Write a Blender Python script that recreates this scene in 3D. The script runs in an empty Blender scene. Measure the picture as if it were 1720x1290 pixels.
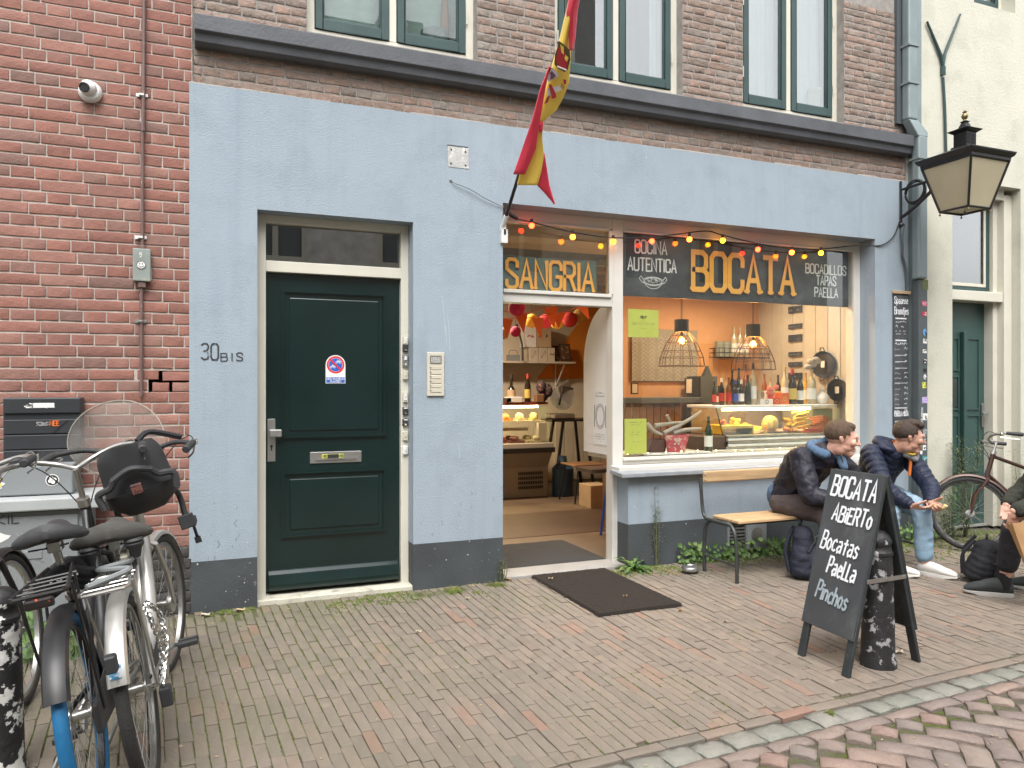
import bpy, bmesh, math, random
from mathutils import Vector, Matrix, noise
R = math.radians
random.seed(7)
V = Vector
scene = bpy.context.scene
C = scene.collection

# ------------------------------------------------------------------ camera
FX, AZ, DIST, EYE, V0 = 1270.0, R(22.02), 5.23, 1.441, 649.0
cam_d = bpy.data.cameras.new('camera'); cam = bpy.data.objects.new('camera', cam_d); C.objects.link(cam)
cam.location = (0, -DIST, EYE); cam.rotation_euler = (R(90), 0, -AZ)
cam_d.sensor_width = 36; cam_d.lens = FX / 1720 * 36; cam_d.shift_y = (V0 - 645) / 1720
cam_d.clip_start = 0.05; cam_d.clip_end = 500
scene.camera = cam

# ------------------------------------------------------------------ light
SUN_EL, SUN_AZ = R(58), R(200)
w = bpy.data.worlds.new('World'); scene.world = w; w.use_nodes = True
nt = w.node_tree; nt.nodes.clear()
sky = nt.nodes.new('ShaderNodeTexSky'); sky.sky_type = 'NISHITA'; sky.sun_disc = False
sky.sun_elevation = SUN_EL; sky.sun_rotation = SUN_AZ; sky.air_density = 1.0; sky.dust_density = 4.0; sky.ozone_density = 1.0
hs = nt.nodes.new('ShaderNodeHueSaturation'); hs.inputs['Saturation'].default_value = 0.15
bg = nt.nodes.new('ShaderNodeBackground'); bg.inputs[1].default_value = 0.15
wo = nt.nodes.new('ShaderNodeOutputWorld')
nt.links.new(sky.outputs[0], hs.inputs['Color']); nt.links.new(hs.outputs[0], bg.inputs[0]); nt.links.new(bg.outputs[0], wo.inputs[0])
sd = bpy.data.lights.new('sun', 'SUN'); sd.energy = 0.8; sd.angle = R(40); sd.color = (1.0, 0.97, 0.93)
so = bpy.data.objects.new('sun', sd); C.objects.link(so)
# towards the sun: from the street side, high
sdir = V((math.sin(SUN_AZ) * math.cos(SUN_EL), math.cos(SUN_AZ) * math.cos(SUN_EL), math.sin(SUN_EL)))
so.rotation_euler = sdir.to_track_quat('Z', 'Y').to_euler()
scene.view_settings.view_transform = 'Standard'; scene.view_settings.look = 'None'
scene.view_settings.exposure = 1.42; scene.view_settings.gamma = 1.0
scene.view_settings.use_curve_mapping = False
try:
    scene.cycles.max_bounces = 8; scene.cycles.transparent_max_bounces = 24
    scene.cycles.caustics_reflective = False; scene.cycles.caustics_refractive = False
    scene.cycles.use_denoising = True
except Exception: pass

# ------------------------------------------------------------------ survey: a sighting (u, v) to a point on a real plane
SA, CA = math.sin(AZ), math.cos(AZ)
def at(u, v, Y=0.0):
    t = (u - 860) / FX; X = (Y + DIST) * (SA + t * CA) / (CA - t * SA); d = X * SA + (Y + DIST) * CA
    return V((X, Y, EYE + (V0 - v) * d / FX))
def atd(u, v, d):
    l = (u - 860) / FX * d
    return V((d * SA + l * CA, -DIST + d * CA - l * SA, EYE + (V0 - v) * d / FX))
def ground(u, v, z=0.0): 
    return atd(u, v, FX * (EYE - z) / (v - V0))
def pix(p):
    d = p[0] * SA + (p[1] + DIST) * CA
    if d < .05: return (9999, 9999, d)
    return (860 + FX * (p[0] * CA - (p[1] + DIST) * SA) / d, V0 - FX * (p[2] - EYE) / d, d)

# ------------------------------------------------------------------ materials
def mat(name, col, rough=.6, metal=0, var=.12, vs=6, bump=0, bs=40, spec=.5, col2=None, c2s=8, c2t=(.55, .62), rnd=0, emit=None, es=1, coat=0, trans=0, ramp=None, isl=None, detail=6, stretch=None, sheen=0):
    """procedural surface: base colour, noise variation, patches of a second colour, bump"""
    m = bpy.data.materials.new(name); m.use_nodes = True; t = m.node_tree; n = t.nodes; L = t.links
    b = n['Principled BSDF']; b.inputs['Roughness'].default_value = rough; b.inputs['Metallic'].default_value = metal
    b.inputs['Specular IOR Level'].default_value = spec
    if coat: b.inputs['Coat Weight'].default_value = coat; b.inputs['Coat Roughness'].default_value = .15
    if trans: b.inputs['Transmission Weight'].default_value = trans
    if sheen: b.inputs['Sheen Weight'].default_value = sheen
    tc = n.new('ShaderNodeTexCoord'); src = tc.outputs['Object']
    if stretch:
        mp = n.new('ShaderNodeMapping'); mp.inputs['Scale'].default_value = stretch; L.new(src, mp.inputs[0]); ssrc = mp.outputs[0]
    else: ssrc = src
    nz = n.new('ShaderNodeTexNoise'); nz.inputs['Scale'].default_value = vs; nz.inputs['Detail'].default_value = detail; L.new(ssrc, nz.inputs[0])
    last = None
    if ramp:  # colour picked by a random number per object or per island
        cr = n.new('ShaderNodeValToRGB'); cr.color_ramp.interpolation = 'LINEAR'
        els = cr.color_ramp.elements
        while len(els) > 1: els.remove(els[0])
        els[0].position = ramp[0][0]; els[0].color = (*ramp[0][1], 1)
        for p, c in ramp[1:]:
            e = els.new(p); e.color = (*c, 1)
        if isl: g = n.new('ShaderNodeNewGeometry'); L.new(g.outputs['Random Per Island'], cr.inputs[0])
        else: g = n.new('ShaderNodeObjectInfo'); L.new(g.outputs['Random'], cr.inputs[0])
        last = cr.outputs[0]
    else:
        rg = n.new('ShaderNodeRGB'); rg.outputs[0].default_value = (*col, 1); last = rg.outputs[0]
    if col2:
        nz2 = n.new('ShaderNodeTexNoise'); nz2.inputs['Scale'].default_value = c2s; nz2.inputs['Detail'].default_value = 8; nz2.inputs['Roughness'].default_value = .65; L.new(ssrc, nz2.inputs[0])
        mr = n.new('ShaderNodeMapRange'); mr.inputs[1].default_value = c2t[0]; mr.inputs[2].default_value = c2t[1]; L.new(nz2.outputs[0], mr.inputs[0])
        mx = n.new('ShaderNodeMix'); mx.data_type = 'RGBA'; L.new(mr.outputs[0], mx.inputs[0]); L.new(last, mx.inputs[6]); mx.inputs[7].default_value = (*col2, 1); last = mx.outputs[2]
    if var:
        mr = n.new('ShaderNodeMapRange'); mr.inputs[1].default_value = .25; mr.inputs[2].default_value = .75; mr.inputs[3].default_value = 1 - var; mr.inputs[4].default_value = 1 + var; L.new(nz.outputs[0], mr.inputs[0])
        vm = n.new('ShaderNodeVectorMath'); vm.operation = 'SCALE'; L.new(last, vm.inputs[0]); L.new(mr.outputs[0], vm.inputs['Scale']); last = vm.outputs[0]
        mr2 = n.new('ShaderNodeMapRange'); mr2.inputs[3].default_value = max(.02, rough - .08); mr2.inputs[4].default_value = min(1, rough + .08); L.new(nz.outputs[0], mr2.inputs[0]); L.new(mr2.outputs[0], b.inputs['Roughness'])
    L.new(last, b.inputs['Base Color'])
    if bump:
        nb = n.new('ShaderNodeTexNoise'); nb.inputs['Scale'].default_value = bs; nb.inputs['Detail'].default_value = 5; L.new(src, nb.inputs[0])
        bp = n.new('ShaderNodeBump'); bp.inputs['Strength'].default_value = bump; bp.inputs['Distance'].default_value = .01; L.new(nb.outputs[0], bp.inputs['Height']); L.new(bp.outputs[0], b.inputs['Normal'])
    if emit: b.inputs['Emission Color'].default_value = (*emit, 1); b.inputs['Emission Strength'].default_value = es
    m['b'] = 1
    return m
def glass_mat(name, tint=(1, 1, 1), boost=1.7, rough=0.0, dirt=0.0, dcol=(.8, .8, .78)):
    m = bpy.data.materials.new(name); m.use_nodes = True; t = m.node_tree; n = t.nodes; L = t.links; n.clear()
    o = n.new('ShaderNodeOutputMaterial'); tr = n.new('ShaderNodeBsdfTransparent'); tr.inputs[0].default_value = (*tint, 1)
    gl = n.new('ShaderNodeBsdfGlossy'); gl.inputs['Roughness'].default_value = rough; gl.inputs[0].default_value = (1, 1, 1, 1)
    fr = n.new('ShaderNodeFresnel'); ge = n.new('ShaderNodeNewGeometry'); mi = n.new('ShaderNodeMapRange'); mi.inputs[3].default_value = 1.5; mi.inputs[4].default_value = 1 / 1.5; L.new(ge.outputs['Backfacing'], mi.inputs[0]); L.new(mi.outputs[0], fr.inputs[0])
    mu = n.new('ShaderNodeMath'); mu.operation = 'MULTIPLY'; mu.inputs[1].default_value = boost; mu.use_clamp = True
    mx = n.new('ShaderNodeMixShader'); L.new(fr.outputs[0], mu.inputs[0]); L.new(mu.outputs[0], mx.inputs[0]); L.new(tr.outputs[0], mx.inputs[1]); L.new(gl.outputs[0], mx.inputs[2])
    out = mx.outputs[0]
    if dirt:
        df = n.new('ShaderNodeBsdfDiffuse'); df.inputs[0].default_value = (*dcol, 1)
        nz = n.new('ShaderNodeTexNoise'); nz.inputs['Scale'].default_value = 9; nz.inputs['Detail'].default_value = 8; tc = n.new('ShaderNodeTexCoord'); L.new(tc.outputs['Object'], nz.inputs[0])
        mr = n.new('ShaderNodeMapRange'); mr.inputs[1].default_value = .3; mr.inputs[2].default_value = .8; mr.inputs[3].default_value = dirt * .5; mr.inputs[4].default_value = dirt * 1.6; L.new(nz.outputs[0], mr.inputs[0])
        m2 = n.new('ShaderNodeMixShader'); L.new(mr.outputs[0], m2.inputs[0]); L.new(out, m2.inputs[1]); L.new(df.outputs[0], m2.inputs[2]); out = m2.outputs[0]
    L.new(out, o.inputs[0]); return m
def emit_mat(name, col, s):
    m = bpy.data.materials.new(name); m.use_nodes = True; n = m.node_tree.nodes; n.clear()
    o = n.new('ShaderNodeOutputMaterial'); e = n.new('ShaderNodeEmission'); e.inputs[0].default_value = (*col, 1); e.inputs[1].default_value = s
    m.node_tree.links.new(e.outputs[0], o.inputs[0]); return m

def render_mat():
    m = mat('blue_render', (.280, .335, .385), .85, var=.06, vs=1.3, bump=.35, bs=110)
    t = m.node_tree; n = t.nodes; L = t.links; b = n['Principled BSDF']
    src = b.inputs['Base Color'].links[0].from_socket
    tc = n.new('ShaderNodeTexCoord')
    mp = n.new('ShaderNodeMapping'); mp.inputs['Scale'].default_value = (7, 7, .35); L.new(tc.outputs['Object'], mp.inputs[0])
    nz = n.new('ShaderNodeTexNoise'); nz.inputs['Scale'].default_value = 2.2; nz.inputs['Detail'].default_value = 7; L.new(mp.outputs[0], nz.inputs[0])
    mr = n.new('ShaderNodeMapRange'); mr.inputs[1].default_value = .5; mr.inputs[2].default_value = .85; mr.inputs[3].default_value = 0; mr.inputs[4].default_value = .28; L.new(nz.outputs[0], mr.inputs[0])
    mx = n.new('ShaderNodeMix'); mx.data_type = 'RGBA'; L.new(mr.outputs[0], mx.inputs[0]); L.new(src, mx.inputs[6]); mx.inputs[7].default_value = (.17, .22, .28, 1)
    # grime patches and tiny chips
    n2 = n.new('ShaderNodeTexNoise'); n2.inputs['Scale'].default_value = 2.7; n2.inputs['Detail'].default_value = 10; n2.inputs['Roughness'].default_value = .7; L.new(tc.outputs['Object'], n2.inputs[0])
    r2 = n.new('ShaderNodeMapRange'); r2.inputs[1].default_value = .5; r2.inputs[2].default_value = .8; r2.inputs[4].default_value = .62; L.new(n2.outputs[0], r2.inputs[0])
    m2 = n.new('ShaderNodeMix'); m2.data_type = 'RGBA'; L.new(r2.outputs[0], m2.inputs[0]); L.new(mx.outputs[2], m2.inputs[6]); m2.inputs[7].default_value = (.19, .23, .27, 1)
    n3 = n.new('ShaderNodeTexNoise'); n3.inputs['Scale'].default_value = 38; n3.inputs['Detail'].default_value = 3; L.new(tc.outputs['Object'], n3.inputs[0])
    r3 = n.new('ShaderNodeMapRange'); r3.inputs[1].default_value = .755; r3.inputs[2].default_value = .775; r3.inputs[4].default_value = .6; L.new(n3.outputs[0], r3.inputs[0])
    m3 = n.new('ShaderNodeMix'); m3.data_type = 'RGBA'; L.new(r3.outputs[0], m3.inputs[0]); L.new(m2.outputs[2], m3.inputs[6]); m3.inputs[7].default_value = (.62, .66, .68, 1)
    L.new(m3.outputs[2], b.inputs['Base Color'])
    return m
M = {}
M['render'] = render_mat()
M['plinth'] = mat('dark_plinth_paint', (.05, .058, .062), .7, var=.25, vs=3, bump=.3, bs=70, col2=(.16, .165, .16), c2s=16, c2t=(.68, .74))
M['mortar'] = mat('mortar', (.42, .37, .33), .95, var=.2, vs=20, bump=.4, bs=150)
M['mortar2'] = mat('grey_mortar', (.27, .25, .23), .95, var=.25, vs=14, bump=.5, bs=150)
redr = [(0, (.225, .100, .078)), (.25, (.26, .116, .088)), (.5, (.21, .10, .08)), (.75, (.275, .135, .105)), (.9, (.235, .125, .10)), (1, (.18, .105, .088))]
brr = [(0, (.215, .162, .132)), (.3, (.25, .175, .138)), (.55, (.205, .172, .146)), (.8, (.275, .182, .142)), (1, (.23, .20, .17))]
pvr = [(0, (.175, .146, .120)), (.25, (.212, .173, .137)), (.5, (.188, .158, .130)), (.90, (.218, .174, .137)), (.955, (.23, .162, .125)), (.985, (.245, .15, .112)), (1, (.155, .148, .124))]
rdr = [(0, (.20, .16, .14)), (.3, (.24, .185, .158)), (.6, (.205, .17, .152)), (.85, (.28, .22, .18)), (1, (.25, .17, .14))]
cbr = [(0, (.20, .195, .165)), (.5, (.235, .225, .195)), (1, (.18, .185, .155))]
for k, r_, v_, b_, bs_ in (('red', redr, .2, .45, 70), ('brown', brr, .3, 1.0, 40), ('paver', pvr, .14, .4, 90), ('road', rdr, .22, .5, 60), ('cobble', cbr, .22, .6, 50)):
    for s_, i_ in (('', False), ('_i', True)):
        M[k + s_] = mat(k + '_brick_surface' + s_, (0, 0, 0), .85, var=v_, vs=14, bump=b_, bs=bs_, ramp=r_, isl=i_)
for k in ('paver', 'paver_i'):   # green algae film on the pavement near the bicycles and the wall
    m_ = M[k]; t = m_.node_tree; n = t.nodes; L = t.links; b = n['Principled BSDF']; src = b.inputs['Base Color'].links[0].from_socket
    g = n.new('ShaderNodeNewGeometry'); sx = n.new('ShaderNodeSeparateXYZ'); L.new(g.outputs['Position'], sx.inputs[0])
    nz = n.new('ShaderNodeTexNoise'); nz.inputs['Scale'].default_value = 2.2; nz.inputs['Detail'].default_value = 8; L.new(g.outputs['Position'], nz.inputs[0])
    a = n.new('ShaderNodeMapRange'); a.inputs[1].default_value = 1.9; a.inputs[2].default_value = -.4; a.inputs[3].default_value = 0; a.inputs[4].default_value = .36; L.new(sx.outputs[0], a.inputs[0])
    a2 = n.new('ShaderNodeMapRange'); a2.inputs[1].default_value = -1.0; a2.inputs[2].default_value = -.1; a2.inputs[3].default_value = 0; a2.inputs[4].default_value = .22; L.new(sx.outputs[1], a2.inputs[0])
    ad0 = n.new('ShaderNodeMath'); ad0.operation = 'ADD'; L.new(a.outputs[0], ad0.inputs[0]); L.new(a2.outputs[0], ad0.inputs[1])
    mu = n.new('ShaderNodeMapRange'); mu.inputs[1].default_value = .35; mu.inputs[2].default_value = .7; mu.inputs[3].default_value = .2; mu.inputs[4].default_value = 1.5; L.new(nz.outputs[0], mu.inputs[0])
    m2 = n.new('ShaderNodeMath'); m2.operation = 'MULTIPLY'; m2.use_clamp = True; L.new(ad0.outputs[0], m2.inputs[0]); L.new(mu.outputs[0], m2.inputs[1])
    mx = n.new('ShaderNodeMix'); mx.data_type = 'RGBA'; L.new(m2.outputs[0], mx.inputs[0]); L.new(src, mx.inputs[6]); mx.inputs[7].default_value = (.10, .105, .055, 1)
    L.new(mx.outputs[2], b.inputs['Base Color'])
M['darkbrick'] = mat('dark_painted_brick', (.05, .047, .045), .85, var=.3, vs=9, bump=.5, bs=80)
M['soil'] = mat('joint_sand_and_moss', (.10, .088, .068), .95, var=.3, vs=30, bump=.6, bs=120, col2=(.075, .085, .02), c2s=2.6, c2t=(.42, .6))
M['cornice'] = mat('black_painted_cornice', (.080, .085, .096), .6, var=.25, vs=5, bump=.25, bs=60, col2=(.40, .40, .39), c2s=60, c2t=(.77, .79))
M['cream'] = mat('cream_paint', (.57, .55, .47), .5, var=.06, vs=4, bump=.1, bs=30, col2=(.36, .33, .26), c2s=28, c2t=(.69, .76))
M['white'] = mat('white_paint', (.57, .555, .51), .45, var=.06, vs=5, bump=.1, bs=40, col2=(.42, .39, .33), c2s=22, c2t=(.70, .76))
M['green'] = mat('dark_green_door_paint', (.004, .0155, .0145), .2, var=.2, vs=3, bump=.05, bs=14, spec=.45, coat=.25)
M['sash'] = mat('green_sash_paint', (.03, .062, .06), .38, var=.12, vs=6, bump=.06, bs=30)
M['green2'] = mat('faded_green_door_paint', (.035, .075, .068), .4, var=.12, vs=4, bump=.08, bs=30)
M['creamwall'] = mat('cream_stucco', (.53, .52, .44), .9, var=.06, vs=2, bump=.4, bs=60, col2=(.40, .39, .33), c2s=3, c2t=(.5, .8), stretch=None)
M['sill'] = mat('grey_stone_sill', (.24, .26, .28), .7, var=.15, vs=12, bump=.2, bs=60)
M['steel'] = mat('brushed_steel', (.42, .42, .41), .35, .9, var=.08)
M['chrome'] = mat('chrome', (.62, .62, .6), .2, 1, var=.12, vs=20)
M['silver'] = mat('silver_bicycle_paint', (.48, .47, .44), .38, .6, var=.1, vs=14, col2=(.16, .08, .04), c2s=26, c2t=(.70, .76))
M['alu'] = mat('aluminium', (.45, .45, .43), .35, .9, var=.15, vs=20)
M['blackm'] = mat('black_painted_metal', (.012, .012, .013), .38, var=.2, vs=12)
M['blackp'] = mat('black_plastic', (.028, .029, .031), .62, var=.15, vs=14, bump=.1, bs=80)
M['rubber'] = mat('tyre_rubber', (.024, .023, .022), .8, var=.2, vs=16, bump=.4, bs=120)
M['saddle2'] = mat('grey_saddle', (.055, .053, .047), .75, var=.12, vs=10, bump=.15, bs=70)
M['bluet'] = mat('blue_tyre_rubber', (.004, .115, .27), .6, var=.15, vs=14, bump=.2, bs=60)
M['brownm'] = mat('brown_bicycle_paint', (.06, .03, .022), .35, .3, var=.15, vs=10)
M['wood'] = mat('pale_bench_wood', (.45, .30, .16), .6, var=.25, vs=3, bump=.15, bs=20, stretch=(1, 9, 9))
M['bench'] = mat('grey_bench_steel', (.062, .068, .066), .4, .5, var=.2, vs=14, col2=(.2, .1, .05), c2s=30, c2t=(.72, .78))
M['zinc'] = mat('zinc_drainpipe', (.22, .265, .27), .5, .3, var=.15, vs=4, bump=.1, bs=30)
M['zinc2'] = mat('dark_grey_drainpipe', (.085, .10, .105), .55, .2, var=.15, vs=4)
M['chalk'] = mat('chalkboard', (.052, .056, .061), .6, var=.25, vs=5, col2=(.16, .165, .17), c2s=4.5, c2t=(.48, .85), stretch=(1, 1, .6))
M['chalkw'] = mat('white_chalk', (.72, .74, .76), .9, var=.15, vs=60)
M['chalkg'] = mat('grey_blue_chalk', (.30, .35, .38), .9, var=.2, vs=60)
M['aframe'] = mat('worn_black_board_frame', (.025, .03, .032), .55, var=.25, vs=10, bump=.2, bs=50, col2=(.09, .1, .1), c2s=14, c2t=(.6, .8))
M['bollard'] = mat('peeling_black_bollard_paint', (.016, .016, .017), .55, var=.25, vs=10, bump=.7, bs=30, col2=(.30, .30, .30), c2s=14, c2t=(.565, .585))
M['bollard2'] = mat('black_and_white_peeling_paint', (.014, .014, .015), .5, var=.2, vs=10, bump=.6, bs=30, col2=(.55, .55, .53), c2s=11, c2t=(.535, .55))
M['matb'] = mat('brown_doormat_bristle', (.018, .012, .008), 1, var=.6, vs=150, bump=1, bs=260)
M['matg'] = mat('grey_doormat', (.035, .034, .033), .95, var=.2, vs=60, bump=.6, bs=200)
M['floor'] = mat('worn_wooden_floor', (.13, .092, .06), .55, var=.3, vs=2.5, bump=.1, bs=30, col2=(.13, .09, .06), c2s=2, c2t=(.45, .7))
M['tile'] = mat('grey_threshold_tile', (.30, .29, .27), .6, var=.12, vs=6)
M['inwall'] = mat('warm_white_wall', (.58, .52, .42), .8, var=.04, vs=2)
M['orange'] = mat('orange_wall', (.72, .25, .03), .7, var=.05, vs=2)
M['orange2'] = mat('soft_orange_wall', (.55, .30, .14), .75, var=.07, vs=1.6)
M['ceil'] = mat('cream_ceiling', (.55, .47, .36), .8, var=.05)
M['panelw'] = mat('cream_panelling', (.50, .45, .36), .6, var=.05)
M['sign'] = mat('dark_signboard', (.028, .030, .036), .5, var=.3, vs=2.4, col2=(.10, .10, .115), c2s=2.6, c2t=(.45, .9), stretch=(1, 1, 1.8))
M['signg'] = mat('green_signboard', (.10, .15, .13), .6, var=.15, vs=3)
M['letter'] = mat('yellow_orange_sign_letters', (.88, .40, .06), .6, var=.08, vs=6, col2=(.07, .045, .03), c2s=48, c2t=(.66, .675))
M['letters'] = mat('red_letter_shadow', (.36, .055, .03), .6, var=.1)
M['letterw'] = mat('white_sign_letters', (.76, .75, .74), .6, var=.03)
M['yellow'] = mat('yellow_paper', (.58, .60, .10), .8, var=.03, vs=2)
M['ink'] = mat('black_ink', (.02, .02, .02), .8, var=.05)
M['paper'] = mat('white_paper', (.7, .7, .68), .8, var=.04)
M['plastic'] = mat('white_plastic', (.66, .66, .64), .4, var=.04)
M['ivory'] = mat('ivory_plastic', (.52, .49, .40), .5, var=.06)
M['greyplastic'] = mat('grey_cabinet', (.20, .215, .22), .6, var=.08, vs=3, bump=.1, bs=40, col2=(.36, .38, .38), c2s=3.4, c2t=(.6, .75))
M['mailbox'] = mat('anthracite_mailbox', (.026, .029, .033), .45, var=.15, vs=4)
M['pipe'] = mat('reddish_brown_pipe', (.14, .085, .075), .5, var=.15, vs=6, col2=(.55, .5, .47), c2s=9, c2t=(.63, .66), stretch=(6, 6, 1))
M['conbox'] = mat('weathered_junction_box', (.22, .25, .23), .6, var=.15, vs=9, col2=(.34, .32, .27), c2s=14, c2t=(.55, .7))
M['redf'] = mat('red_flag_cloth', (.70, .035, .075), .75, var=.08, vs=8, sheen=.2)
M['yelf'] = mat('yellow_flag_cloth', (.88, .62, .10), .75, var=.08, vs=8, sheen=.2)
M['glass'] = glass_mat('window_glass', (.95, .97, .95), 1.5)
M['glassup'] = glass_mat('upper_window_glass', (.80, .84, .83), 4.6)
M['glassdk'] = glass_mat('transom_glass', (.6, .63, .63), 5.0)
M['glasscase'] = glass_mat('display_case_glass', (.92, .96, .92), 1.0)
M['perspex'] = glass_mat('scratched_clear_plastic', (.86, .86, .84), 1.2, dirt=.22, dcol=(.55, .52, .48))
M['lampglass'] = mat('frosted_lantern_glass', (.42, .37, .25), .45, var=.1, vs=4)
M['brass'] = mat('tarnished_brass', (.25, .19, .09), .4, .8, var=.2, vs=20)
M['leafy'] = mat('green_leaves', (.06, .13, .022), .6, var=.35, vs=12, ramp=[(0, (.045, .10, .018)), (.5, (.075, .15, .03)), (1, (.12, .17, .04))], isl=True)
M['leafd'] = mat('dusty_green_leaves', (.1, .13, .05), .7, var=.3, vs=12, ramp=[(0, (.075, .10, .04)), (.5, (.11, .135, .055)), (.85, (.15, .16, .075)), (1, (.20, .17, .09))], isl=True)
M['moss'] = mat('bright_moss', (.07, .10, .015), 1, var=.35, vs=40, bump=.8, bs=200, ramp=[(0, (.07, .105, .015)), (.6, (.115, .15, .025)), (1, (.17, .18, .04))], isl=True)
M['dry'] = mat('dry_leaf', (.30, .19, .10), .8, ramp=[(0, (.32, .20, .10)), (.5, (.42, .32, .20)), (1, (.5, .45, .36))], var=.2)
M['skin'] = mat('skin', (.52, .29, .21), .5, var=.06, vs=20, bump=.06, bs=160)
M['skin2'] = mat('skin_pale', (.56, .32, .24), .5, var=.08, vs=20, bump=.06, bs=160)
M['hair1'] = mat('short_light_brown_hair', (.085, .05, .028), .7, var=.4, vs=50, bump=.8, bs=170)
M['hair2'] = mat('dark_brown_hair', (.04, .022, .014), .6, var=.45, vs=50, bump=.8, bs=170)
M['jack1'] = mat('dark_navy_bomber_jacket', (.018, .017, .026), .5, var=.12, vs=9, bump=.35, bs=60, spec=.3)
M['hood1'] = mat('blue_cotton_hood', (.075, .13, .21), .9, var=.12, vs=14, bump=.3, bs=130)
M['trou1'] = mat('grey_brown_trousers', (.075, .058, .056), .9, var=.12, vs=10, bump=.3, bs=120)
M['puffer'] = mat('navy_down_jacket', (.015, .02, .042), .55, var=.3, vs=14, bump=.6, bs=50, spec=.3)
M['jeans'] = mat('light_blue_jeans', (.22, .33, .43), .9, var=.14, vs=7, bump=.25, bs=160, col2=(.34, .45, .53), c2s=4, c2t=(.45, .7))
M['jeansb'] = mat('black_jeans', (.016, .016, .02), .85, var=.2, vs=10, bump=.3, bs=140)
M['sweat'] = mat('dark_olive_jacket', (.028, .03, .022), .9, var=.2, vs=10, bump=.3, bs=120)
M['wshoe'] = mat('white_canvas', (.62, .60, .56), .8, var=.06)
M['bshoe'] = mat('dark_grey_trainer_mesh', (.035, .04, .04), .8, var=.25, vs=30)
M['sole'] = mat('pale_rubber_sole', (.42, .41, .38), .7, var=.08)
M['sock'] = mat('black_sock', (.012, .012, .013), .95)
M['orlin'] = mat('orange_lining', (.55, .14, .02), .7)
M['greyh'] = mat('grey_marl_hood', (.22, .22, .23), .9, var=.1)
M['bag'] = mat('black_backpack_fabric', (.014, .014, .017), .85, var=.3, vs=14, bump=.4, bs=90)
M['bagn'] = mat('navy_backpack_fabric', (.014, .017, .03), .8, var=.3, vs=14, bump=.4, bs=90)
M['kraft'] = mat('brown_kraft_paper', (.45, .27, .13), .8, var=.12, vs=9, bump=.4, bs=40)
M['bread'] = mat('bread', (.55, .40, .18), .8, var=.25, vs=30)
M['dkwood'] = mat('dark_brown_wood', (.07, .04, .025), .55, var=.2, vs=8)
M['midwood'] = mat('brown_plywood', (.20, .11, .055), .5, var=.2, vs=6)
M['card'] = mat('cardboard', (.40, .29, .18), .85, var=.1, vs=6)
M['roofd'] = mat('dark_roof_tiles', (.03, .03, .032), .8, var=.3, vs=10)
M['curt'] = mat('pale_curtain', (.62, .64, .64), .9, var=.1, vs=4, stretch=(9, 9, .6))
M['curtg'] = mat('crumpled_grey_blind', (.36, .42, .41), .9, var=.12, vs=4, stretch=(1, 1, 5), bump=1, bs=9)
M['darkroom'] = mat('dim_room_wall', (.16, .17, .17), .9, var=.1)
E_warm = emit_mat('lit_warm_filament', (1, .55, .14), 60)
E_amber = mat('amber_glass_bulb', (.9, .35, .03), .2, emit=(1, .36, .03), es=2.6, var=0)
E_tube = emit_mat('lit_fluorescent_tube', (1, .74, .34), 30)
E_fairy = emit_mat('lit_fairy_bulb', (1, .75, .35), 12)

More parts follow.
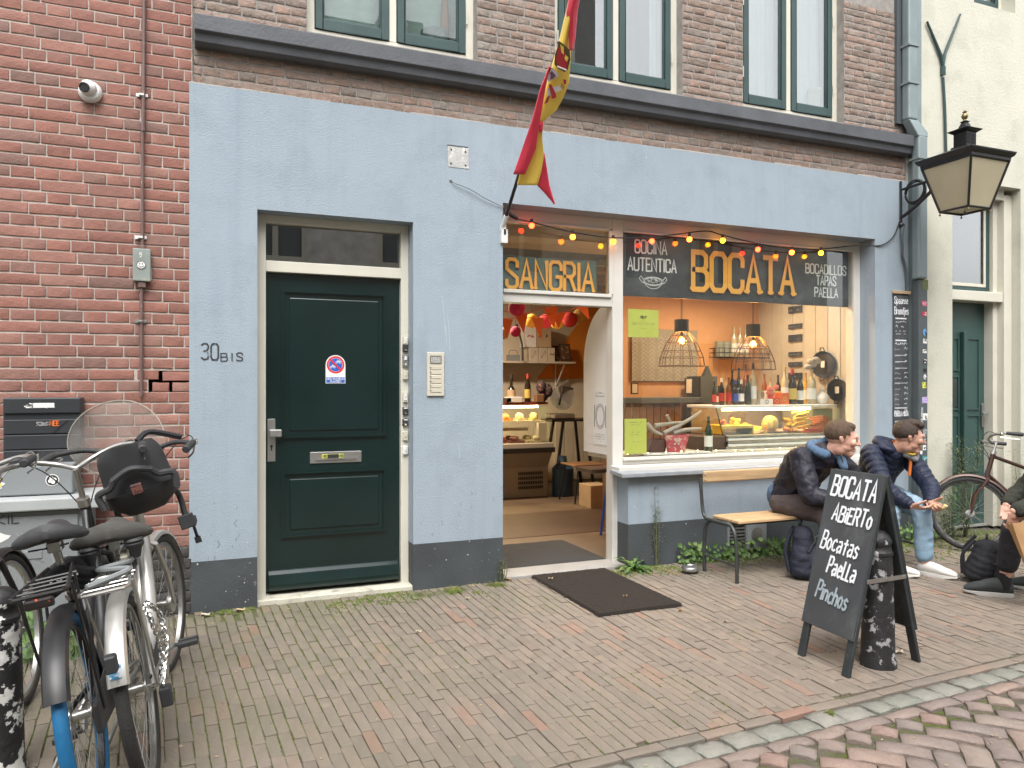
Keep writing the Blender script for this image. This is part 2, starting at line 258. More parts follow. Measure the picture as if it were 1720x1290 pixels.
# ------------------------------------------------------------------ mesh building
OFF = {}
def tag(o, label=None, cat=None, group=None, kind=None):
    if label: o['label'] = label
    if cat: o['category'] = cat
    if group: o['group'] = group
    if kind: o['kind'] = kind
    return o
def thing(name, label, cat, loc=(0, 0, 0), group=None, rot=None):
    o = bpy.data.objects.new(name, None); C.objects.link(o); o.location = loc; o.empty_display_size = .1
    if rot: o.rotation_euler = rot
    OFF[o.name] = V(loc) if not rot else None
    return tag(o, label, cat, group)
def basis(d):
    d = V(d).normalized(); a = V((0, 0, 1)) if abs(d.z) < .9 else V((1, 0, 0))
    x = d.cross(a).normalized(); return x, d.cross(x).normalized(), d
class MB:
    def __init__(s, M4=None): s.v = []; s.f = []; s.m = []; s.M4 = M4; s.cur = 0; s.sm = []; s.smooth = False
    def add(s, vs, fs):
        b = len(s.v)
        s.v += [tuple(s.M4 @ V(p)) if s.M4 else tuple(p) for p in vs]
        for f in fs: s.f.append(tuple(b + i for i in f)); s.m.append(s.cur); s.sm.append(s.smooth)
        return s
    def box(s, x0, x1, y0, y1, z0, z1):
        return s.add([(x0, y0, z0), (x1, y0, z0), (x1, y1, z0), (x0, y1, z0), (x0, y0, z1), (x1, y0, z1), (x1, y1, z1), (x0, y1, z1)],
                     [(0, 3, 2, 1), (4, 5, 6, 7), (0, 1, 5, 4), (1, 2, 6, 5), (2, 3, 7, 6), (3, 0, 4, 7)])
    def obox(s, c, ax, ay, az):   # oriented box: centre and half axes
        c, ax, ay, az = V(c), V(ax), V(ay), V(az)
        vs = [c + ax * i + ay * j + az * k for k in (-1, 1) for i, j in ((-1, -1), (1, -1), (1, 1), (-1, 1))]
        return s.add(vs, [(0, 3, 2, 1), (4, 5, 6, 7), (0, 1, 5, 4), (1, 2, 6, 5), (2, 3, 7, 6), (3, 0, 4, 7)])
    def tube(s, pts, r, n=8, cap=True, closed=False):
        pts = [V(p) for p in pts]; k = len(pts); rs = r if isinstance(r, (list, tuple)) else [r] * k
        vs = []; prev = None
        for i, p in enumerate(pts):
            d = (pts[(i + 1) % k] - pts[i - 1]) if closed else (pts[min(i + 1, k - 1)] - pts[max(i - 1, 0)])
            if d.length < 1e-9: d = V((0, 0, 1))
            d.normalize()
            if prev is None: x, y, _ = basis(d)
            else:
                x = prev - d * prev.dot(d)
                x = x.normalized() if x.length > 1e-6 else basis(d)[0]
                y = d.cross(x)
            prev = x
            for j in range(n):
                a = 2 * math.pi * j / n; vs.append(p + (x * math.cos(a) + y * math.sin(a)) * rs[i])
        fs = [(i * n + j, i * n + (j + 1) % n, (i + 1) * n + (j + 1) % n, (i + 1) * n + j) for i in range(k - 1) for j in range(n)]
        if closed: fs += [((k - 1) * n + j, (k - 1) * n + (j + 1) % n, (j + 1) % n, j) for j in range(n)]
        elif cap: fs += [tuple(range(n - 1, -1, -1)), tuple((k - 1) * n + j for j in range(n))]
        o = s.smooth; s.smooth = True; s.add(vs, fs); s.smooth = o; return s
    def cyl(s, a, b, r, n=14, r2=None): return s.tube([a, b], [r, r if r2 is None else r2], n)
    def lathe(s, prof, c=(0, 0, 0), ax=(0, 0, 1), n=20, sx=1, sy=1):
        x, y, d = basis(ax) if V(ax) != V((0, 0, 1)) else (V((1, 0, 0)), V((0, 1, 0)), V((0, 0, 1)))
        c = V(c); vs = []
        for r, h in prof:
            for j in range(n):
                a = 2 * math.pi * j / n; vs.append(c + d * h + x * (r * sx * math.cos(a)) + y * (r * sy * math.sin(a)))
        k = len(prof)
        fs = [(i * n + j, i * n + (j + 1) % n, (i + 1) * n + (j + 1) % n, (i + 1) * n + j) for i in range(k - 1) for j in range(n)]
        if prof[0][0] > 1e-5: fs.append(tuple(range(n - 1, -1, -1)))
        if prof[-1][0] > 1e-5: fs.append(tuple((k - 1) * n + j for j in range(n)))
        o = s.smooth; s.smooth = True; s.add(vs, fs); s.smooth = o; return s
    def ball(s, c, rx, ry=None, rz=None, n=14, m=9, M3=None):
        ry = rx if ry is None else ry; rz = rx if rz is None else rz; c = V(c); vs = []
        for i in range(m + 1):
            t = math.pi * i / m
            for j in range(n):
                a = 2 * math.pi * j / n; p = V((rx * math.sin(t) * math.cos(a), ry * math.sin(t) * math.sin(a), -rz * math.cos(t)))
                vs.append(c + (M3 @ p if M3 else p))
        fs = [(i * n + j, i * n + (j + 1) % n, (i + 1) * n + (j + 1) % n, (i + 1) * n + j) for i in range(m) for j in range(n)]
        o = s.smooth; s.smooth = True; s.add(vs, fs); s.smooth = o; return s
    def prism(s, poly, d):   # closed polygon of 3d points swept along d
        d = V(d); k = len(poly); vs = [V(p) for p in poly] + [V(p) + d for p in poly]
        return s.add(vs, [tuple(range(k - 1, -1, -1)), tuple(range(k, 2 * k))] + [(i, (i + 1) % k, k + (i + 1) % k, k + i) for i in range(k)])
    def quad(s, a, b, c, d): return s.add([a, b, c, d], [(0, 1, 2, 3)])
    def build(s, name, mats, parent=None, bevel=0, seg=1, label=None, cat=None, group=None, kind=None, off=None, local=False):
        me = bpy.data.meshes.new(name)
        if off is None: off = V((0, 0, 0)) if (parent is None or local) else (OFF.get(parent.name) or V((0, 0, 0)))
        me.from_pydata([(p[0] - off[0], p[1] - off[1], p[2] - off[2]) for p in s.v], [], s.f)
        mats = mats if isinstance(mats, (list, tuple)) else [mats]
        for m in mats: me.materials.append(m)
        me.polygons.foreach_set('material_index', s.m); me.polygons.foreach_set('use_smooth', s.sm)
        bm = bmesh.new(); bm.from_mesh(me)
        bmesh.ops.remove_doubles(bm, verts=bm.verts, dist=1e-5)
        bmesh.ops.recalc_face_normals(bm, faces=bm.faces)
        if bevel:
            es = [e for e in bm.edges if len(e.link_faces) == 2 and e.calc_face_angle(0) > .6 and not (e.link_faces[0].smooth and e.link_faces[1].smooth)]
            bmesh.ops.bevel(bm, geom=es, offset=bevel, segments=seg, affect='EDGES', profile=.5, clamp_overlap=True)
        for e in bm.edges:
            if len(e.link_faces) == 2 and e.calc_face_angle(0) > .7: e.smooth = False
        bm.to_mesh(me); bm.free()
        o = bpy.data.objects.new(name, me); C.objects.link(o)
        if parent is not None: o.parent = parent; OFF[o.name] = V(off)
        else: OFF[o.name] = V((0, 0, 0))
        return tag(o, label, cat, group, kind)
def one(name, mats, label, cat, fn, group=None, bevel=0, kind=None, seg=1):
    """a thing that is a single mesh with its origin at its base"""
    b = MB(); fn(b); xs = [p[0] for p in b.v]; ys = [p[1] for p in b.v]; zs = [p[2] for p in b.v]
    loc = V(((min(xs) + max(xs)) / 2, (min(ys) + max(ys)) / 2, min(zs)))
    o = b.build(name, mats, None, bevel, seg, label, cat, group, kind, off=loc); o.location = loc; OFF[o.name] = loc; return o
def arc(c, r, a0, a1, n, ax=(1, 0, 0), ay=(0, 0, 1)):
    c, ax, ay = V(c), V(ax), V(ay)
    return [c + ax * (r * math.cos(R(a0 + (a1 - a0) * i / n))) + ay * (r * math.sin(R(a0 + (a1 - a0) * i / n))) for i in range(n + 1)]
def bez(pts, n=8):
    """smooth curve through points (Catmull-Rom)"""
    P = [V(p) for p in pts]; P = [P[0] * 2 - P[1]] + P + [P[-1] * 2 - P[-2]]; out = []
    for i in range(1, len(P) - 2):
        for k in range(n):
            t = k / n; a, b, c, d = P[i - 1:i + 3]
            out.append(.5 * ((2 * b) + (c - a) * t + (2 * a - 5 * b + 4 * c - d) * t * t + (3 * b - a - 3 * c + d) * t ** 3))
    return out + [P[-2]]

# ------------------------------------------------------------------ stroke lettering
GL = {
 'A': (.5, [[(0, 0), (.25, 1), (.5, 0)], [(.1, .33), (.4, .33)]]),
 'B': (.5, [[(0, 0), (0, 1), (.34, 1), (.46, .9), (.46, .63), (.36, .53), (0, .53)], [(.36, .53), (.5, .43), (.5, .1), (.38, 0), (0, 0)]]),
 'C': (.48, [[(.48, .7), (.48, .88), (.38, 1), (.1, 1), (0, .88), (0, .12), (.1, 0), (.38, 0), (.48, .12), (.48, .3)]]),
 'D': (.48, [[(0, 0), (0, 1), (.33, 1), (.48, .85), (.48, .15), (.33, 0), (0, 0)]]),
 'E': (.42, [[(.42, 1), (0, 1), (0, 0), (.42, 0)], [(0, .52), (.34, .52)]]),
 'F': (.42, [[(.42, 1), (0, 1), (0, 0)], [(0, .52), (.34, .52)]]),
 'G': (.5, [[(.5, .72), (.5, .88), (.4, 1), (.1, 1), (0, .88), (0, .12), (.1, 0), (.4, 0), (.5, .12), (.5, .46), (.28, .46)]]),
 'H': (.48, [[(0, 0), (0, 1)], [(.48, 0), (.48, 1)], [(0, .52), (.48, .52)]]),
 'I': (.06, [[(.03, 0), (.03, 1)]]), 'J': (.4, [[(.4, 1), (.4, .15), (.28, 0), (.1, 0), (0, .15)]]),
 'K': (.48, [[(0, 0), (0, 1)], [(.46, 1), (0, .45), (.48, 0)]]), 'L': (.38, [[(0, 1), (0, 0), (.38, 0)]]),
 'M': (.62, [[(0, 0), (0, 1), (.31, .4), (.62, 1), (.62, 0)]]), 'N': (.5, [[(0, 0), (0, 1), (.5, 0), (.5, 1)]]),
 'O': (.5, [[(.1, 0), (0, .12), (0, .88), (.1, 1), (.4, 1), (.5, .88), (.5, .12), (.4, 0), (.1, 0)]]),
 'P': (.46, [[(0, 0), (0, 1), (.34, 1), (.46, .88), (.46, .6), (.34, .48), (0, .48)]]),
 'R': (.48, [[(0, 0), (0, 1), (.34, 1), (.46, .88), (.46, .62), (.34, .5), (0, .5)], [(.26, .5), (.48, 0)]]),
 'S': (.46, [[(.46, .74), (.46, .9), (.36, 1), (.1, 1), (0, .9), (0, .66), (.46, .34), (.46, .1), (.36, 0), (.1, 0), (0, .1), (0, .26)]]),
 'T': (.5, [[(0, 1), (.5, 1)], [(.25, 1), (.25, 0)]]), 'U': (.48, [[(0, 1), (0, .12), (.1, 0), (.38, 0), (.48, .12), (.48, 1)]]),
 'W': (.7, [[(0, 1), (.18, 0), (.35, .7), (.52, 0), (.7, 1)]]), 'X': (.46, [[(0, 0), (.46, 1)], [(0, 1), (.46, 0)]]), 'Z': (.44, [[(0, 1), (.44, 1), (0, 0), (.44, 0)]]),
 'a': (.42, [[(.05, .62), (.3, .66), (.4, .5), (.4, 0)], [(.4, .38), (.12, .36), (0, .2), (.1, 0), (.4, .12)]]),
 'c': (.38, [[(.38, .55), (.25, .66), (.06, .56), (0, .3), (.08, .05), (.25, 0), (.38, .08)]]),
 'd': (.42, [[(.42, 1), (.42, 0)], [(.42, .5), (.2, .64), (0, .4), (.06, .06), (.25, 0), (.42, .15)]]),
 'e': (.4, [[(0, .34), (.38, .4), (.34, .6), (.16, .66), (0, .4), (.04, .1), (.2, 0), (.4, .08)]]),
 'h': (.4, [[(0, 1), (0, 0)], [(0, .45), (.2, .62), (.38, .52), (.4, 0)]]), 'i': (.06, [[(.03, .64), (.03, 0)], [(.03, .82), (.03, .9)]]),
 'j': (.2, [[(.2, .64), (.18, -.15), (0, -.25)], [(.2, .82), (.2, .9)]]), 'l': (.3, [[(0, .95), (0, 0), (.3, 0)]]),
 'n': (.4, [[(0, .62), (0, 0)], [(0, .45), (.2, .62), (.38, .52), (.4, 0)]]), 'o': (.4, [[(.16, 0), (0, .2), (.02, .5), (.18, .64), (.36, .52), (.4, .2), (.28, 0), (.16, 0)]]),
 'p': (.42, [[(0, .62), (0, -.28)], [(0, .5), (.22, .64), (.42, .42), (.34, .08), (.15, 0), (0, .12)]]),
 'r': (.3, [[(0, .62), (0, 0)], [(0, .42), (.14, .6), (.3, .6)]]), 's': (.36, [[(.36, .56), (.18, .66), (.02, .52), (.1, .38), (.34, .26), (.3, .06), (.14, 0), (0, .08)]]),
 't': (.4, [[(.2, .85), (.2, 0)], [(0, .62), (.4, .62)]]), '-': (.3, [[(0, .4), (.3, .4)]]), ':': (.06, [[(.03, .1), (.03, .2)], [(.03, .5), (.03, .6)]]),
 '0': (.46, [[(.1, 0), (0, .15), (0, .85), (.1, 1), (.36, 1), (.46, .85), (.46, .15), (.36, 0), (.1, 0)]]),
 '3': (.44, [[(0, .9), (.15, 1), (.36, .98), (.44, .8), (.36, .58), (.15, .52)], [(.36, .54), (.46, .3), (.38, .05), (.15, 0), (0, .12)]]),
 '9': (.4, [[(.4, .7), (.3, .5), (.1, .5), (0, .7), (.1, .95), (.3, .98), (.4, .8), (.38, .3), (.2, 0), (.05, .05)]]),
}
def ribbon(mb, pts2, w, T):
    """flat stroke of width w along 2d points, T maps 2d to 3d"""
    P = [V(p) for p in pts2]; k = len(P)
    if k < 2: return
    closed = (P[0] - P[-1]).length < 1e-6 and k > 3
    L_, R_ = [], []
    for i in range(k):
        a = P[i] - P[i - 1] if i > 0 else (P[1] - P[0] if not closed else P[-1] - P[-2])
        b = P[i + 1] - P[i] if i < k - 1 else (a if not closed else P[1] - P[0])
        a = a.normalized(); b = b.normalized(); na = V((-a.y, a.x)); nb = V((-b.y, b.x)); n_ = na + nb
        if n_.length < .3: n_ = na
        n_.normalize(); s_ = w / 2 / max(.55, n_.dot(na))
        q = P[i]
        if not closed and i == 0: q = q - b * w * .25
        if not closed and i == k - 1: q = q + a * w * .25
        L_.append(q + n_ * s_); R_.append(q - n_ * s_)
    vs = [T(p) for p in L_] + [T(p) for p in R_]
    mb.add(vs, [(i, i + 1, k + i + 1, k + i) for i in range(k - 1)])
def text_mb(mb, txt, org, xd, yd, h, width=None, wt=.12, jit=0, slant=0, gap=.16, serif=0, alt=None, wx=1):
    """strokes of txt starting at org along xd, letters h tall; scaled to total width if given"""
    xd, yd, org = V(xd).normalized(), V(yd).normalized(), V(org); x = 0; items = []
    for ch in txt:
        if ch == ' ': x += .35; continue
        g = GL.get(ch) or GL.get(ch.upper()) or GL['I']
        items.append((x, g)); x += g[0] + gap
    tot = (x - gap) * h; sx = (width / tot) if width else wx
    nrm = xd.cross(yd)
    for idx, (x0, g) in enumerate(items):
        dy = random.uniform(-jit, jit) * h * .5; sc = 1 + random.uniform(-jit, jit)
        for si, st in enumerate(g[1]):
            pts = [V(((x0 + px * 1) * h * sx + slant * py * h + random.uniform(-jit, jit) * h * .12, dy + py * h * sc)) for px, py in st]
            zz = .0003 * (idx * 3 + si)
            T = lambda p, zz=zz: org + xd * p.x + yd * p.y + nrm * zz
            ribbon(mb, pts, wt * h, T)
            if serif:
                for (e, f) in ((0, 1), (-1, -2)):
                    p, q = V(st[e]), V(st[f]); 
                    if (p - V(st[-1 if e == 0 else 0])).length < 1e-6: continue
                    if abs(p.y - q.y) > .25 and (p.y < .05 or p.y > .95):
                        c = V(((x0 + p.x) * h * sx, p.y * h * sc + (.028 if p.y < .5 else -.028) * h)); s_ = serif * h
                        ribbon(mb, [c - V((s_, 0)), c + V((s_, 0))], wt * h * .45, lambda p, zz=zz: org + xd * p.x + yd * p.y + nrm * (zz + .0002))
                if si == 0:   # mid spurs
                    for px in {round(p[0], 3) for p in st if 0}: pass
def scribble(mb, org, xd, yd, width, h, wt=.2, dens=.8):
    """a line of print too small to read: short broken marks"""
    xd, yd, org = V(xd).normalized(), V(yd).normalized(), V(org); x = 0
    while x < width:
        l = random.uniform(.5, 1.6) * h
        if random.random() < dens:
            l = min(l, width - x)
            ribbon(mb, [V((x, random.uniform(0, .3) * h)), V((x + l * .4, h * random.uniform(.2, .9))), V((x + l * .9, random.uniform(0, .6) * h))], wt * h * 1.2, lambda p: org + xd * p.x + yd * p.y)
        x += l + .25 * h

# ================================================================== GROUND
def one_struct(name, m, fn, **k):
    b = MB(); fn(b); return b.build(name, m, None, kind='structure', **k)
one_struct('ground', M['soil'], lambda b: b.add([(-40, -40, -.026), (40, -40, -.026), (40, 12, -.026), (-40, 12, -.026)], [(0, 1, 2, 3)]))
def brick_mesh(name, w_, d_, h_, jit, dome, m, nx=5, nz=4):
    """worn brick, face towards -Y (z up), face lies on y=0; nx*nz points over the face"""
    vs = []; 
    for j in range(nz):
        for i in range(nx):
            fx, fz = (i / (nx - 1), j / (nz - 1)) if dome > .0022 else ((0, .025, .5, .975, 1)[i], (0, .07, .93, 1)[j]); ed = (i in (0, nx - 1)) + (j in (0, nz - 1))
            x = (fx - .5) * w_; z = (fz - .5) * h_
            if i not in (0, nx - 1): pass
            x += random.uniform(-jit, jit) * (1.0 if ed else .6); z += random.uniform(-jit, jit) * (1.0 if ed else .6)
            if ed == 2: x *= 1 - dome * .6 / max(w_, .01) * .5; z *= 1 - dome * .9 / max(h_, .01) * .5
            y = random.uniform(-jit, jit) * .8 + dome * ed * (.6 if ed == 1 else .75)
            vs.append((x, y, z))
    k = len(vs); ring = [i for i in range(nx)] + [j * nx + nx - 1 for j in range(1, nz)] + [(nz - 1) * nx + i for i in range(nx - 2, -1, -1)] + [j * nx for j in range(nz - 2, 0, -1)]
    for r_ in ring: vs.append((vs[r_][0], d_, vs[r_][2]))
    fs = [(j * nx + i, j * nx + i + 1, (j + 1) * nx + i + 1, (j + 1) * nx + i) for j in range(nz - 1) for i in range(nx - 1)]
    n_ = len(ring); fs += [(ring[(i + 1) % n_], ring[i], k + i, k + (i + 1) % n_) for i in range(n_)]
    me = bpy.data.meshes.new(name); me.from_pydata(vs, [], fs); me.materials.append(m)
    for p in me.polygons[:(nx - 1) * (nz - 1)]: p.use_smooth = True
    me['vf'] = 1
    return me, vs, fs
class BrickSet:
    def __init__(s, name, w_, d_, h_, jit, dome, m, n=6, nx=5, nz=4): s.w, s.h = w_, h_; s.nx, s.nz = nx, nz; s.var = [brick_mesh(name, w_, d_, h_, jit, dome, m, nx, nz) for _ in range(n)]
def lay(parent, name, items, matmerge, limit=300, flat=False, label_stuff=None):
    """items: (location, z-rotation, BrickSet, scale_x, scale_z, tilt). The ones that show largest become parts, the others one joined part"""
    def size(it):
        p = it[0]; u, v, d = pix(p)
        if d < .3 or not (-60 < u < 1780 and -60 < v < 1350): return 0
        return it[2].w * it[3] * it[2].h * it[4] / d / d * (EYE / d if flat else 1)
    items = sorted(items, key=size, reverse=True)
    mv, mf, sm_ = [], [], []
    for i, (p, rz, bs, sx, sz, tl) in enumerate(items):
        me, vs, fs = random.choice(bs.var)
        eul = (R(-90) + tl[0], tl[1], rz) if flat else (tl[0], tl[1], rz)
        if flat:
            Mx = Matrix.Translation(p) @ Matrix.Rotation(rz, 4, 'Z') @ Matrix.Rotation(R(-90) + tl[0], 4, 'X') @ Matrix.Rotation(tl[1], 4, 'Y')
        else:
            Mx = Matrix.Translation(p) @ Matrix.Rotation(rz, 4, 'Z') @ Matrix.Rotation(tl[0], 4, 'X') @ Matrix.Rotation(tl[1], 4, 'Y')
        Mx = Mx @ Matrix.Diagonal((sx, 1, sz, 1))
        off = OFF.get(parent.name) or V((0, 0, 0))
        Mx = Matrix.Translation(-off) @ Mx
        if i < limit and size(items[i]) > 0:
            o = bpy.data.objects.new(name, me); C.objects.link(o); o.parent = parent; o.matrix_local = Mx
        else:
            b = len(mv); mv += [tuple(Mx @ V(q)) for q in vs]; mf += [tuple(b + k for k in f) for f in fs]; nf_ = (bs.nx - 1) * (bs.nz - 1); sm_ += [True] * nf_ + [False] * (len(fs) - nf_)
    if mv:
        me = bpy.data.meshes.new(name); me.from_pydata(mv, [], mf); me.materials.append(matmerge)
        me.polygons.foreach_set('use_smooth', sm_)
        o = bpy.data.objects.new(name, me); C.objects.link(o); o.parent = parent; tag(o, None, None, None, 'stuff')

def edge_y(x): return -2.70 + .052 * x
pavement = MB().prism([(-9, -.0, -.03), (-9, -3.168, -.03), (12, -2.076, -.03), (12, -.0, -.03)], (0, 0, .0215)).build('pavement', M['soil'], kind='structure')
PB = BrickSet('paving_brick', .200, .05, .0505, .0011, .0016, M['paver'], 8)
items = []
r_ = -2.2
x = r_
while x < 8.4:
    xm = x; th = R(-4.5 + max(0, min(1, (xm + .3) / 4.0)) * 8.2) if xm < 9 else 0
    off = random.uniform(0, .2) if int(x / .0545) % 2 else random.uniform(.05, .15)
    y = .06 + off
    nrow = 0
    while y > -2.9:
        L_ = .205 * random.uniform(.97, 1.03)
        if random.random() < .035: L_ *= .55
        yc = y - L_ / 2; xx = x + math.tan(th) * (yc + 1.2) + .006 * math.sin(yc * 3 + x)
        lim = edge_y(xx); top = .0
        if xx > 6.15: top = -.12
        y0_ = yc - L_ / 2; y1_ = yc + L_ / 2
        if y1_ > top - .003: y1_ = top - .003
        if y0_ < lim + .006: y0_ = lim + .006
        if y1_ - y0_ > .03:
            yc2 = (y0_ + y1_) / 2; tilt = (random.gauss(0, .008), random.gauss(0, .010))
            sunk = random.gauss(0, .0014)
            if -.35 < yc2 and xx < .35: sunk += random.uniform(-.01, .006); tilt = (random.gauss(0, .05), random.gauss(0, .04))
            items.append((V((xx, yc2, sunk)), R(90) - th + random.gauss(0, .006), PB, (y1_ - y0_ - .003) / .2, 1.0 * random.uniform(.97, 1.01), tilt))
        y -= L_
    x += .0545 * (1 + 0 * th)
lay(pavement, 'paving_brick', items, M['paver_i'], 300, flat=True)
# kerb course, cobble gutter and road bricks follow the edge line
gutter = MB().prism([(-8, edge_y(-8) + .0, -.03), (12, edge_y(12), -.03), (12, edge_y(12) - .26, -.03), (-8, edge_y(-8) - .26, -.03)], (0, 0, .0125)).build('gutter', M['soil'], kind='structure')
ang = math.atan(.052)
def along(x, off): return V((x, edge_y(x) - off, 0))
KB = BrickSet('kerb_brick', .200, .06, .058, .002, .002, M['paver'], 5)
items = []; x = -2.0
while x < 7:
    L_ = random.uniform(.19, .215); items.append((along(x + L_ / 2, .034) + V((0, 0, random.gauss(.002, .002))), ang + random.gauss(0, .012), KB, (L_ - .006) / .2, random.uniform(.95, 1.03), (random.gauss(0, .02), 0))); x += L_
lay(gutter, 'kerb_brick', items, M['paver_i'], 300, flat=True)
CB = BrickSet('cobble', .150, .08, .120, .004, .003, M['cobble'], 8)
items = []; x = -2.0
while x < 7:
    L_ = random.uniform(.13, .18); items.append((along(x + L_ / 2, .122) + V((0, 0, random.gauss(-.006, .003))), ang + random.gauss(0, .04), CB, (L_ - .007) / .15, random.uniform(.95, 1.02), (random.gauss(0, .03), random.gauss(0, .02)))); x += L_
lay(gutter, 'cobble', items, M['cobble_i'], 300, flat=True)
RB = BrickSet('road_brick', .205, .07, .088, .0035, .005, M['road'], 8)
items = []; x = -2.0
while x < 7:
    L_ = random.uniform(.2, .235); items.append((along(x + L_ / 2, .228) + V((0, 0, random.gauss(-.002, .002))), ang + random.gauss(0, .03), RB, (L_ - .01) / .205, .88, (random.gauss(0, .02), 0))); x += L_
lay(gutter, 'road_brick', items, M['road_i'], 300, flat=True)
road = MB().prism([(-9, edge_y(-9) - .27, -.03), (12, edge_y(12) - .27, -.03), (12, -7.6, -.03), (-9, -7.6, -.03)], (0, 0, .0165)).build('road', M['soil'], kind='structure')
items = []; S_ = .106
ca45, sa45 = math.cos(R(-43)), math.sin(R(-43))
for i in range(-70, 70):
    for j in range(-70, 70):
        for kind_ in (0, 1):
            # classic 2:1 herringbone on a unit grid
            k = (i - j) % 4
            if kind_ == 0 and k == 0: cx, cy, rot = i + 1.0, j + .5, 0
            elif kind_ == 1 and k == 2: cx, cy, rot = i + .5, j + 1.0 - 1.0 + .0, 90
            else: continue
            if kind_ == 1: cx, cy = i + .5 + 1, j + 1.0
            X = cx * S_; Y = cy * S_; wx_, wy_ = X * ca45 - Y * sa45 + 2.2, X * sa45 + Y * ca45 - 4.2
            if not (-1.5 < wx_ < 6.2 and -6 < wy_ < edge_y(wx_) - .33): 
                if not (-1.5 < wx_ < 6.2 and edge_y(wx_) - .33 <= wy_ < edge_y(wx_) - .29): continue
            if wy_ > edge_y(wx_) - .345: sxx = .5
            else: sxx = 1
            if wy_ < -4.4 and wx_ < 0: continue
            items.append((V((wx_, wy_, random.gauss(0, .002))), R(-43 + rot) + random.gauss(0, .015), RB, sxx * random.uniform(.97, 1.01), random.uniform(1.11, 1.17), (random.gauss(0, .02), random.gauss(0, .02))))
lay(road, 'road_brick', items, M['road_i'], 300, flat=True)
# moss and weeds in the joints
def moss_joints():
    b = MB(); random.seed(11)
    for _ in range(30000):
        x = random.triangular(-1.2, 4.5, -.3) if random.random() < .72 else random.uniform(-1, 6)
        y = random.uniform(edge_y(x), -.02)
        if x > 2.2 and y < -.5 and random.random() < .85: continue
        if noise.noise(V((x * 1.1, y * 1.1, 3))) < -.08 + .1 * x: continue
        th = R(-4.5 + max(0, min(1, (x + .3) / 4.0)) * 8.2)
        # snap to the nearest long joint
        x0 = x - math.tan(th) * (y + 1.2); k = round((x0 + 2.2 - .02725) / .0545); xx = -2.2 + .02725 + k * .0545 + math.tan(th) * (y + 1.2) + .006 * math.sin(y * 3 + x0) + random.gauss(0, .0012)
        s_ = random.uniform(.003, .0065); a = random.uniform(0, 6.28); h = random.uniform(.0005, .004)
        ls = random.uniform(1, 2.6)
        vs = [(xx + s_ * .8 * math.cos(a + t) , y + s_ * ls * math.sin(a + t) * 1.4, -.006) for t in (0, 1.57, 3.14, 4.71)] + [(xx, y, h)]
        b.add(vs, [(0, 1, 4), (1, 2, 4), (2, 3, 4), (3, 0, 4)])
    return b
moss_joints().build('moss', M['moss'], kind='stuff')
random.seed(21)

# ================================================================== SHOP BUILDING
shop = thing('shop_building', 'blue rendered shop front with brown brick storey and large display window', 'building', (3, 0, 0))
YF = -.02
b = MB()
for x0, x1, z0, z1 in ((-.1, .31, .325, 3.37), (.31, 1.355, 2.6, 3.37), (1.355, 2.034, .325, 3.37), (2.034, 5.72, 2.8, 3.37), (5.72, 6.14, .325, 3.37), (3.10, 5.72, .345, .742)):
    b.box(x0, x1, YF, .30, z0, z1)
b.build('rendered_wall', M['render'], shop)
for x0, x1, z1 in ((-.1, .31, .325), (1.355, 2.034, .325), (5.72, 6.14, .325), (3.10, 5.72, .345)): MB().box(x0, x1, YF, .30, -.05, z1).build('plinth', M['plinth'], shop)
# ragged top edge of the render
b = MB(); x = -.1
while x < 6.1:
    l = random.uniform(.05, .3); b.box(x, min(6.12, x + l), YF + .003, .02, 3.368, 3.368 + random.uniform(.002, .014)); x += l
b.build('render_edge', M['mortar'], shop)
WINS = [(.626, 1.842), (2.468, 3.629), (4.237, 5.367)]; WZ0, WZ1 = 3.832, 5.75
b = MB()
segs = [(-.085, .63)] + [(1.838, 2.472), (3.625, 4.241), (5.363, 6.14)]
b.box(-.083, 6.14, .003, .30, 3.36, WZ0 - .0)
for x0, x1 in segs: b.box(x0 + .002, x1 - .002, .003, .30, WZ0, 7.0)
for x0, x1 in WINS: b.box(x0, x1, .003, .30, WZ1, 7.0)
b.build('mortar_wall', M['mortar2'], shop)
BS = BrickSet('brick', .205, .10, .050, .0024, .002, M['brown'], 8); BH = BrickSet('brick', .098, .10, .050, .0024, .002, M['brown'], 8)
items = []
def course(z, x0, x1, kind, shift, S, H_, ls, lh, pitchs, pitchh, y, items, tl=.006, hz=1.0, skip=None):
    L_, st = (pitchs, S) if kind == 's' else (pitchh, H_); base = ls if kind == 's' else lh
    x = math.floor((x0 - shift) / L_) * L_ + shift
    while x < x1:
        a, c = max(x, x0), min(x + L_, x1)
        if c - a > .03:
            wd = c - a - (pitchs - ls) ; cx = (a + c) / 2
            if not (skip and skip(cx, z, a, c)):
                items.append((V((cx, y + random.uniform(-.0016, .0006), z)), random.gauss(0, tl * .4), st, wd / base, hz * random.uniform(.96, 1.02), (random.gauss(0, tl), random.gauss(0, tl))))
        x += L_
z = 3.40; r_ = 0
while z < 4.95:
    spans = [(-.08, 6.13)] if z < WZ0 - .02 else segs
    if not (3.585 < z < 3.78):
        for x0, x1 in spans:
            k = 's' if (r_ % 2 == 0) else 'h'
            course(z, x0, x1, k, (r_ % 4) * .0275 + (.06 if k == 'h' else 0), BS, BH, .205, .098, .216, .109, 0, items)
    z += .0605; r_ += 1
lay(shop, 'brick', items, M['brown_i'], 300)
# cornice
b = MB(); b.prism([(-.068, -.12, 3.772), (-.068, -.12, 3.672), (-.068, -.095, 3.660), (-.068, -.085, 3.612), (-.068, -.05, 3.597), (-.068, .02, 3.597), (-.068, .02, 3.782)], (6.17, 0, 0))
b.build('cornice', M['cornice'], shop, bevel=.004, seg=2)
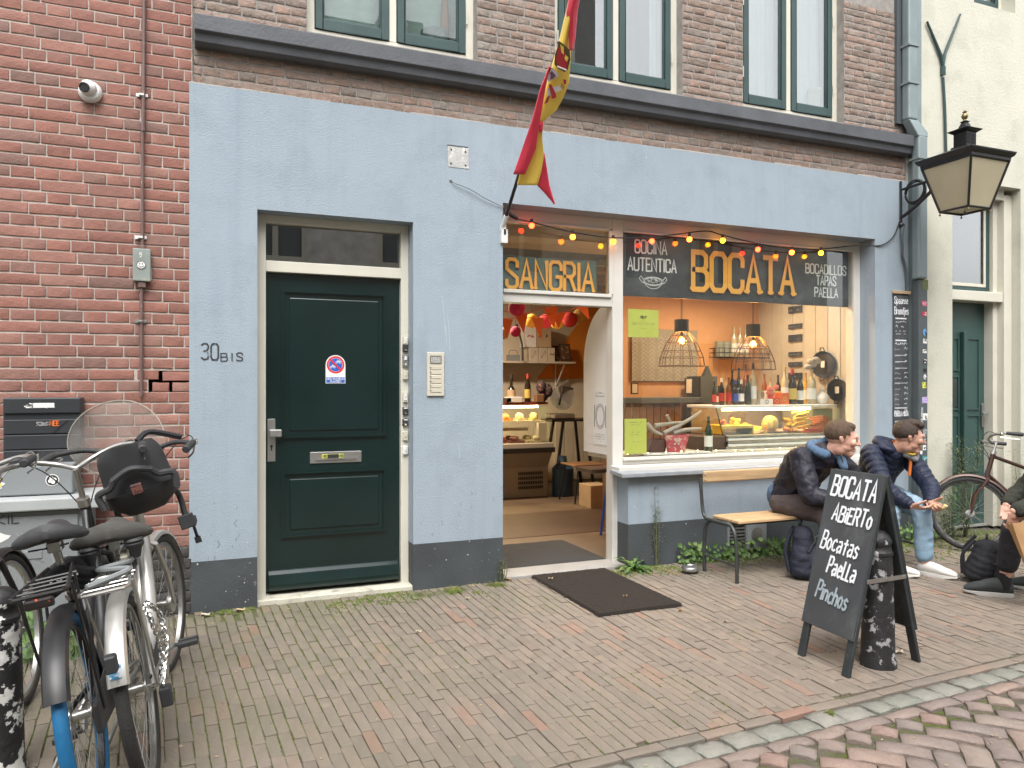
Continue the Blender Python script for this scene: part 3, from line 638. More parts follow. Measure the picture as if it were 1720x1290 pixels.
# upper windows
def casement(par, x0, x1, z0, z1, y, gm='glassup'):
    f = MB(); fw = .062; mid = (x0 + x1) / 2
    f.box(x0, x0 + fw, y, y + .09, z0, z1); f.box(x1 - fw, x1, y, y + .09, z0, z1); f.box(x0 + fw, x1 - fw, y, y + .09, z1 - fw, z1); f.box(x0 + fw, x1 - fw, y, y + .09, z0, z0 + .062); f.box(mid - .027, mid + .027, y, y + .09, z0 + .062, z1 - fw)
    win = f.build('window', M['cream'], par, bevel=.004)
    for a, c in ((x0 + fw, mid - .027), (mid + .027, x1 - fw)):
        s = MB(); g = .052; zz0, zz1 = z0 + .066, z1 - fw - .004; a += .004; c -= .004
        s.box(a, a + g, y - .012, y + .04, zz0, zz1); s.box(c - g, c, y - .012, y + .04, zz0, zz1); s.box(a + g, c - g, y - .012, y + .04, zz1 - g, zz1); s.box(a + g, c - g, y - .012, y + .04, zz0, zz0 + .072)
        # glazing bead
        s.box(a + g, a + g + .012, y + .0, y + .03, zz0 + .072, zz1 - g); s.box(c - g - .012, c - g, y, y + .03, zz0 + .072, zz1 - g); s.box(a + g + .012, c - g - .012, y, y + .03, zz0 + .072, zz0 + .084)
        s.build('sash', M['sash'], win, bevel=.003)
        MB().box(a + g + .004, c - g - .004, y + .012, y + .017, zz0 + .074, zz1 - g).build('pane', M[gm], win)
    h = MB()
    for zz in (z0 + .28, z0 + .9): 
        h.cyl((x1 - fw + .004, y - .016, zz), (x1 - fw + .004, y - .016, zz + .09), .006, 8); h.cyl((x0 + fw - .004, y - .016, zz), (x0 + fw - .004, y - .016, zz + .09), .006, 8)
    h.build('hinge', M['cream'], win)
    return win
M['glassup1'] = glass_mat('upper_left_window_glass', (.78, .83, .81), 1.6)
for x0, x1 in WINS: casement(shop, x0, x1, WZ0, WZ1, .085, 'glassup1' if x0 < 1 else 'glassup')
# rooms behind the upper windows
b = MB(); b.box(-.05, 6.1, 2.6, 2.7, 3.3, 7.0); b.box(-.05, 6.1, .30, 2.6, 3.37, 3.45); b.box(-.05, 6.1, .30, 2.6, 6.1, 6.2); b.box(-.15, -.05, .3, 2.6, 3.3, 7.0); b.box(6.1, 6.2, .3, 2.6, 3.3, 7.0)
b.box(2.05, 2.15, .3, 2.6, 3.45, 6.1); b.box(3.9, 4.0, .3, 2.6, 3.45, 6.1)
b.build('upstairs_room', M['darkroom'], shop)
def cloth(x0, x1, y, z0, z1, amp, n=40, nz=6, waves=9, amp2=0):
    b = MB(); b.smooth = True; vs = []
    for j in range(nz + 1):
        for i in range(n + 1):
            t, s_ = i / n, j / nz
            vs.append((x0 + (x1 - x0) * t, y + amp * math.sin(t * waves * 6.28 + .6 * s_) + amp2 * noise.noise(V((t * 5, s_ * 9, 1))), z0 + (z1 - z0) * s_))
    m_ = n + 1
    b.add(vs, [(j * m_ + i, j * m_ + i + 1, (j + 1) * m_ + i + 1, (j + 1) * m_ + i) for j in range(nz) for i in range(n)]); return b
def curtain(x0, x1, label, m, amp=.012, waves=9, amp2=0, z0=3.93, y=.24, nz=6, n=40, name='curtain'):
    o = cloth(0, x1 - x0, 0, 0, 5.7 - z0, amp, n, nz, waves, amp2).build(name, m, None, label=label, cat='curtain' if name == 'curtain' else 'blind'); o.location = (x0, y, z0); return o
curtain(.70, 1.20, 'crumpled pale grey blind filling the left half of the left upper window', M['curtg'], .004, 2, .03, nz=40, name='blind')
curtain(1.26, 1.78, 'flat grey slatted blind in the right half of the left upper window', M['curtg'], .001, 1, .004, y=.30, z0=4.0, nz=30, name='blind')
curtain(2.60, 2.76, 'gathered cream curtain at the left side of the middle upper window', mat('cream_curtain', (.55, .5, .38), .9, var=.1), .014, 4)
curtain(3.46, 3.57, 'narrow pale curtain at the right edge of the middle upper window', M['curt'], .01, 3)
curtain(4.30, 4.78, 'pale full curtain behind the left sash of the right upper window', M['curt'], .016, 5)
curtain(4.83, 5.30, 'pale full curtain behind the right sash of the right upper window', M['curt'], .016, 4)
one('bowl', M['greyplastic'], 'round pale green bowl on the sill inside the left upper window', 'bowl', lambda b: b.lathe([(0, 0), (.08, 0), (.10, .02), (.105, .10), (.098, .10), (.09, .03), (0, .02)], (1.58, .215, 3.98)))
one('vase', mat('terracotta', (.30, .15, .09), .8), 'tall terracotta coloured vase at the right edge of the left upper window', 'vase', lambda b: b.lathe([(0, 0), (.035, 0), (.03, .2), (.022, .35), (0, .35)], (1.665, .24, 4.06)))
one('ornament', M['curt'], 'small white crumpled ornament on the left upper window sill', 'ornament', lambda b: b.lathe([(0, 0), (.05, 0), (.035, .08), (.045, .11), (.015, .18), (.02, .22), (0, .24)], (1.33, .2, 3.98), sy=.6))
one('flower_pot', M['panelw'], 'square tapering pale pot at the right edge of the right upper window', 'pot', lambda b: b.lathe([(0, 0), (.055, 0), (.075, .17), (.085, .17), (.085, .2), (0, .2)], (5.19, .18, 3.97), n=4))
# building mass behind
b = MB(); b.box(-.15, 6.2, 5.3, 5.4, -.05, 7); b.box(-.25, -.15, .3, 5.4, -.05, 7.0); b.box(6.2, 6.3, .3, 5.4, -.05, 7.0); b.box(-.25, 6.3, .3, 5.4, 7.0, 7.1)
b.build('outer_shell', M['darkroom'], shop)

# ---- green house door
dr = MB(); Yd = .15
dr.box(.31, .372, .11, .22, -.02, 2.6); dr.box(1.298, 1.355, .11, .22, -.02, 2.6); dr.box(.372, 1.298, .11, .22, 2.545, 2.6); dr.box(.372, 1.298, .105, .22, 2.215, 2.29)
door_frame = dr.build('door_frame', M['cream'], shop, bevel=.004, seg=2)
MB().box(.372, 1.298, .155, .16, 2.29, 2.545).build('transom_pane', M['glassdk'], door_frame)
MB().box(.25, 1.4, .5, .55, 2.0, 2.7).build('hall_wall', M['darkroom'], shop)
b = MB(); b.box(.29, 1.375, .0, .22, -.02, .03); b.build('door_step', mat('worn_cream_step', (.48, .46, .38), .7, var=.2, vs=8, bump=.3, bs=40, col2=(.2, .18, .15), c2s=14, c2t=(.55, .7)), shop, bevel=.006)
x0, x1, z0, z1 = .376, 1.294, .048, 2.212
b = MB(); b.box(x0, x1, Yd, Yd + .04, z0, z1)
def moulding(b, x0, x1, z0, z1, y, w_=.032, h=.018):
    # stepped picture-frame moulding with mitred corners
    for k, (i0, i1, hh) in enumerate(((0, .4, h * .45), (.4, .75, h), (.75, 1, h * .55))):
        a0, a1 = w_ * i0, w_ * i1
        for P in (((x0 + a0, z0 + a0), (x1 - a0, z0 + a0), (x1 - a1, z0 + a1), (x0 + a1, z0 + a1)), ((x0 + a0, z1 - a0), (x0 + a1, z1 - a1), (x1 - a1, z1 - a1), (x1 - a0, z1 - a0)),
                  ((x0 + a0, z0 + a0), (x0 + a1, z0 + a1), (x0 + a1, z1 - a1), (x0 + a0, z1 - a0)), ((x1 - a0, z0 + a0), (x1 - a0, z1 - a0), (x1 - a1, z1 - a1), (x1 - a1, z0 + a1))):
            b.prism([(px, y, pz) for px, pz in P], (0, -hh, 0))
moulding(b, .47, 1.205, 1.075, 2.11, Yd); moulding(b, .47, 1.205, .395, .865, Yd)
door = b.build('green_door', M['green'], shop)
for zz0, zz1 in ((1.135, 2.05), (.455, .805)):
    MB().box(.53, 1.145, Yd - .008, Yd + .01, zz0, zz1).build('door_panel', M['green'], door, bevel=.007, seg=2)
MB().prism([(x0 + .012, Yd, .06), (x0 + .012, Yd - .05, .06), (x0 + .012, Yd - .055, .10), (x0 + .012, Yd - .035, .165), (x0 + .012, Yd - .015, .185), (x0 + .012, Yd, .19)], (x1 - x0 - .024, 0, 0)).build('weather_bar', M['green'], door, bevel=.003)
b = MB(); b.box(.385, .437, Yd - .006, Yd, .93, 1.22); lock = b.build('lock_plate', M['steel'], door, bevel=.002)
b = MB(); b.cyl((.411, Yd - .006, 1.125), (.411, Yd - .035, 1.125), .014, 14); b.box(.392, .475, Yd - .06, Yd - .034, 1.098, 1.150); b.build('door_knob', M['steel'], lock, bevel=.008, seg=3)
b = MB(); b.cyl((.411, Yd - .006, 1.035), (.411, Yd - .012, 1.035), .009, 12); b.box(.407, .415, Yd - .011, Yd - .006, 1.005, 1.03); b.build('keyhole', M['blackm'], lock)
b = MB(); b.box(.665, 1.022, Yd - .008, Yd, .905, .985); slot = b.build('letter_slot', M['steel'], door, bevel=.003)
b = MB(); b.box(.70, .985, Yd - .014, Yd - .008, .924, .934); b.build('slot_flap', M['chrome'], slot)
b = MB(); b.box(.745, .895, Yd - .0105, Yd - .008, .940, .968); b.build('slot_sticker', M['yellow'], slot)
b = MB(); b.box(.783, .862, Yd - .012, Yd - .0105, .941, .967); b.build('slot_sticker_print', M['ink'], slot)
b = MB(); text_mb(b, 'NEE', (.750, Yd - .0112, .947), (1, 0, 0), (0, 0, 1), .015, width=.028, wt=.2); text_mb(b, 'NEE', (.866, Yd - .0112, .947), (1, 0, 0), (0, 0, 1), .015, width=.026, wt=.2); b.build('slot_sticker_word', M['ink'], slot)
# no-bicycles sticker
st = thing('parking_sticker', 'round topped red and blue no bicycles sticker on the green door', 'sticker', (.84, Yd - .0, 1.475))
cx, cz = .8395, 1.592
yb = Yd - .0085
poly = [(cx - .068, yb, 1.462), (cx + .068, yb, 1.462)] + arc((cx, yb, 1.592), .068, 0, 180, 16); MB().prism(poly, (0, -.0015, 0)).build('backing', M['paper'], st)
def disc(c, r, y, r0=0, n=28): 
    b = MB(); c = V(c)
    if r0: b.add([(c.x + q * math.cos(a * 6.2832 / n), y, c.z + q * math.sin(a * 6.2832 / n)) for q in (r0, r) for a in range(n)], [(i, (i + 1) % n, n + (i + 1) % n, n + i) for i in range(n)])
    else: b.add([(c.x + r * math.cos(a * 6.2832 / n), y, c.z + r * math.sin(a * 6.2832 / n)) for a in range(n)], [tuple(range(n))])
    return b
Mblue = mat('sticker_blue', (.01, .10, .45), .5, var=.03); Mred = mat('sticker_red', (.60, .02, .03), .5, var=.03)
disc((cx, 0, cz), .061, yb - .002, .048).build('red_ring', Mred, st); disc((cx, 0, cz), .046, yb - .0021).build('blue_disc', Mblue, st)
b = MB()
for ox, oz in ((-.019, -.016), (.019, .017)):
    for s_ in (-1, 1): b.add([(cx + ox + s_ * .0115 + q * math.cos(a * 6.2832 / 12), yb - .003, cz + oz + q * math.sin(a * 6.2832 / 12)) for q in (.0055, .008) for a in range(12)], [(i, (i + 1) % 12, 12 + (i + 1) % 12, 12 + i) for i in range(12)])
    ribbon(b, [V((-.011, 0)), V((-.003, .011)), V((.008, .011)), V((.0115, 0))], .003, lambda p: V((cx + ox + p.x, yb - .0031, cz + oz + p.y)))
    ribbon(b, [V((-.003, .011)), V((.002, 0)), V((.008, .010))], .003, lambda p: V((cx + ox + p.x, yb - .0032, cz + oz + p.y)))
    ribbon(b, [V((-.007, .016)), V((.000, .016))], .003, lambda p: V((cx + ox + p.x, yb - .0032, cz + oz + p.y)))
b.build('bicycle_symbol', M['paper'], st)
b = MB(); ribbon(b, [V((-.034, .034)), V((.034, -.034))], .011, lambda p: V((cx + p.x, yb - .0036, cz + p.y))); b.build('red_slash', Mred, st)
MB().box(cx - .064, cx + .064, yb - .0022, yb - .0016, 1.466, 1.506).build('blue_strip', Mblue, st)
b = MB(); text_mb(b, 'GEEN RIJWIELEN', (cx - .060, yb - .003, 1.488), (1, 0, 0), (0, 0, 1), .014, width=.120, wt=.17); text_mb(b, 'PLAATSEN', (cx - .036, yb - .003, 1.469), (1, 0, 0), (0, 0, 1), .014, width=.072, wt=.17); b.build('sticker_words', M['paper'], st)
# house number
b = MB(); text_mb(b, '30', (-.028, YF - .002, 1.612), (1, 0, 0), (0, 0, 1), .10, width=.10, wt=.1, jit=.03); text_mb(b, 'BIS', (.088, YF - .002, 1.604), (1, 0, .03), (0, 0, 1), .05, width=.13, wt=.14, jit=.05, gap=.35)
o = b.build('house_number', mat('dark_number_paint', (.03, .03, .03), .6, col2=(.3, .35, .4), c2s=30, c2t=(.6, .7)), shop)
# doorbells on the frame
bell_specs = [(573, 'tall cream doorbell with a small screw above it, topmost on the green door frame', 'ivory', .052), (584, 'black rounded doorbell second from the top of the green door frame', 'blackp', .062), (606, 'grey doorbell with a white name strip under the black rounded one', 'steel', .085), (630, 'square cream doorbell with a round button below the grey one', 'ivory', .062),
              (667, 'cream doorbell with two small marks in the middle of the green door frame', 'ivory', .072), (690, 'black doorbell with a white name strip below the marked cream one', 'blackp', .058), (709, 'black doorbell with a white dot and white strip', 'blackp', .055), (732, 'plain cream doorbell between the dotted black one and the lowest white one', 'ivory', .065), (756, 'oval white doorbell lowest on the green door frame', 'plastic', .068)]
for i, (v, lab, mm, hh) in enumerate(bell_specs):
    p = at(680, v, .11); t = thing('doorbell', lab, 'doorbell', (1.327, .11, p.z - hh / 2), 'doorbells on the green door frame')
    ww = .04 if mm != 'ivory' else .034
    rr = .016 if i == 8 else (.008 if mm == 'blackp' else .003)
    MB().box(1.327 - ww / 2, 1.327 + ww / 2, .088, .11, p.z - hh / 2, p.z + hh / 2).build('case', M[mm], t, bevel=rr, seg=3)
    if i in (0, 2, 4): MB().box(1.317, 1.337, .085, .088, p.z - hh * (.3 if i != 2 else -.05), p.z + hh * .38).build('name_strip', M['plastic'], t)
    elif i in (5, 6): MB().box(1.314, 1.340, .086, .088, p.z + hh * .25, p.z + hh * .42).build('name_strip', M['plastic'], t)
    MB().cyl((1.327, .088, p.z - hh * (.3 if i in (1, 2, 5, 6) else 0)), (1.327, .084, p.z - hh * (.3 if i in (1, 2, 5, 6) else 0)), .0075, 12).build('button', M['ivory'] if i not in (1, 5) else M['steel'], t)
# intercom
t = thing('intercom', 'cream intercom panel with six name plates on the blue wall', 'intercom', (1.515, YF, 1.372))
MB().box(1.453, 1.579, YF - .014, YF, 1.372, 1.683).build('case', M['ivory'], t, bevel=.004, seg=2)
b = MB(); b.box(1.474, 1.558, YF - .017, YF - .014, 1.603, 1.66); b.build('speaker_grille', M['steel'], t)
b = MB()
for i in range(5):
    for j in range(6): b.box(1.481 + j * .012, 1.489 + j * .012, YF - .0185, YF - .017, 1.610 + i * .0085, 1.615 + i * .0085)
b.build('grille_bars', M['plastic'], t, kind='stuff')
for i in range(6):
    zz = 1.572 - i * .032; o = MB().box(1.476, 1.556, YF - .018, YF - .014, zz - .013, zz + .013).build('name_plate', M['ivory'] if i % 3 else M['panelw'], t, bevel=.002)
    MB().prism([(1.474, YF - .02, zz + .012), (1.474, YF - .02, zz - .006), (1.484, YF - .02, zz + .003)], (0, .003, 0)).build('bell_button', M['steel'], o)
# patch of old fixing plate, hook and wire
t = thing('wall_plate', 'square patch of bare plaster with four screw holes on the blue wall', 'plate', (1.688, YF, 3.014))
b = MB(); b.box(1.610, 1.766, YF - .003, YF, 3.020, 3.172); b.build('plaster', mat('bare_plaster', (.42, .42, .41), .9, var=.15, vs=20, col2=(.62, .62, .6), c2s=16, c2t=(.55, .6), bump=.5, bs=50), t)
b = MB()
for px, pz in ((1.635, 3.145), (1.742, 3.14), (1.632, 3.045), (1.742, 3.042)): b.cyl((px, YF - .003, pz), (px, YF - .006, pz), .006, 8)
b.build('screw_hole', M['blackm'], t, kind='stuff')
MB().box(1.606, 1.762, YF - .005, YF - .001, 3.172, 3.178).build('rim', M['plinth'], t)
one('wire', M['greyplastic'], 'thin grey wire hanging from a hole in the wall to the flagpole bracket', 'wire', lambda b: (b.tube(bez([at(757, 303, -.02), at(765, 308, -.035), at(790, 318, -.04), at(815, 333, -.04), at(846, 348, -.03)]), .0035, 6), b.ball(at(757, 303, -.02), .012, n=8, m=5)))

# ---- shop front joinery
YS = .15
b = MB()
b.box(2.034, 2.10, YS, YS + .09, 0, 2.80)       # left jamb
b.box(5.63, 5.72, YS, YS + .09, .78, 2.80)
b.box(3.055, 3.155, YS, YS + .10, 0, 2.80)      # post between door and window
b.box(2.10, 3.055, YS, YS + .09, 2.71, 2.80); b.box(3.155, 5.63, YS, YS + .09, 2.71, 2.80)
b.box(2.10, 3.055, YS, YS + .09, 2.085, 2.165)
b.box(3.155, 5.63, YS, YS + .09, .80, .85)
sf = b.build('shop_window', M['white'], shop, bevel=.005, seg=2)
b = MB(); b.box(2.10, 3.04, YS - .018, YS, 2.158, 2.186); b.box(3.02, 3.055, YS - .012, YS, 2.186, 2.70); b.box(3.145, 5.66, YS - .02, YS, .835, .862); b.box(5.63, 5.645, YS - .01, YS, .862, 2.70); b.box(3.155, 5.645, YS - .012, YS, 2.70, 2.715); b.box(2.10, 3.02, YS - .012, YS, 2.70, 2.715)
b.build('glazing_bead', M['white'], sf, bevel=.003)
MB().box(3.03, 5.72, .0, .145, .745, .80).build('lower_rail', M['white'], sf, bevel=.003)
MB().box(3.155, 5.63, YS + .02, YS + .026, .85, 2.71).build('pane', M['glass'], sf)
MB().box(2.10, 3.055, YS + .02, YS + .026, 2.165, 2.71).build('pane', M['glass'], sf)
b = MB(); b.prism([(3.0, -.10, .725), (5.78, -.10, .725), (5.78, .10, .742), (3.0, .10, .742)], (0, 0, .035)); b.build('window_sill', M['sill'], shop, bevel=.006, seg=2)
MB().box(2.034, 3.10, .0, .30, -.02, .022).build('threshold', M['tile'], shop, bevel=.005)
# signboard behind the glass
sg = thing('signboard', 'black signboard with large orange shop name along the top of the display window', 'sign', (4.4, .215, 2.19))
MB().box(3.158, 5.628, .205, .225, 2.19, 2.708).build('board', M['sign'], sg)
ys = .2035
def sign_word(txt, x0, z0, h, w_, wt, par, m, shadow=None, serif=.05, name='lettering', y=ys):
    if shadow:
        b = MB(); text_mb(b, txt, (x0 + .011, y, z0 - .004), (1, 0, 0), (0, 0, 1), h, width=w_, wt=wt, serif=serif); b.build(name, shadow, par)
        y -= .015
    b = MB(); text_mb(b, txt, (x0, y, z0), (1, 0, 0), (0, 0, 1), h, width=w_, wt=wt, serif=serif); return b.build(name, m, par)
pA, pB = at(1163, 490, .2), at(1334, 490, .2)
sign_word('BOCATA', pA.x, 2.275, .318, pB.x - pA.x - .02, .14, sg, M['letter'], M['letters'], serif=.09)
sign_word('COCINA', 3.300, 2.553, .105, .305, .13, sg, M['letterw'], serif=0); sign_word('AUTENTICA', 3.232, 2.405, .105, .465, .13, sg, M['letterw'], serif=0)
for w_, u0, u1, v in (('BOCADILLOS', 1354, 1420, 458), ('TAPAS', 1372, 1404, 478), ('PAELLA', 1369, 1407, 498)):
    a, c = at(u0, v, .2), at(u1, v, .2); sign_word(w_, a.x, a.z - .0, .084, c.x - a.x, .14, sg, M['letterw'], serif=0)
# paella pan drawing
b = MB(); cc = V((3.475, 0, 2.322)); T = lambda p: V((cc.x + p.x, ys, cc.z + p.y))
el = lambda rx, rz, a0, a1, n=24, ox=0, oz=0: [V((ox + rx * math.cos(R(a0 + (a1 - a0) * i / n)), oz + rz * math.sin(R(a0 + (a1 - a0) * i / n)))) for i in range(n + 1)]
ribbon(b, el(.085, .03, 0, 360), .005, T); ribbon(b, el(.098, .036, 0, 360), .004, T); ribbon(b, el(.085, .062, 185, 355), .005, T)
for s_ in (-1, 1): ribbon(b, [V((s_ * .095, .012)), V((s_ * .12, .04)), V((s_ * .135, .02)), V((s_ * .11, -.012)), V((s_ * .088, -.018))], .005, T)
for _ in range(26):
    a = random.uniform(0, 6.28); q = random.random() ** .5; c_ = V((q * .07 * math.cos(a), q * .022 * math.sin(a) + .004)); d_ = V((random.uniform(-.012, .012), random.uniform(-.008, .008))); ribbon(b, [c_ - d_, c_ + d_], .004, T)
b.build('pan_drawing', M['letterw'], sg)
s2 = thing('sangria_sign', 'grey green board with orange sangria lettering above the shop door', 'sign', (2.6, .25, 2.19))
MB().box(2.115, 2.955, .235, .25, 2.19, 2.46).build('board', M['signg'], s2)
sign_word('SANGRIA', 2.160, 2.212, .218, .755, .125, s2, M['letter'], M['letters'], serif=.055, y=.2335)
# notices on the glass
def notice(name, label, u0, v0, u1, v1, lines, big=None, y=.182, m='yellow', cat='notice'):
    a, c = at(u0, v1, y), at(u1, v0, y); W_, H_ = c.x - a.x, c.z - a.z
    t = thing(name, label, cat, ((a.x + c.x) / 2, y, a.z)); MB().box(a.x, c.x, y, y + .001, a.z, c.z).build('sheet', M[m], t)
    b = MB()
    if big: text_mb(b, big[0], (a.x + W_ / 2 - big[2] / 2, y - .001, a.z + H_ * big[1]), (1, 0, 0), (0, 0, 1), big[3], width=big[2], wt=.2)
    for fz, fw, hh in lines: scribble(b, (a.x + W_ * (1 - fw) / 2, y - .001, a.z + H_ * fz), (1, 0, 0), (0, 0, 1), W_ * fw, hh, wt=.16)
    b.build('print', M['ink'], t); return t
notice('yellow_notice', 'wide yellow paper notice headed help, top left of the display window', 1055, 521, 1106, 566, [(.50, .74, .008), (.44, .72, .008), (.30, .18, .008)], ('HELP', .68, .055, .02))
notice('yellow_notice', 'tall yellow paper menu in the bottom left corner of the display window', 1049, 703, 1086, 763, [(.88, .55, .014), (.82, .5, .009), (.6, .34, .013), (.53, .5, .009), (.33, .34, .008), (.28, .1, .008)])
# string of bulbs
sl = thing('string_lights', 'black cable of round red orange and yellow bulbs across the shop front', 'string lights', (3.8, .05, 2.5))
cab = [(846, 352, .0), (862, 366, .03), (893, 373, .07), (962, 390, .07), (1030, 399, .07), (1095, 398, .07), (1140, 393, .07), (1187, 388, .08), (1214, 395, .07), (1273, 409, .07), (1330, 417, .07), (1379, 418, .07), (1420, 414, .06), (1448, 412, .0), (1480, 412, -.03), (1500, 398, -.04), (1511, 372, -.03)]
MB().tube(bez([at(*q) for q in cab], 6), .0055, 7).build('cable', M['rubber'], sl)
MB().ball(at(853, 357, .0), .03, .02, .022).cyl(at(853, 357, .0), at(868, 367, .04), .014, 10).build('plug', M['rubber'], sl)
ecol = {'r': (1, .035, .01), 'o': (1, .16, .01), 'y': (1, .33, .008)}; EM = {k: emit_mat('lit_%s_bulb' % {'r': 'red', 'o': 'orange', 'y': 'yellow'}[k], c, {'r': 8, 'o': 9, 'y': 8}[k]) for k, c in ecol.items()}
for (u, v, k) in ((893, 379, 'r'), (962, 398, 'o'), (1030, 406, 'y'), (1095, 405, 'r'), (1158, 402, 'o'), (1214, 404, 'y'), (1273, 419, 'r'), (1330, 424, 'o'), (1379, 425, 'y')):
    p = at(u, v, .07)
    MB().ball(p, .0215, n=16, m=12).build('bulb', EM[k], sl)
    MB().cyl(p + V((0, 0, .018)), p + V((0, 0, .05)), .0125, 10).build('socket', M['rubber'], sl)
# door jamb wear bracket + flag bracket
one('jamb_bracket', M['plastic'], 'small white plastic bracket on the left door jamb', 'bracket', lambda b: b.box(2.03, 2.052, -.045, -.02, 2.555, 2.65), bevel=.003)

# ================================================================== LEFT HOUSE (red brick)
random.seed(5)
lh = thing('brick_house', 'red brick house wall with pale joints at the left edge', 'building', (-1.3, 0, 0))
b = MB(); cr = (-.335, -.10, 1.405, 1.54)
b.box(-3.2, -.082, -.0122, .3, -.1, cr[2]); b.box(-3.2, -.082, -.0122, .3, cr[3], 7.5); b.box(-3.2, cr[0], -.0122, .3, cr[2], cr[3]); b.box(cr[1], -.082, -.0122, .3, cr[2], cr[3])
b.build('mortar_wall', M['mortar'], lh)
MB().box(-3.2, -.082, .3, 5, -.1, 7.5).build('house_body', M['darkroom'], lh)
b = MB(); b.box(-.45, -.085, .085, .2, 1.36, 1.57); b.build('crack_cavity', M['darkbrick'], lh)
SS = BrickSet('brick', .243, .10, .0605, .0013, .0014, M['red'], 8); SH = BrickSet('brick', .114, .10, .0605, .0013, .0014, M['red'], 8)
items = []; z = .46; r_ = 0
def skip(cx, z, a, c): return a > -.42 and c > -.36 and 1.40 < z < 1.54
while z < 4.05:
    k = 's' if r_ % 2 else 'h'
    course(z, -1.9 if z > .4 else -1.9, -.084, k, (r_ % 4) * .03 + (.062 if k == 'h' else 0), SS, SH, .243, .114, .251, .1255, -.016, items, .005, 1.0, skip)
    z += .0702; r_ += 1
# bricks left loose around the crack
for cx, cz, wd, st, base, ry in ((-.336, 1.513, .118, SH, .114, 0), (-.171, 1.505, .166, SH, .114, -.01), (-.367, 1.443, .055, SH, .114, 0), (-.264, 1.436, .094, SH, .114, .02), (-.143, 1.437, .108, SH, .114, -.01)):
    items.append((V((cx, -.014, cz)), 0, st, wd / base, .95, (0, ry)))
lay(lh, 'brick', items, M['red_i'], 300)
DS = BrickSet('brick', .243, .10, .060, .0025, .002, M['darkbrick'], 5); DH = BrickSet('brick', .114, .10, .060, .0025, .002, M['darkbrick'], 5)
dark = MB().box(-3.2, -.082, -.0155, -.0122, -.1, .425).build('dark_base', mat('dark_mortar', (.10, .095, .09), .9), lh)
items = []; z = .04
r_ = 0
while z < .43:
    k = 's' if r_ % 2 else 'h'; course(z, -1.5, -.084, k, r_ * .03, DS, DH, .243, .114, .251, .1255, -.02, items, .006); z += .0702; r_ += 1
for it in items: pass
lay(dark, 'brick', items, M['darkbrick'], 300)
# brown pipe, clamps, junction box
t = thing('cable_pipe', 'thin reddish brown pipe with flaking paint running up the red brick wall', 'pipe', (-.37, -.035, 1.35))
MB().tube([(-.372, -.035, 1.38), (-.372, -.035, 2.10)], .0105, 10).tube([(-.366, -.035, 2.30), (-.366, -.035, 3.05)], .0105, 10).tube([(-.362, -.035, 3.05), (-.350, -.035, 4.9)], .0115, 10).build('tube', M['pipe'], t)
MB().cyl((-.364, -.035, 3.02), (-.364, -.035, 3.10), .015, 10).build('coupling', M['pipe'], t)
for v, u in ((160, 238), (399, 236), (540, 236)):
    p = at(u, v, -.03)
    MB().box(p.x - .032, p.x - .012, -.028, -.018, p.z - .011, p.z + .011).box(p.x + .012, p.x + .034, -.028, -.018, p.z - .008, p.z + .012).box(p.x - .014, p.x + .014, -.052, -.02, p.z - .007, p.z + .007).build('clamp', M['plastic'] if v != 540 else M['steel'], t, bevel=.002)
t = thing('junction_box', 'grey junction box with a smiley sticker and the number nine on the brick wall', 'junction box', (-.37, -.02, 2.07))
MB().box(-.418, -.318, -.065, -.02, 2.088, 2.290).build('case', M['conbox'], t, bevel=.006, seg=2)
MB().box(-.39, -.346, -.055, -.025, 2.05, 2.088).box(-.385, -.351, -.055, -.025, 2.29, 2.312).build('cable_gland', M['pipe'], t, bevel=.003)
disc((-.371, 0, 2.188), .026, -.067).build('smiley_sticker', M['paper'], t)
b = MB(); T = lambda p: V((-.371 + p.x, -.0685, 2.188 + p.y))
ribbon(b, [V((.024 * math.cos(R(a)), .024 * math.sin(R(a)))) for a in range(0, 361, 20)], .003, T); ribbon(b, [V((.015 * math.cos(R(a)), .014 * math.sin(R(a)) + .001)) for a in range(200, 341, 20)], .003, T)
for s_ in (-.007, .007): ribbon(b, [V((s_, .003)), V((s_, .011))], .0045, T)
b.build('smiley_drawing', M['ink'], t)
b = MB(); text_mb(b, '9', (-.379, -.067, 2.236), (1, 0, 0), (0, 0, 1), .028, wt=.16); b.build('number', M['paper'], t)
# security camera
pc = at(152, 156, -.02)
t = thing('security_camera', 'white dome security camera high on the red brick wall', 'camera', tuple(pc))
MB().lathe([(0, .004), (.058, .004), (.066, .0), (.064, -.022), (.052, -.034), (0, -.036)], pc, (0, -1, 0), 28).build('base', M['plastic'], t) if 0 else MB().lathe([(0, 0), (.062, 0), (.066, .01), (.062, .03), (.05, .042), (0, .044)], pc, (0, -1, 0), 28).build('base', M['plastic'], t)
hd = V((-.35, -.85, -.28)).normalized(); c0 = pc + V((-.006, -.05, .012))
MB().ball(c0, .046, n=22, m=14).build('dome', M['plastic'], t)
MB().lathe([(.0, .030), (.028, .030), (.030, .048), (.025, .050), (.024, .046), (0, .046)], c0, tuple(hd), 22).build('lens', M['blackp'], t)
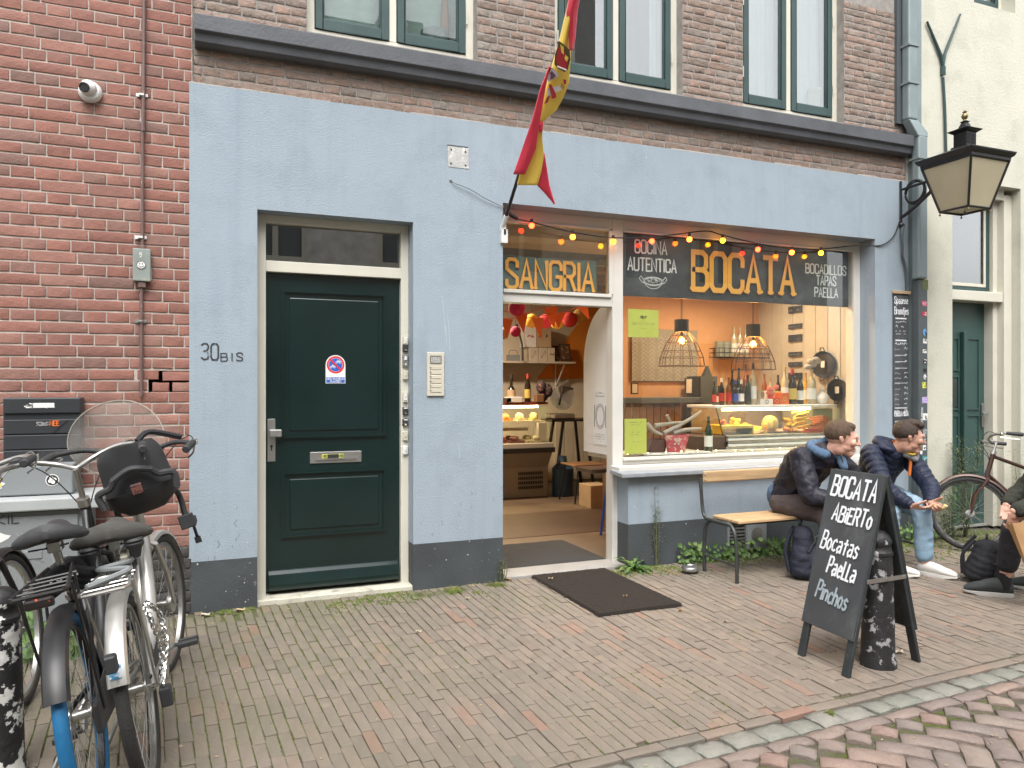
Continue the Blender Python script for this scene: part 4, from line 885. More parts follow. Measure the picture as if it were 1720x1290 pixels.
# mailbox
t = thing('mailbox', 'anthracite mailbox with slanted grooves and an orange NEE sticker on the brick wall', 'mailbox', (-.88, -.02, .985))
mx0, mx1, my = -1.073, -.683, -.15
MB().box(mx0, mx1, my + .004, -.02, .985, 1.375).build('case', M['mailbox'], t, bevel=.004)
MB().box(mx0 + .002, mx1 - .002, my - .012, my + .004, 1.285, 1.373).build('lid', M['mailbox'], t, bevel=.005)
for i in range(3): MB().box(mx0 + .004, mx1 - .004, my - .006, my + .004, .990 + i * .088, 1.073 + i * .088).build('front_board', M['mailbox'], t, bevel=.004)
b = MB()
for a, c, q in (((.245, 1.170), (.32, 1.245), 0), ((.09, .998), (.16, 1.068), 0)): b.prism([(mx0 + a[0], my - .0065, a[1]), (mx0 + a[0] + .012, my - .0065, a[1]), (mx0 + c[0] + .012, my - .0065, c[1]), (mx0 + c[0], my - .0065, c[1])], (0, -.0006, 0))
b.build('slanted_groove', M['blackm'], t)
b = MB(); text_mb(b, 'NEE', (mx0 + .232, my - .0075, 1.213), (1, 0, 0), (0, 0, 1), .027, width=.046, wt=.17); b.build('orange_word', mat('orange_print', (.75, .16, .02), .6), t)
b = MB()
for i in range(4): scribble(b, (mx0 + .165, my - .0075, 1.214 + i * .006), (1, 0, 0), (0, 0, 1), .06, .004, .3)
b.build('small_print', M['paper'], t)
b = MB()
for i in range(9): 
    a = random.uniform(.10, .16); ribbon(b, [V((a, random.uniform(.03, .06))), V((a + random.uniform(.06, .14), random.uniform(.03, .06)))], random.uniform(.002, .008), lambda p: V((mx0 + p.x, my - .0128, 1.285 + p.y)))
b.box(mx0 + .15, mx0 + .255, my - .0135, my - .0125, 1.318, 1.345); b.build('torn_sticker', M['paper'], t)
# electricity cabinet
t = thing('street_cabinet', 'grey street cabinet with scuffed stickers below the mailbox', 'cabinet', (-1.1, -.2, 0))
MB().box(-1.75, -.62, -.42, -.03, 0, .76).build('lower_body', M['greyplastic'], t, bevel=.006)
MB().box(-1.8, -.545, -.47, -.03, .765, .83).build('ledge', mat('pale_grey_plastic', (.34, .36, .36), .6, var=.08, bump=.1), t, bevel=.008, seg=2)
MB().box(-1.75, -.70, -.33, -.03, .835, 1.0).build('upper_body', M['greyplastic'], t, bevel=.008, seg=2)
o = MB().box(-1.18, -.66, -.432, -.42, .06, .735).build('cabinet_door', M['greyplastic'], t, bevel=.004)
MB().box(-.93, -.83, -.436, -.430, .50, .545).build('recess_handle', M['greyplastic'], o, bevel=.004)
b = MB(); b.add([(-1.12 + .13 * math.cos(a) * (1 + .2 * math.sin(3 * a)), -.4335, .62 + .05 * math.sin(a) * (1 + .3 * math.cos(5 * a))) for a in [i * .35 for i in range(18)]], [tuple(range(18))]); b.build('torn_sticker', M['paper'], o)
b = MB()
for i in range(14):
    c_ = V((random.uniform(-1.1, -.7), random.uniform(.15, .7))); ribbon(b, [c_ + V((random.uniform(-.05, .05), random.uniform(-.04, .04))) for _ in range(4)], .003, lambda p: V((p.x, -.4338, p.y)))
b.build('scratched_tag', mat('pale_scratch', (.33, .36, .37), .7), o, kind='stuff')
p = (-.80, -.332, .915); b = disc(p, .034, p[1]); b.build('round_sticker', M['paper'], t)
disc(p, .029, p[1] - .0012).build('round_sticker_ring', M['ink'], t)
b = MB()
for a in (0, 90, 180, 270): b.m4 = 0; [b.add(disc((p[0] + .012 * math.cos(R(a + 20)), 0, p[2] + .012 * math.sin(R(a + 20))), .010, p[1] - .0026 - a * 2e-6, n=14).v, [tuple(range(14))])]
b.build('round_sticker_flower', M['paper'], t)
b = MB(); b.add([(-1.10 + .07 * math.cos(a) * (1 + .15 * math.sin(6 * a)), p[1], .90 + .032 * math.sin(a) * (1 + .15 * math.cos(6 * a))) for a in [i * .3142 for i in range(20)]], [tuple(range(20))]); b.build('graffiti_sticker', M['paper'], t)
b = MB(); text_mb(b, 'OUS', (-1.15, p[1] - .001, .88), (1, 0, .1), (0, 0, 1), .042, width=.10, wt=.34, jit=.1); b.build('graffiti_letters', M['yellow'], t)
b = MB(); text_mb(b, 'TKIL', (-1.10, -.421 - .0125, .70), (1, 0, 0), (0, 0, 1), .05, width=.16, wt=.1, jit=.1); b.build('scratched_letters', M['mailbox'], o)

# ================================================================== RIGHT HOUSE (cream)
rh = thing('cream_house', 'cream stuccoed house with a recessed dark green front door', 'building', (7.5, 0, 0))
b = MB(); yF = -.04
b.box(6.28, 6.70, yF, .4, -.1, 3.45); b.box(7.68, 12, yF, .4, -.1, 3.45); b.box(6.28, 7.0, yF, .4, 3.45, 8); b.box(7.6, 12, yF, .4, 3.45, 8); b.box(7.0, 7.6, yF, .4, 3.45, 5.22); b.box(7.0, 7.6, yF, .4, 6.6, 8)
b.build('stucco_wall', M['creamwall'], rh)
MB().box(6.16, 12, .4, 5, -.1, 8).build('house_body', M['darkroom'], rh)
b = MB(); b.box(6.14, 6.28, .0, .4, -.1, 8); b.build('party_wall', M['creamwall'], rh)
casement(rh, 6.35, 7.6, 5.22, 6.6, .10)
# door frame of the cream house
b = MB(); b.box(7.565, 7.68, .05, .3, 0, 3.40); b.box(7.50, 7.565, .12, .3, 0, 3.34); b.box(6.70, 6.74, .12, .3, 0, 3.40); b.box(6.70, 7.565, .05, .3, 3.34, 3.45); b.box(6.66, 7.56, .06, .3, 2.30, 2.40); b.box(6.74, 7.50, .14, .3, 3.26, 3.34)
fr = b.build('door_frame', M['cream'], rh, bevel=.006, seg=2)
b = MB(); b.box(6.74, 7.50, .16, .2, 2.40, 2.455); b.box(7.45, 7.50, .16, .2, 2.455, 3.26); b.build('transom_sash', M['sash'], fr, bevel=.003)
b = MB(); b.box(6.74, 7.44, .155, .17, 2.458, 2.49); b.box(7.41, 7.44, .155, .17, 2.49, 3.26); b.build('inner_sash', M['cream'], fr, bevel=.003)
MB().box(6.74, 7.41, .175, .18, 2.49, 3.26).build('transom_pane', M['glassdk'], fr)
MB().box(6.70, 7.52, .30, .34, 2.3, 3.4).build('hall_wall', M['darkroom'], rh)
gd = MB().box(6.74, 7.50, .22, .26, .02, 2.30).build('front_door', M['green2'], rh)
MB().box(6.72, 7.50, .19, .30, .0, .02).build('door_step', M['tile'], rh)
for x_ in (6.84, 7.13, ): pass
for x_ in (6.965, 7.165): MB().prism([(x_ - .02, .22, .55), (x_ - .022, .17, .55), (x_ + .022, .17, .55), (x_ + .02, .22, .55)], (0, 0, 1.45)).build('pilaster', M['green2'], gd, bevel=.006)
for x0_, x1_ in ((6.78, 6.92), (7.01, 7.12), (7.23, 7.42)):
    for z0_, z1_ in ((.12, .50), (.56, 1.15), (1.20, 1.55), (1.60, 1.94)):
        if x0_ != 7.01 and z0_ == 1.20: continue
        if x0_ != 7.01 and z0_ == 1.60: z0_ = 1.20
        bb = MB(); g = .016
        bb.box(x0_, x0_ + g, .208, .222, z0_, z1_); bb.box(x1_ - g, x1_, .208, .222, z0_, z1_); bb.box(x0_ + g, x1_ - g, .208, .222, z0_, z0_ + g); bb.box(x0_ + g, x1_ - g, .208, .222, z1_ - g, z1_); bb.build('panel_moulding', M['green2'], gd)
MB().box(7.03, 7.10, .214, .222, 1.23, 1.52).build('door_light', M['glassdk'], gd)
b = MB(); b.box(7.445, 7.475, .20, .22, 1.02, 1.26); b.cyl((7.46, .2, 1.16), (7.46, .16, 1.16), .01, 8); b.box(7.40, 7.47, .15, .17, 1.145, 1.175); b.build('door_handle', M['steel'], gd, bevel=.003)
# drainpipes between the houses
t = thing('drainpipe', 'zinc drainpipe with an elbow beside the cornice, lower half dark grey with stickers', 'drainpipe', (6.2, -.08, 0))
MB().box(5.995, 6.115, -.06, .0, 3.86, 7.0).build('flat_duct', M['zinc2'], t, bevel=.004) if 0 else None
b = MB(); b.box(5.985, 6.055, -.03, .01, 3.9, 7.5); b.build('side_strip', M['zinc2'], t)
def sq_tube(b, pts, w_, d_):
    for (p, q) in zip(pts[:-1], pts[1:]):
        p, q = V(p), V(q); a = (q - p); b.obox((p + q) / 2, V((w_ / 2, 0, 0)), V((0, d_ / 2, 0)), a / 2)
b = MB(); b.box(6.035, 6.15, -.12, -.03, 3.92, 7.5)
b.build('upper_pipe', M['zinc'], t, bevel=.02, seg=3)
MB().prism([(6.035, -.12, 3.92), (6.15, -.12, 3.92), (6.235, -.155, 3.81), (6.235, -.155, 3.76), (6.115, -.155, 3.76)], (0, .09, 0)).build('elbow', M['zinc'], t, bevel=.01, seg=2)
MB().box(6.12, 6.235, -.155, -.065, 2.44, 3.775).build('middle_pipe', M['zinc'], t, bevel=.02, seg=3)
lo = MB().box(6.150, 6.262, -.13, -.04, 0, 2.44).build('lower_pipe', M['zinc2'], t, bevel=.012, seg=2)
MB().box(6.162, 6.275, -.05, .0, 0, 7.5).build('rear_strip', M['zinc'], t)
for zz, xx in ((4.25, 6.09), (3.55, 6.178), (4.6, 6.09)): MB().box(xx - .066, xx + .066, -.165 if zz < 3.9 else -.13, -.03, zz, zz + .022).build('pipe_band', M['zinc'], t, bevel=.003)
# stickers on the pipe : (v centre, height m, width m, kind)
stk = [(478, .11, .075, 'leafd', None), (510, .055, .06, 'pink', 'z'), (527, .05, .06, 'red', 'w'), (558, .07, .055, 'lblue', 'i'), (573, .05, .05, 'paper', 'i'), (590, .04, .05, 'paper', 'i'), (607, .06, .05, 'ink', 'w'), (622, .04, .045, 'ink', None), (633, .04, .04, 'paper', 'i'), (647, .065, .05, 'yellow', 'i'), (672, .07, .075, 'lilac', 'p'), (700, .075, .055, 'paper', 'i'), (726, .085, .06, 'greyplastic', 'w'), (752, .055, .04, 'paper', 'i'), (770, .05, .06, 'teal', 'w'), (788, .05, .06, 'pink2', 'w'), (808, .06, .055, 'pink2', 'r')]
CM = {'pink': (.55, .12, .2), 'red': (.45, .03, .06), 'lblue': (.12, .3, .55), 'lilac': (.42, .32, .62), 'teal': (.05, .25, .28), 'pink2': (.75, .1, .22)}
for k, c in CM.items(): M[k] = mat('sticker_' + k, c, .6, var=.1, vs=30)
for v, hh, ww, mm, dec in stk:
    p = at(1552, v, -.132); hh *= .85; cxs = 6.218 + random.uniform(-.006, .006)
    tw = random.uniform(-.08, .08)
    if v in (558, 607, 633, 726): s_ = MB().add([(cxs + ww * .45 * math.cos(a * .4488), -.1325, p.z + ww * .6 * math.sin(a * .4488)) for a in range(14)], [tuple(range(14))]).build('sticker', M[mm], lo)
    else: s_ = MB().obox((cxs, -.1315, p.z), V((ww / 2 * math.cos(tw), 0, ww / 2 * math.sin(tw))), V((0, .001, 0)), V((-math.sin(tw) * hh / 2, 0, hh / 2 * math.cos(tw)))).build('sticker', M[mm], lo)
    if dec:
        b = MB()
        for _ in range(4): 
            c_ = V((cxs + random.uniform(-.3, .3) * ww, p.z + random.uniform(-.3, .3) * hh)); ribbon(b, [c_ + V((random.uniform(-.2, .2) * ww, random.uniform(-.2, .2) * hh)) for _ in range(3)], .006, lambda q: V((q.x, -.1345, q.y)))
        b.build('sticker_marks', M['ink'] if mm in ('paper', 'yellow', 'pink2', 'lblue') else M['paper'], lo)
for v in (715, 741, 760): MB().obox((6.172, -.132, at(1545, v, -.13).z), (.014, 0, 0), (0, .001, 0), (0, 0, .016)).build('sticker', M['lblue'] if v == 715 else M['paper'], lo)
b = MB(); text_mb(b, 'HOLBECK', (6.185, -.1345, at(1540, 712, -.13).z), (0, 0, 1), (-1, 0, 0), .02, width=.155, wt=.2); b.build('upright_word', M['paper'], lo)
# chalk menu board between window and pipe
t = thing('menu_board', 'tall narrow black chalk menu headed Spaanse Broodjes on the blue wall', 'menu board', (6.04, -.03, 1.0))
MB().box(5.935, 6.128, -.035, -.022, 1.0, 2.305).build('board', M['chalk'], t, bevel=.002)
MB().box(5.925, 6.14, -.05, -.022, 2.305, 2.335).build('top_slat', M['card'], t, bevel=.003)
b = MB(); xl = 5.945; yb = -.0365
text_mb(b, 'Spaanse', (xl, yb, 2.215), (1, 0, 0), (0, 0, 1), .062, width=.165, wt=.13, jit=.05); text_mb(b, 'Broodjes', (xl, yb, 2.115), (1, 0, 0), (0, 0, 1), .066, width=.168, wt=.13, jit=.05)
for zz in (2.07, 1.865): b.box(xl + .01, xl + .15, yb - .001, yb, zz, zz + .012)
zz = 2.035
for hh, cnt in ((.028, 2), (.018, 2)):
    for _ in range(cnt): scribble(b, (xl + .015, yb, zz), (1, 0, 0), (0, 0, 1), .13, hh, .14); zz -= hh * 1.5
scribble(b, (xl + .01, yb, 1.83), (1, 0, 0), (0, 0, 1), .15, .03, .16)
zz = 1.78
while zz > 1.06:
    l = random.choice((.06, .08, .05)); scribble(b, (xl + random.uniform(0, .012), yb, zz), (1, 0, 0), (0, 0, 1), l, .02, .12, .95); scribble(b, (xl + .125, yb, zz + .004), (1, 0, 0), (0, 0, 1), .04, .03, .12, .9)
    zz -= random.choice((.045, .06, .05))
    if random.random() < .3: b.box(xl + .01, xl + .15, yb - .001, yb, zz + .01, zz + .014)
b.box(xl + .005, xl + .16, yb - .001, yb, 1.235, 1.243)
text_mb(b, 'PAELLA MIXTA', (xl, yb, 1.165), (1, 0, 0), (0, 0, 1), .045, width=.165, wt=.16, jit=.04)
b.build('chalk_writing', M['chalkw'], t, kind='stuff')
# Y shaped iron wall anchor
one('wall_anchor', M['sash'], 'long forked iron wall anchor on the cream stucco above the lantern', 'wall anchor', lambda b: (b.tube([at(1589, 255, -.06), at(1587, 180, -.06), at(1584, 130, -.06)], .013, 8), b.cyl(at(1584, 126, -.06), at(1584, 112, -.06), .024, 8), b.tube([at(1584, 112, -.06), at(1581, 95, -.06), at(1575, 80, -.06), at(1557, 36, -.06)], [.016, .016, .015, .011], 8), b.tube([at(1584, 110, -.06), at(1587, 90, -.06), at(1594, 72, -.06), at(1613, 24, -.06)], [.016, .015, .014, .01], 8)))

# ================================================================== STREET LANTERN
L0 = V((6.05, -.66, 0))
t = thing('street_lantern', 'large black wall lantern with frosted panes on a curved bracket', 'street lamp', (6.05, -.66, 2.9))
zb, zt = 2.955, 3.395; hb, ht = .150, .262; lantern_children = set(o_.name for o_ in bpy.data.objects)
cors = lambda h, z: [V((L0.x + sx * h, L0.y + sy * h, z)) for sx, sy in ((-1, -1), (1, -1), (1, 1), (-1, 1))]
B_, T_ = cors(hb, zb), cors(ht, zt)
for i in range(4):
    j = (i + 1) % 4; ins = .006
    P = [B_[i].lerp(B_[j], .03), B_[i].lerp(B_[j], .97), T_[i].lerp(T_[j], .97), T_[i].lerp(T_[j], .03)]
    nrm = (P[1] - P[0]).cross(P[3] - P[0]).normalized(); MB().prism([p - nrm * .004 for p in P], -nrm * .004).build('lantern_pane', M['lampglass'], t)
MB().prism([p + V((0, 0, .006)) for p in cors(hb - .012, zb)], (0, 0, .004)).build('bottom_pane', M['lampglass'], t)
b = MB()
for i in range(4): b.tube([B_[i], T_[i]], .0125, 6)
for i in range(4): b.tube([B_[i], B_[(i + 1) % 4]], .012, 6)
b.build('lantern_frame', M['blackm'], t)
def sqlathe(b, prof): 
    vs = []
    for h, z in prof: vs += [tuple(p) for p in cors(h, z)]
    k = len(prof); fs = [(i * 4 + j, i * 4 + (j + 1) % 4, (i + 1) * 4 + (j + 1) % 4, (i + 1) * 4 + j) for i in range(k - 1) for j in range(4)] + [(3, 2, 1, 0), tuple((k - 1) * 4 + j for j in range(4))]
    b.add(vs, fs)
b = MB(); sqlathe(b, [(.258, 3.385), (.272, 3.395), (.275, 3.425), (.292, 3.437), (.305, 3.46), (.308, 3.475), (.270, 3.485), (.17, 3.525), (.095, 3.556), (.085, 3.56)]); b.build('roof', M['blackm'], t, bevel=.003)
b = MB(); sqlathe(b, [(.085, 3.56), (.085, 3.575), (.068, 3.58), (.068, 3.70), (.073, 3.705), (.105, 3.728), (.108, 3.735), (.06, 3.752), (.04, 3.765), (.022, 3.815), (.035, 3.822), (.01, 3.83)])
for i in range(-3, 4):
    for sx, sy in ((0, -1), (-1, 0)): b.obox((L0.x + (sx * .069 if sx else i * .018), L0.y + (sy * .069 if sy else i * .018), 3.64), (.004, 0, 0), (0, .004, 0), (0, 0, .05))
b.build('chimney', M['blackm'], t)
MB().lathe([(0, 3.82), (.018, 3.825), (.012, 3.84), (.028, 3.862), (.03, 3.88), (.018, 3.90), (.012, 3.905), (.022, 3.918), (.012, 3.93), (0, 3.938)], (L0.x, L0.y, 0), n=14).build('finial', M['brass'], t)
for p in B_ + [V((L0.x, L0.y, zb + .01))]: MB().cyl(p, p + V((0, 0, -.022)), .004, 6).ball(p + V((0, 0, -.03)), .011, n=10, m=6).build('drop_knob', M['brass'], t)
for o_ in t.children: 
    for v_ in o_.data.vertices: v_.co = V((0, 0, .055)) + V((v_.co.x * .88, v_.co.y * .88, (v_.co.z - .055) * .88))
b = MB()
b.tube(bez([(6.03, -.03, 3.02), (6.035, -.10, 3.05), (6.045, -.22, 3.12), (6.05, -.36, 3.22), (6.05, -.445, 3.33)], 6), .016, 8)
b.tube([(6.03, -.03, 3.28), (6.05, -.44, 3.30)], .013, 8)
b.tube([(6.03, -.035, 2.96), (6.03, -.03, 3.36)], .012, 8)
b.ball((6.03, -.035, 2.95), .026, n=10, m=6)
b.build('bracket', M['blackm'], t)
one('cable_coil', M['rubber'], 'coil of black cable hanging on the lantern bracket', 'cable', lambda b: [b.tube(arc((6.04 + k * .004, -.17, 3.24 - k * .004), .098 + .006 * (k % 3), 0, 352, 20, (0, 1, 0), (0, 0, 1)), .007, 6) for k in range(5)])
one('loose_cable', M['zinc2'], 'loose twisted grey cable running down the wall below the lantern', 'cable', lambda b: b.tube(bez([(6.05, -.04, 2.96), (6.02, -.05, 2.87), (6.03, -.05, 2.75), (6.04, -.04, 2.66), (6.08, -.04, 2.56), (6.10, -.035, 2.42), (6.10, -.03, 2.33)], 6), [.016] * 8 + [.012] * 29, 7))

# ================================================================== OPPOSITE SIDE OF THE STREET (seen in the glass)
oh = thing('opposite_house', 'row of dark brick houses across the street, mirrored in the windows', 'building', (4, -9, 0))
YO = -8.6
b = MB()
wins = [(x_, x_ + 1.1) for x_ in (-6.6, -4.2, -1.8, .6, 3.0, 5.4, 7.8, 10.2)]
for zlo, zhi in ((-.1, .9), (2.5, 3.7), (5.2, 6.2)): b.box(-9, 14, YO - .3, YO, zlo, zhi)
prev = -9
for zlo, zhi in ((.9, 2.5), (3.7, 5.2)):
    prev = -9
    for x0_, x1_ in wins: b.box(prev, x0_, YO - .3, YO, zlo, zhi); prev = x1_
    b.box(prev, 14, YO - .3, YO, zlo, zhi)
b.build('brick_wall', mat('opposite_render', (.62, .60, .56), .9, var=.25, vs=6), oh)
for zlo, zhi in ((.9, 2.5), (3.7, 5.2)):
    for x0_, x1_ in wins:
        f = MB(); f.box(x0_, x0_ + .09, YO - .12, YO - .02, zlo, zhi); f.box(x1_ - .09, x1_, YO - .12, YO - .02, zlo, zhi); f.box(x0_ + .09, x1_ - .09, YO - .12, YO - .02, zhi - .09, zhi); f.box(x0_ + .09, x1_ - .09, YO - .12, YO - .02, zlo, zlo + .09); f.box(x0_ + .5, x0_ + .6, YO - .12, YO - .03, zlo + .09, zhi - .09)
        o = f.build('window', M['cream'], oh); MB().box(x0_ + .09, x1_ - .09, YO - .08, YO - .07, zlo + .09, zhi - .09).build('pane', mat('dark_far_glass', (.14, .15, .16), .1, var=0) if 'dark_far_glass' not in bpy.data.materials else bpy.data.materials['dark_far_glass'], o)
b = MB(); b.box(-9, 14, YO - .1, YO + .35, 6.2, 6.4); b.build('gutter_board', M['cream'], oh)
MB().prism([(-9, YO + .3, 6.4), (-9, YO - 3.2, 7.9), (-9, YO - 6, 6.4)], (23, 0, 0)).build('roof', M['roofd'], oh)
b = MB(); b.box(3.2, 4.0, YO - 1.4, YO - .8, 6.6, 8.6); b.box(3.15, 4.05, YO - 1.45, YO - .75, 8.6, 8.75); b.build('chimney', mat('pale_rendered_chimney', (.3, .29, .27), .9), oh)
MB().box(-9, 14, YO - 6, YO - .3, -.1, 6.2).build('house_body', M['darkroom'], oh)
b = MB(); b.box(5.0, 6.3, YO - 1.6, YO - .2, 6.4, 7.6); b.build('dormer', M['cream'], oh)
th_ = thing('tall_opposite_house', 'taller house across the street with a dark roof and chimney, mirrored in the upper panes', 'building', (5.5, -12, 0))
MB().box(-1.5, 10.2, YO - 5, YO - 3.3, -.1, 8.6).build('wall', mat('opposite_tall_wall', (.30, .27, .24), .9), th_); MB().prism([(-1.5, YO - 3.0, 8.6), (-1.5, YO - 5, 10.6), (-1.5, YO - 7, 8.6)], (11.7, 0, 0)).build('roof', M['roofd'], th_)
MB().box(8.6, 9.6, YO - 4.6, YO - 3.8, 9.0, 12.0).box(8.5, 9.7, YO - 4.7, YO - 3.7, 12.0, 12.2).build('chimney', mat('pale_chimney_stucco', (.33, .32, .30), .9), th_)

# ================================================================== SHOP INTERIOR
random.seed(33)
def boxb(name, m, *a, par=None, **k): return MB().box(*a).build(name, m, par, **k)
boxb('shop_floor', M['floor'], 1.5, 6.1, .30, 5.3, -.03, .012, par=shop)
boxb('ceiling', M['ceil'], 1.4, 6.1, .30, 5.3, 2.86, 2.92, par=shop)
b = MB()
for y_ in (.9, 1.7, 2.5, 3.3, 4.1): b.box(1.5, 6.1, y_, y_ + .12, 2.76, 2.86)
b.build('ceiling_beam', M['ceil'], shop, kind='stuff')
b = MB(); b.box(1.4, 1.5, .30, 5.3, 0, 2.86); b.build('side_wall', M['inwall'], shop)
boxb('rear_wall', M['inwall'], 1.5, 6.1, 5.1, 5.2, .02, 2.86, par=shop)
# orange painted field with slanting edge
y_ = 5.097
pA, pB, pC, pD = at(902, 636, y_), at(962, 553, y_), at(1020, 553, y_), at(1020, 632, y_)
b = MB(); b.prism([(pA.x, y_, pA.z), (pA.x + 1.05, y_, 2.86), (6.1, y_, 2.86), (6.1, y_, pA.z)], (0, -.003, 0)); b.build('orange_field', M['orange'], shop)
b = MB()
for x_ in [pA.x + .3 + k * .16 for k in range(12)]: b.box(x_, x_ + .15, 5.085, 5.1, .02, pA.z * .62)
b.build('rear_panelling', M['panelw'], shop, bevel=.004, kind='stuff')
# partition behind the window bay (orange), right wall
boxb('window_bay_wall', M['orange2'], 4.02, 6.1, 1.9, 2.0, .02, 2.86, par=shop)
boxb('bay_side_wall', M['orange2'], 4.02, 4.1, 2.0, 5.1, .02, 2.86, par=shop) if 0 else None
b = MB(); b.box(6.0, 6.1, .30, 1.9, .02, 2.86); b.build('right_wall', M['panelw'], shop)
b = MB()
for k in range(9): b.box(5.99, 6.0, .32 + k * .17, .475 + k * .17, .02, 2.6)
b.build('wall_boarding', M['panelw'], shop, bevel=.004, kind='stuff')
boxb('display_platform', M['white'], 3.12, 6.0, .30, .70, .832, .862, par=shop); boxb('display_platform', M['white'], 3.95, 6.0, .70, 1.15, .832, .862, par=shop)
boxb('under_window_lining', M['inwall'], 3.10, 6.0, .30, .34, 0, .72, par=shop)
# white arched side panel with poster
yA, yB = .25, .70; xx = 3.075
arcp = [(xx, yA, .87), (xx, yA, 2.14)] + [(xx, yA + (yB - yA) * (.08 + .92 * math.sin(R(a))), 1.62 + .50 * math.cos(R(a))) for a in range(5, 91, 8)] + [(xx, yB, .87)]
MB().prism(arcp, (.03, 0, 0)).build('arched_panel', M['plastic'], shop, bevel=.004)
pz0, pz1 = 1.02, 1.43
t = thing('poster', 'white poster of a plate with knife and fork on the arched side panel', 'poster', (3.07, .4, 1.0))
MB().box(xx - .004, xx - .001, .27, .50, .95, 1.42).build('sheet', M['paper'], t)
b = MB(); Tp = lambda p: V((xx - .0055, .50 - p.x, .95 + p.y)); 
for k in (0, 1): ribbon(b, [V((.115 + (.065 + .014 * k) * math.cos(a * .2618), .24 + (.085 + .018 * k) * math.sin(a * .2618))) for a in range(25)], .004, Tp)
for x_ in (.018, .212): ribbon(b, [V((x_, .15)), V((x_, .33))], .008, Tp)
for j, (z_, w_) in enumerate(((.43, .12), (.405, .16), (.085, .15), (.065, .17), (.045, .14), (.025, .06))): scribble(b, Tp(V(((.23 - w_) / 2, z_))), (0, -1, 0), (0, 0, 1), w_, .014 if j < 2 else .009, .2)
b.build('plate_drawing', M['ink'], t)
# doormats, inside and outside
def mat_mesh(x0, x1, y0, y1, z0, h, nx, ny, amp):
    b = MB(); vs = []
    for j in range(ny + 1):
        for i in range(nx + 1):
            e = i in (0, nx) or j in (0, ny)
            vs.append((x0 + (x1 - x0) * i / nx + (random.gauss(0, amp) if i in (0, nx) else 0), y0 + (y1 - y0) * j / ny + (random.gauss(0, amp) if j in (0, ny) else 0), z0 + (0 if e else h + random.uniform(-.002, .002))))
    b.smooth = True; b.add(vs, [(j * (nx + 1) + i, j * (nx + 1) + i + 1, (j + 1) * (nx + 1) + i + 1, (j + 1) * (nx + 1) + i) for j in range(ny) for i in range(nx)])
    return b
o = mat_mesh(-.32, .31, -.545, .52, 0, .018, 60, 90, .003).build('doormat', M['matb'], None, label='dark brown bristle doormat on the pavement before the shop door', cat='doormat'); o.location = (2.59, -.515, .002)
o = mat_mesh(-.47, .47, -.42, .42, 0, .010, 20, 20, .001).build('doormat', M['matg'], None, label='grey flat doormat just inside the shop threshold', cat='doormat'); o.location = (2.585, .66, .022)
# wooden floor rug/worn boards patch
boxb('floor_board_mat', M['dkwood'], 2.0, 4.6, 1.35, 2.6, .012, .016, par=shop)
# deli counter
pr = at(930, 833, 3.55); cx1 = pr.x
t = thing('deli_counter', 'curved glass deli counter with lit food shelves seen through the shop door', 'counter', (3.0, 3.9, .012))
x0_ = 1.7; y0_ = 3.62
prof = [(0.10, .012), (.10, .40), (-.04, .60), (-.08, .66), (-.07, .72), (.7, .72), (.7, .012)]
MB().prism([(x0_, y0_ + a, c) for a, c in prof], (cx1 - x0_, 0, 0)).build('base', mat('grey_counter_metal', (.30, .28, .25), .5, var=.05), t, bevel=.006)
MB().prism([(x0_, y0_ - .095, .60), (x0_, y0_ - .10, .66), (x0_, y0_ - .085, .665), (x0_, y0_ - .06, .60)], (cx1 - x0_ + .01, 0, 0)).build('bumper', M['blackp'], t)
b = MB()
for i in range(4):
    for j in range(14): b.box(cx1 - .42 + j * .025, cx1 - .405 + j * .025, y0_ + .094, y0_ + .10, .12 + i * .06, .16 + i * .06)
b.build('vent_slots', M['blackm'], t, kind='stuff')
gp = [(-.05, .72), (-.03, .95), (.06, 1.14), (.18, 1.20)]
b = MB(); b.smooth = True; 
for k in range(3): b.quad((x0_, y0_ + gp[k][0], gp[k][1]), (cx1, y0_ + gp[k][0], gp[k][1]), (cx1, y0_ + gp[k + 1][0], gp[k + 1][1]), (x0_, y0_ + gp[k + 1][0], gp[k + 1][1]))
b.build('curved_glass', M['glasscase'], t)
MB().prism([(cx1, y0_ + a, c) for a, c in gp + [(.6, 1.2), (.6, .72)]], (.006, 0, 0)).build('end_glass', M['glasscase'], t)
boxb('top_shelf', mat('dark_red_shelf', (.18, .03, .02), .5), x0_, cx1 + .02, y0_ + .15, y0_ + .75, 1.205, 1.235, par=t)
boxb('glass_shelf', M['panelw'], x0_, cx1 - .02, y0_ + .12, y0_ + .45, .985, .995, par=t)
boxb('rear_rail', M['steel'], x0_, cx1 - .2, y0_ + .3, y0_ + .34, .86, .90, par=t)
boxb('lit_tube', E_tube, x0_ + .2, cx1 - .1, y0_ + .2, y0_ + .225, 1.165, 1.19, par=t)
foods = [((.10, .24, .02), 'tray'), ]
fm = [mat('food_%d' % i, c, .5, var=.3, vs=30) for i, c in enumerate([(.35, .42, .08), (.60, .22, .04), (.5, .42, .2), (.28, .05, .03), (.5, .12, .06), (.55, .48, .3), (.16, .06, .05)])]
for i in range(7):
    x_ = cx1 - .14 - i * .20; m_ = [2, 5, 1, 0, 0, 3, 5][i]
    def f(b, x_=x_): b.box(x_ - .06, x_ + .06, y0_ + .16, y0_ + .36, .997, 1.02); b.ball((x_, y0_ + .26, 1.04), .055, .09, .04 + .01 * (m_ % 3), n=9, m=6)
    one('food_tray', fm[m_], ['jar like tub at the right end of the counter glass shelf', 'tall pale tub on the counter glass shelf', 'orange carton on the counter glass shelf', 'green salad tub on the counter glass shelf', 'second green salad tub at the left on the glass shelf', 'hidden red tub', 'hidden tub'][i], 'food tub', f, 'food tubs on the glass shelf') if i < 5 else None
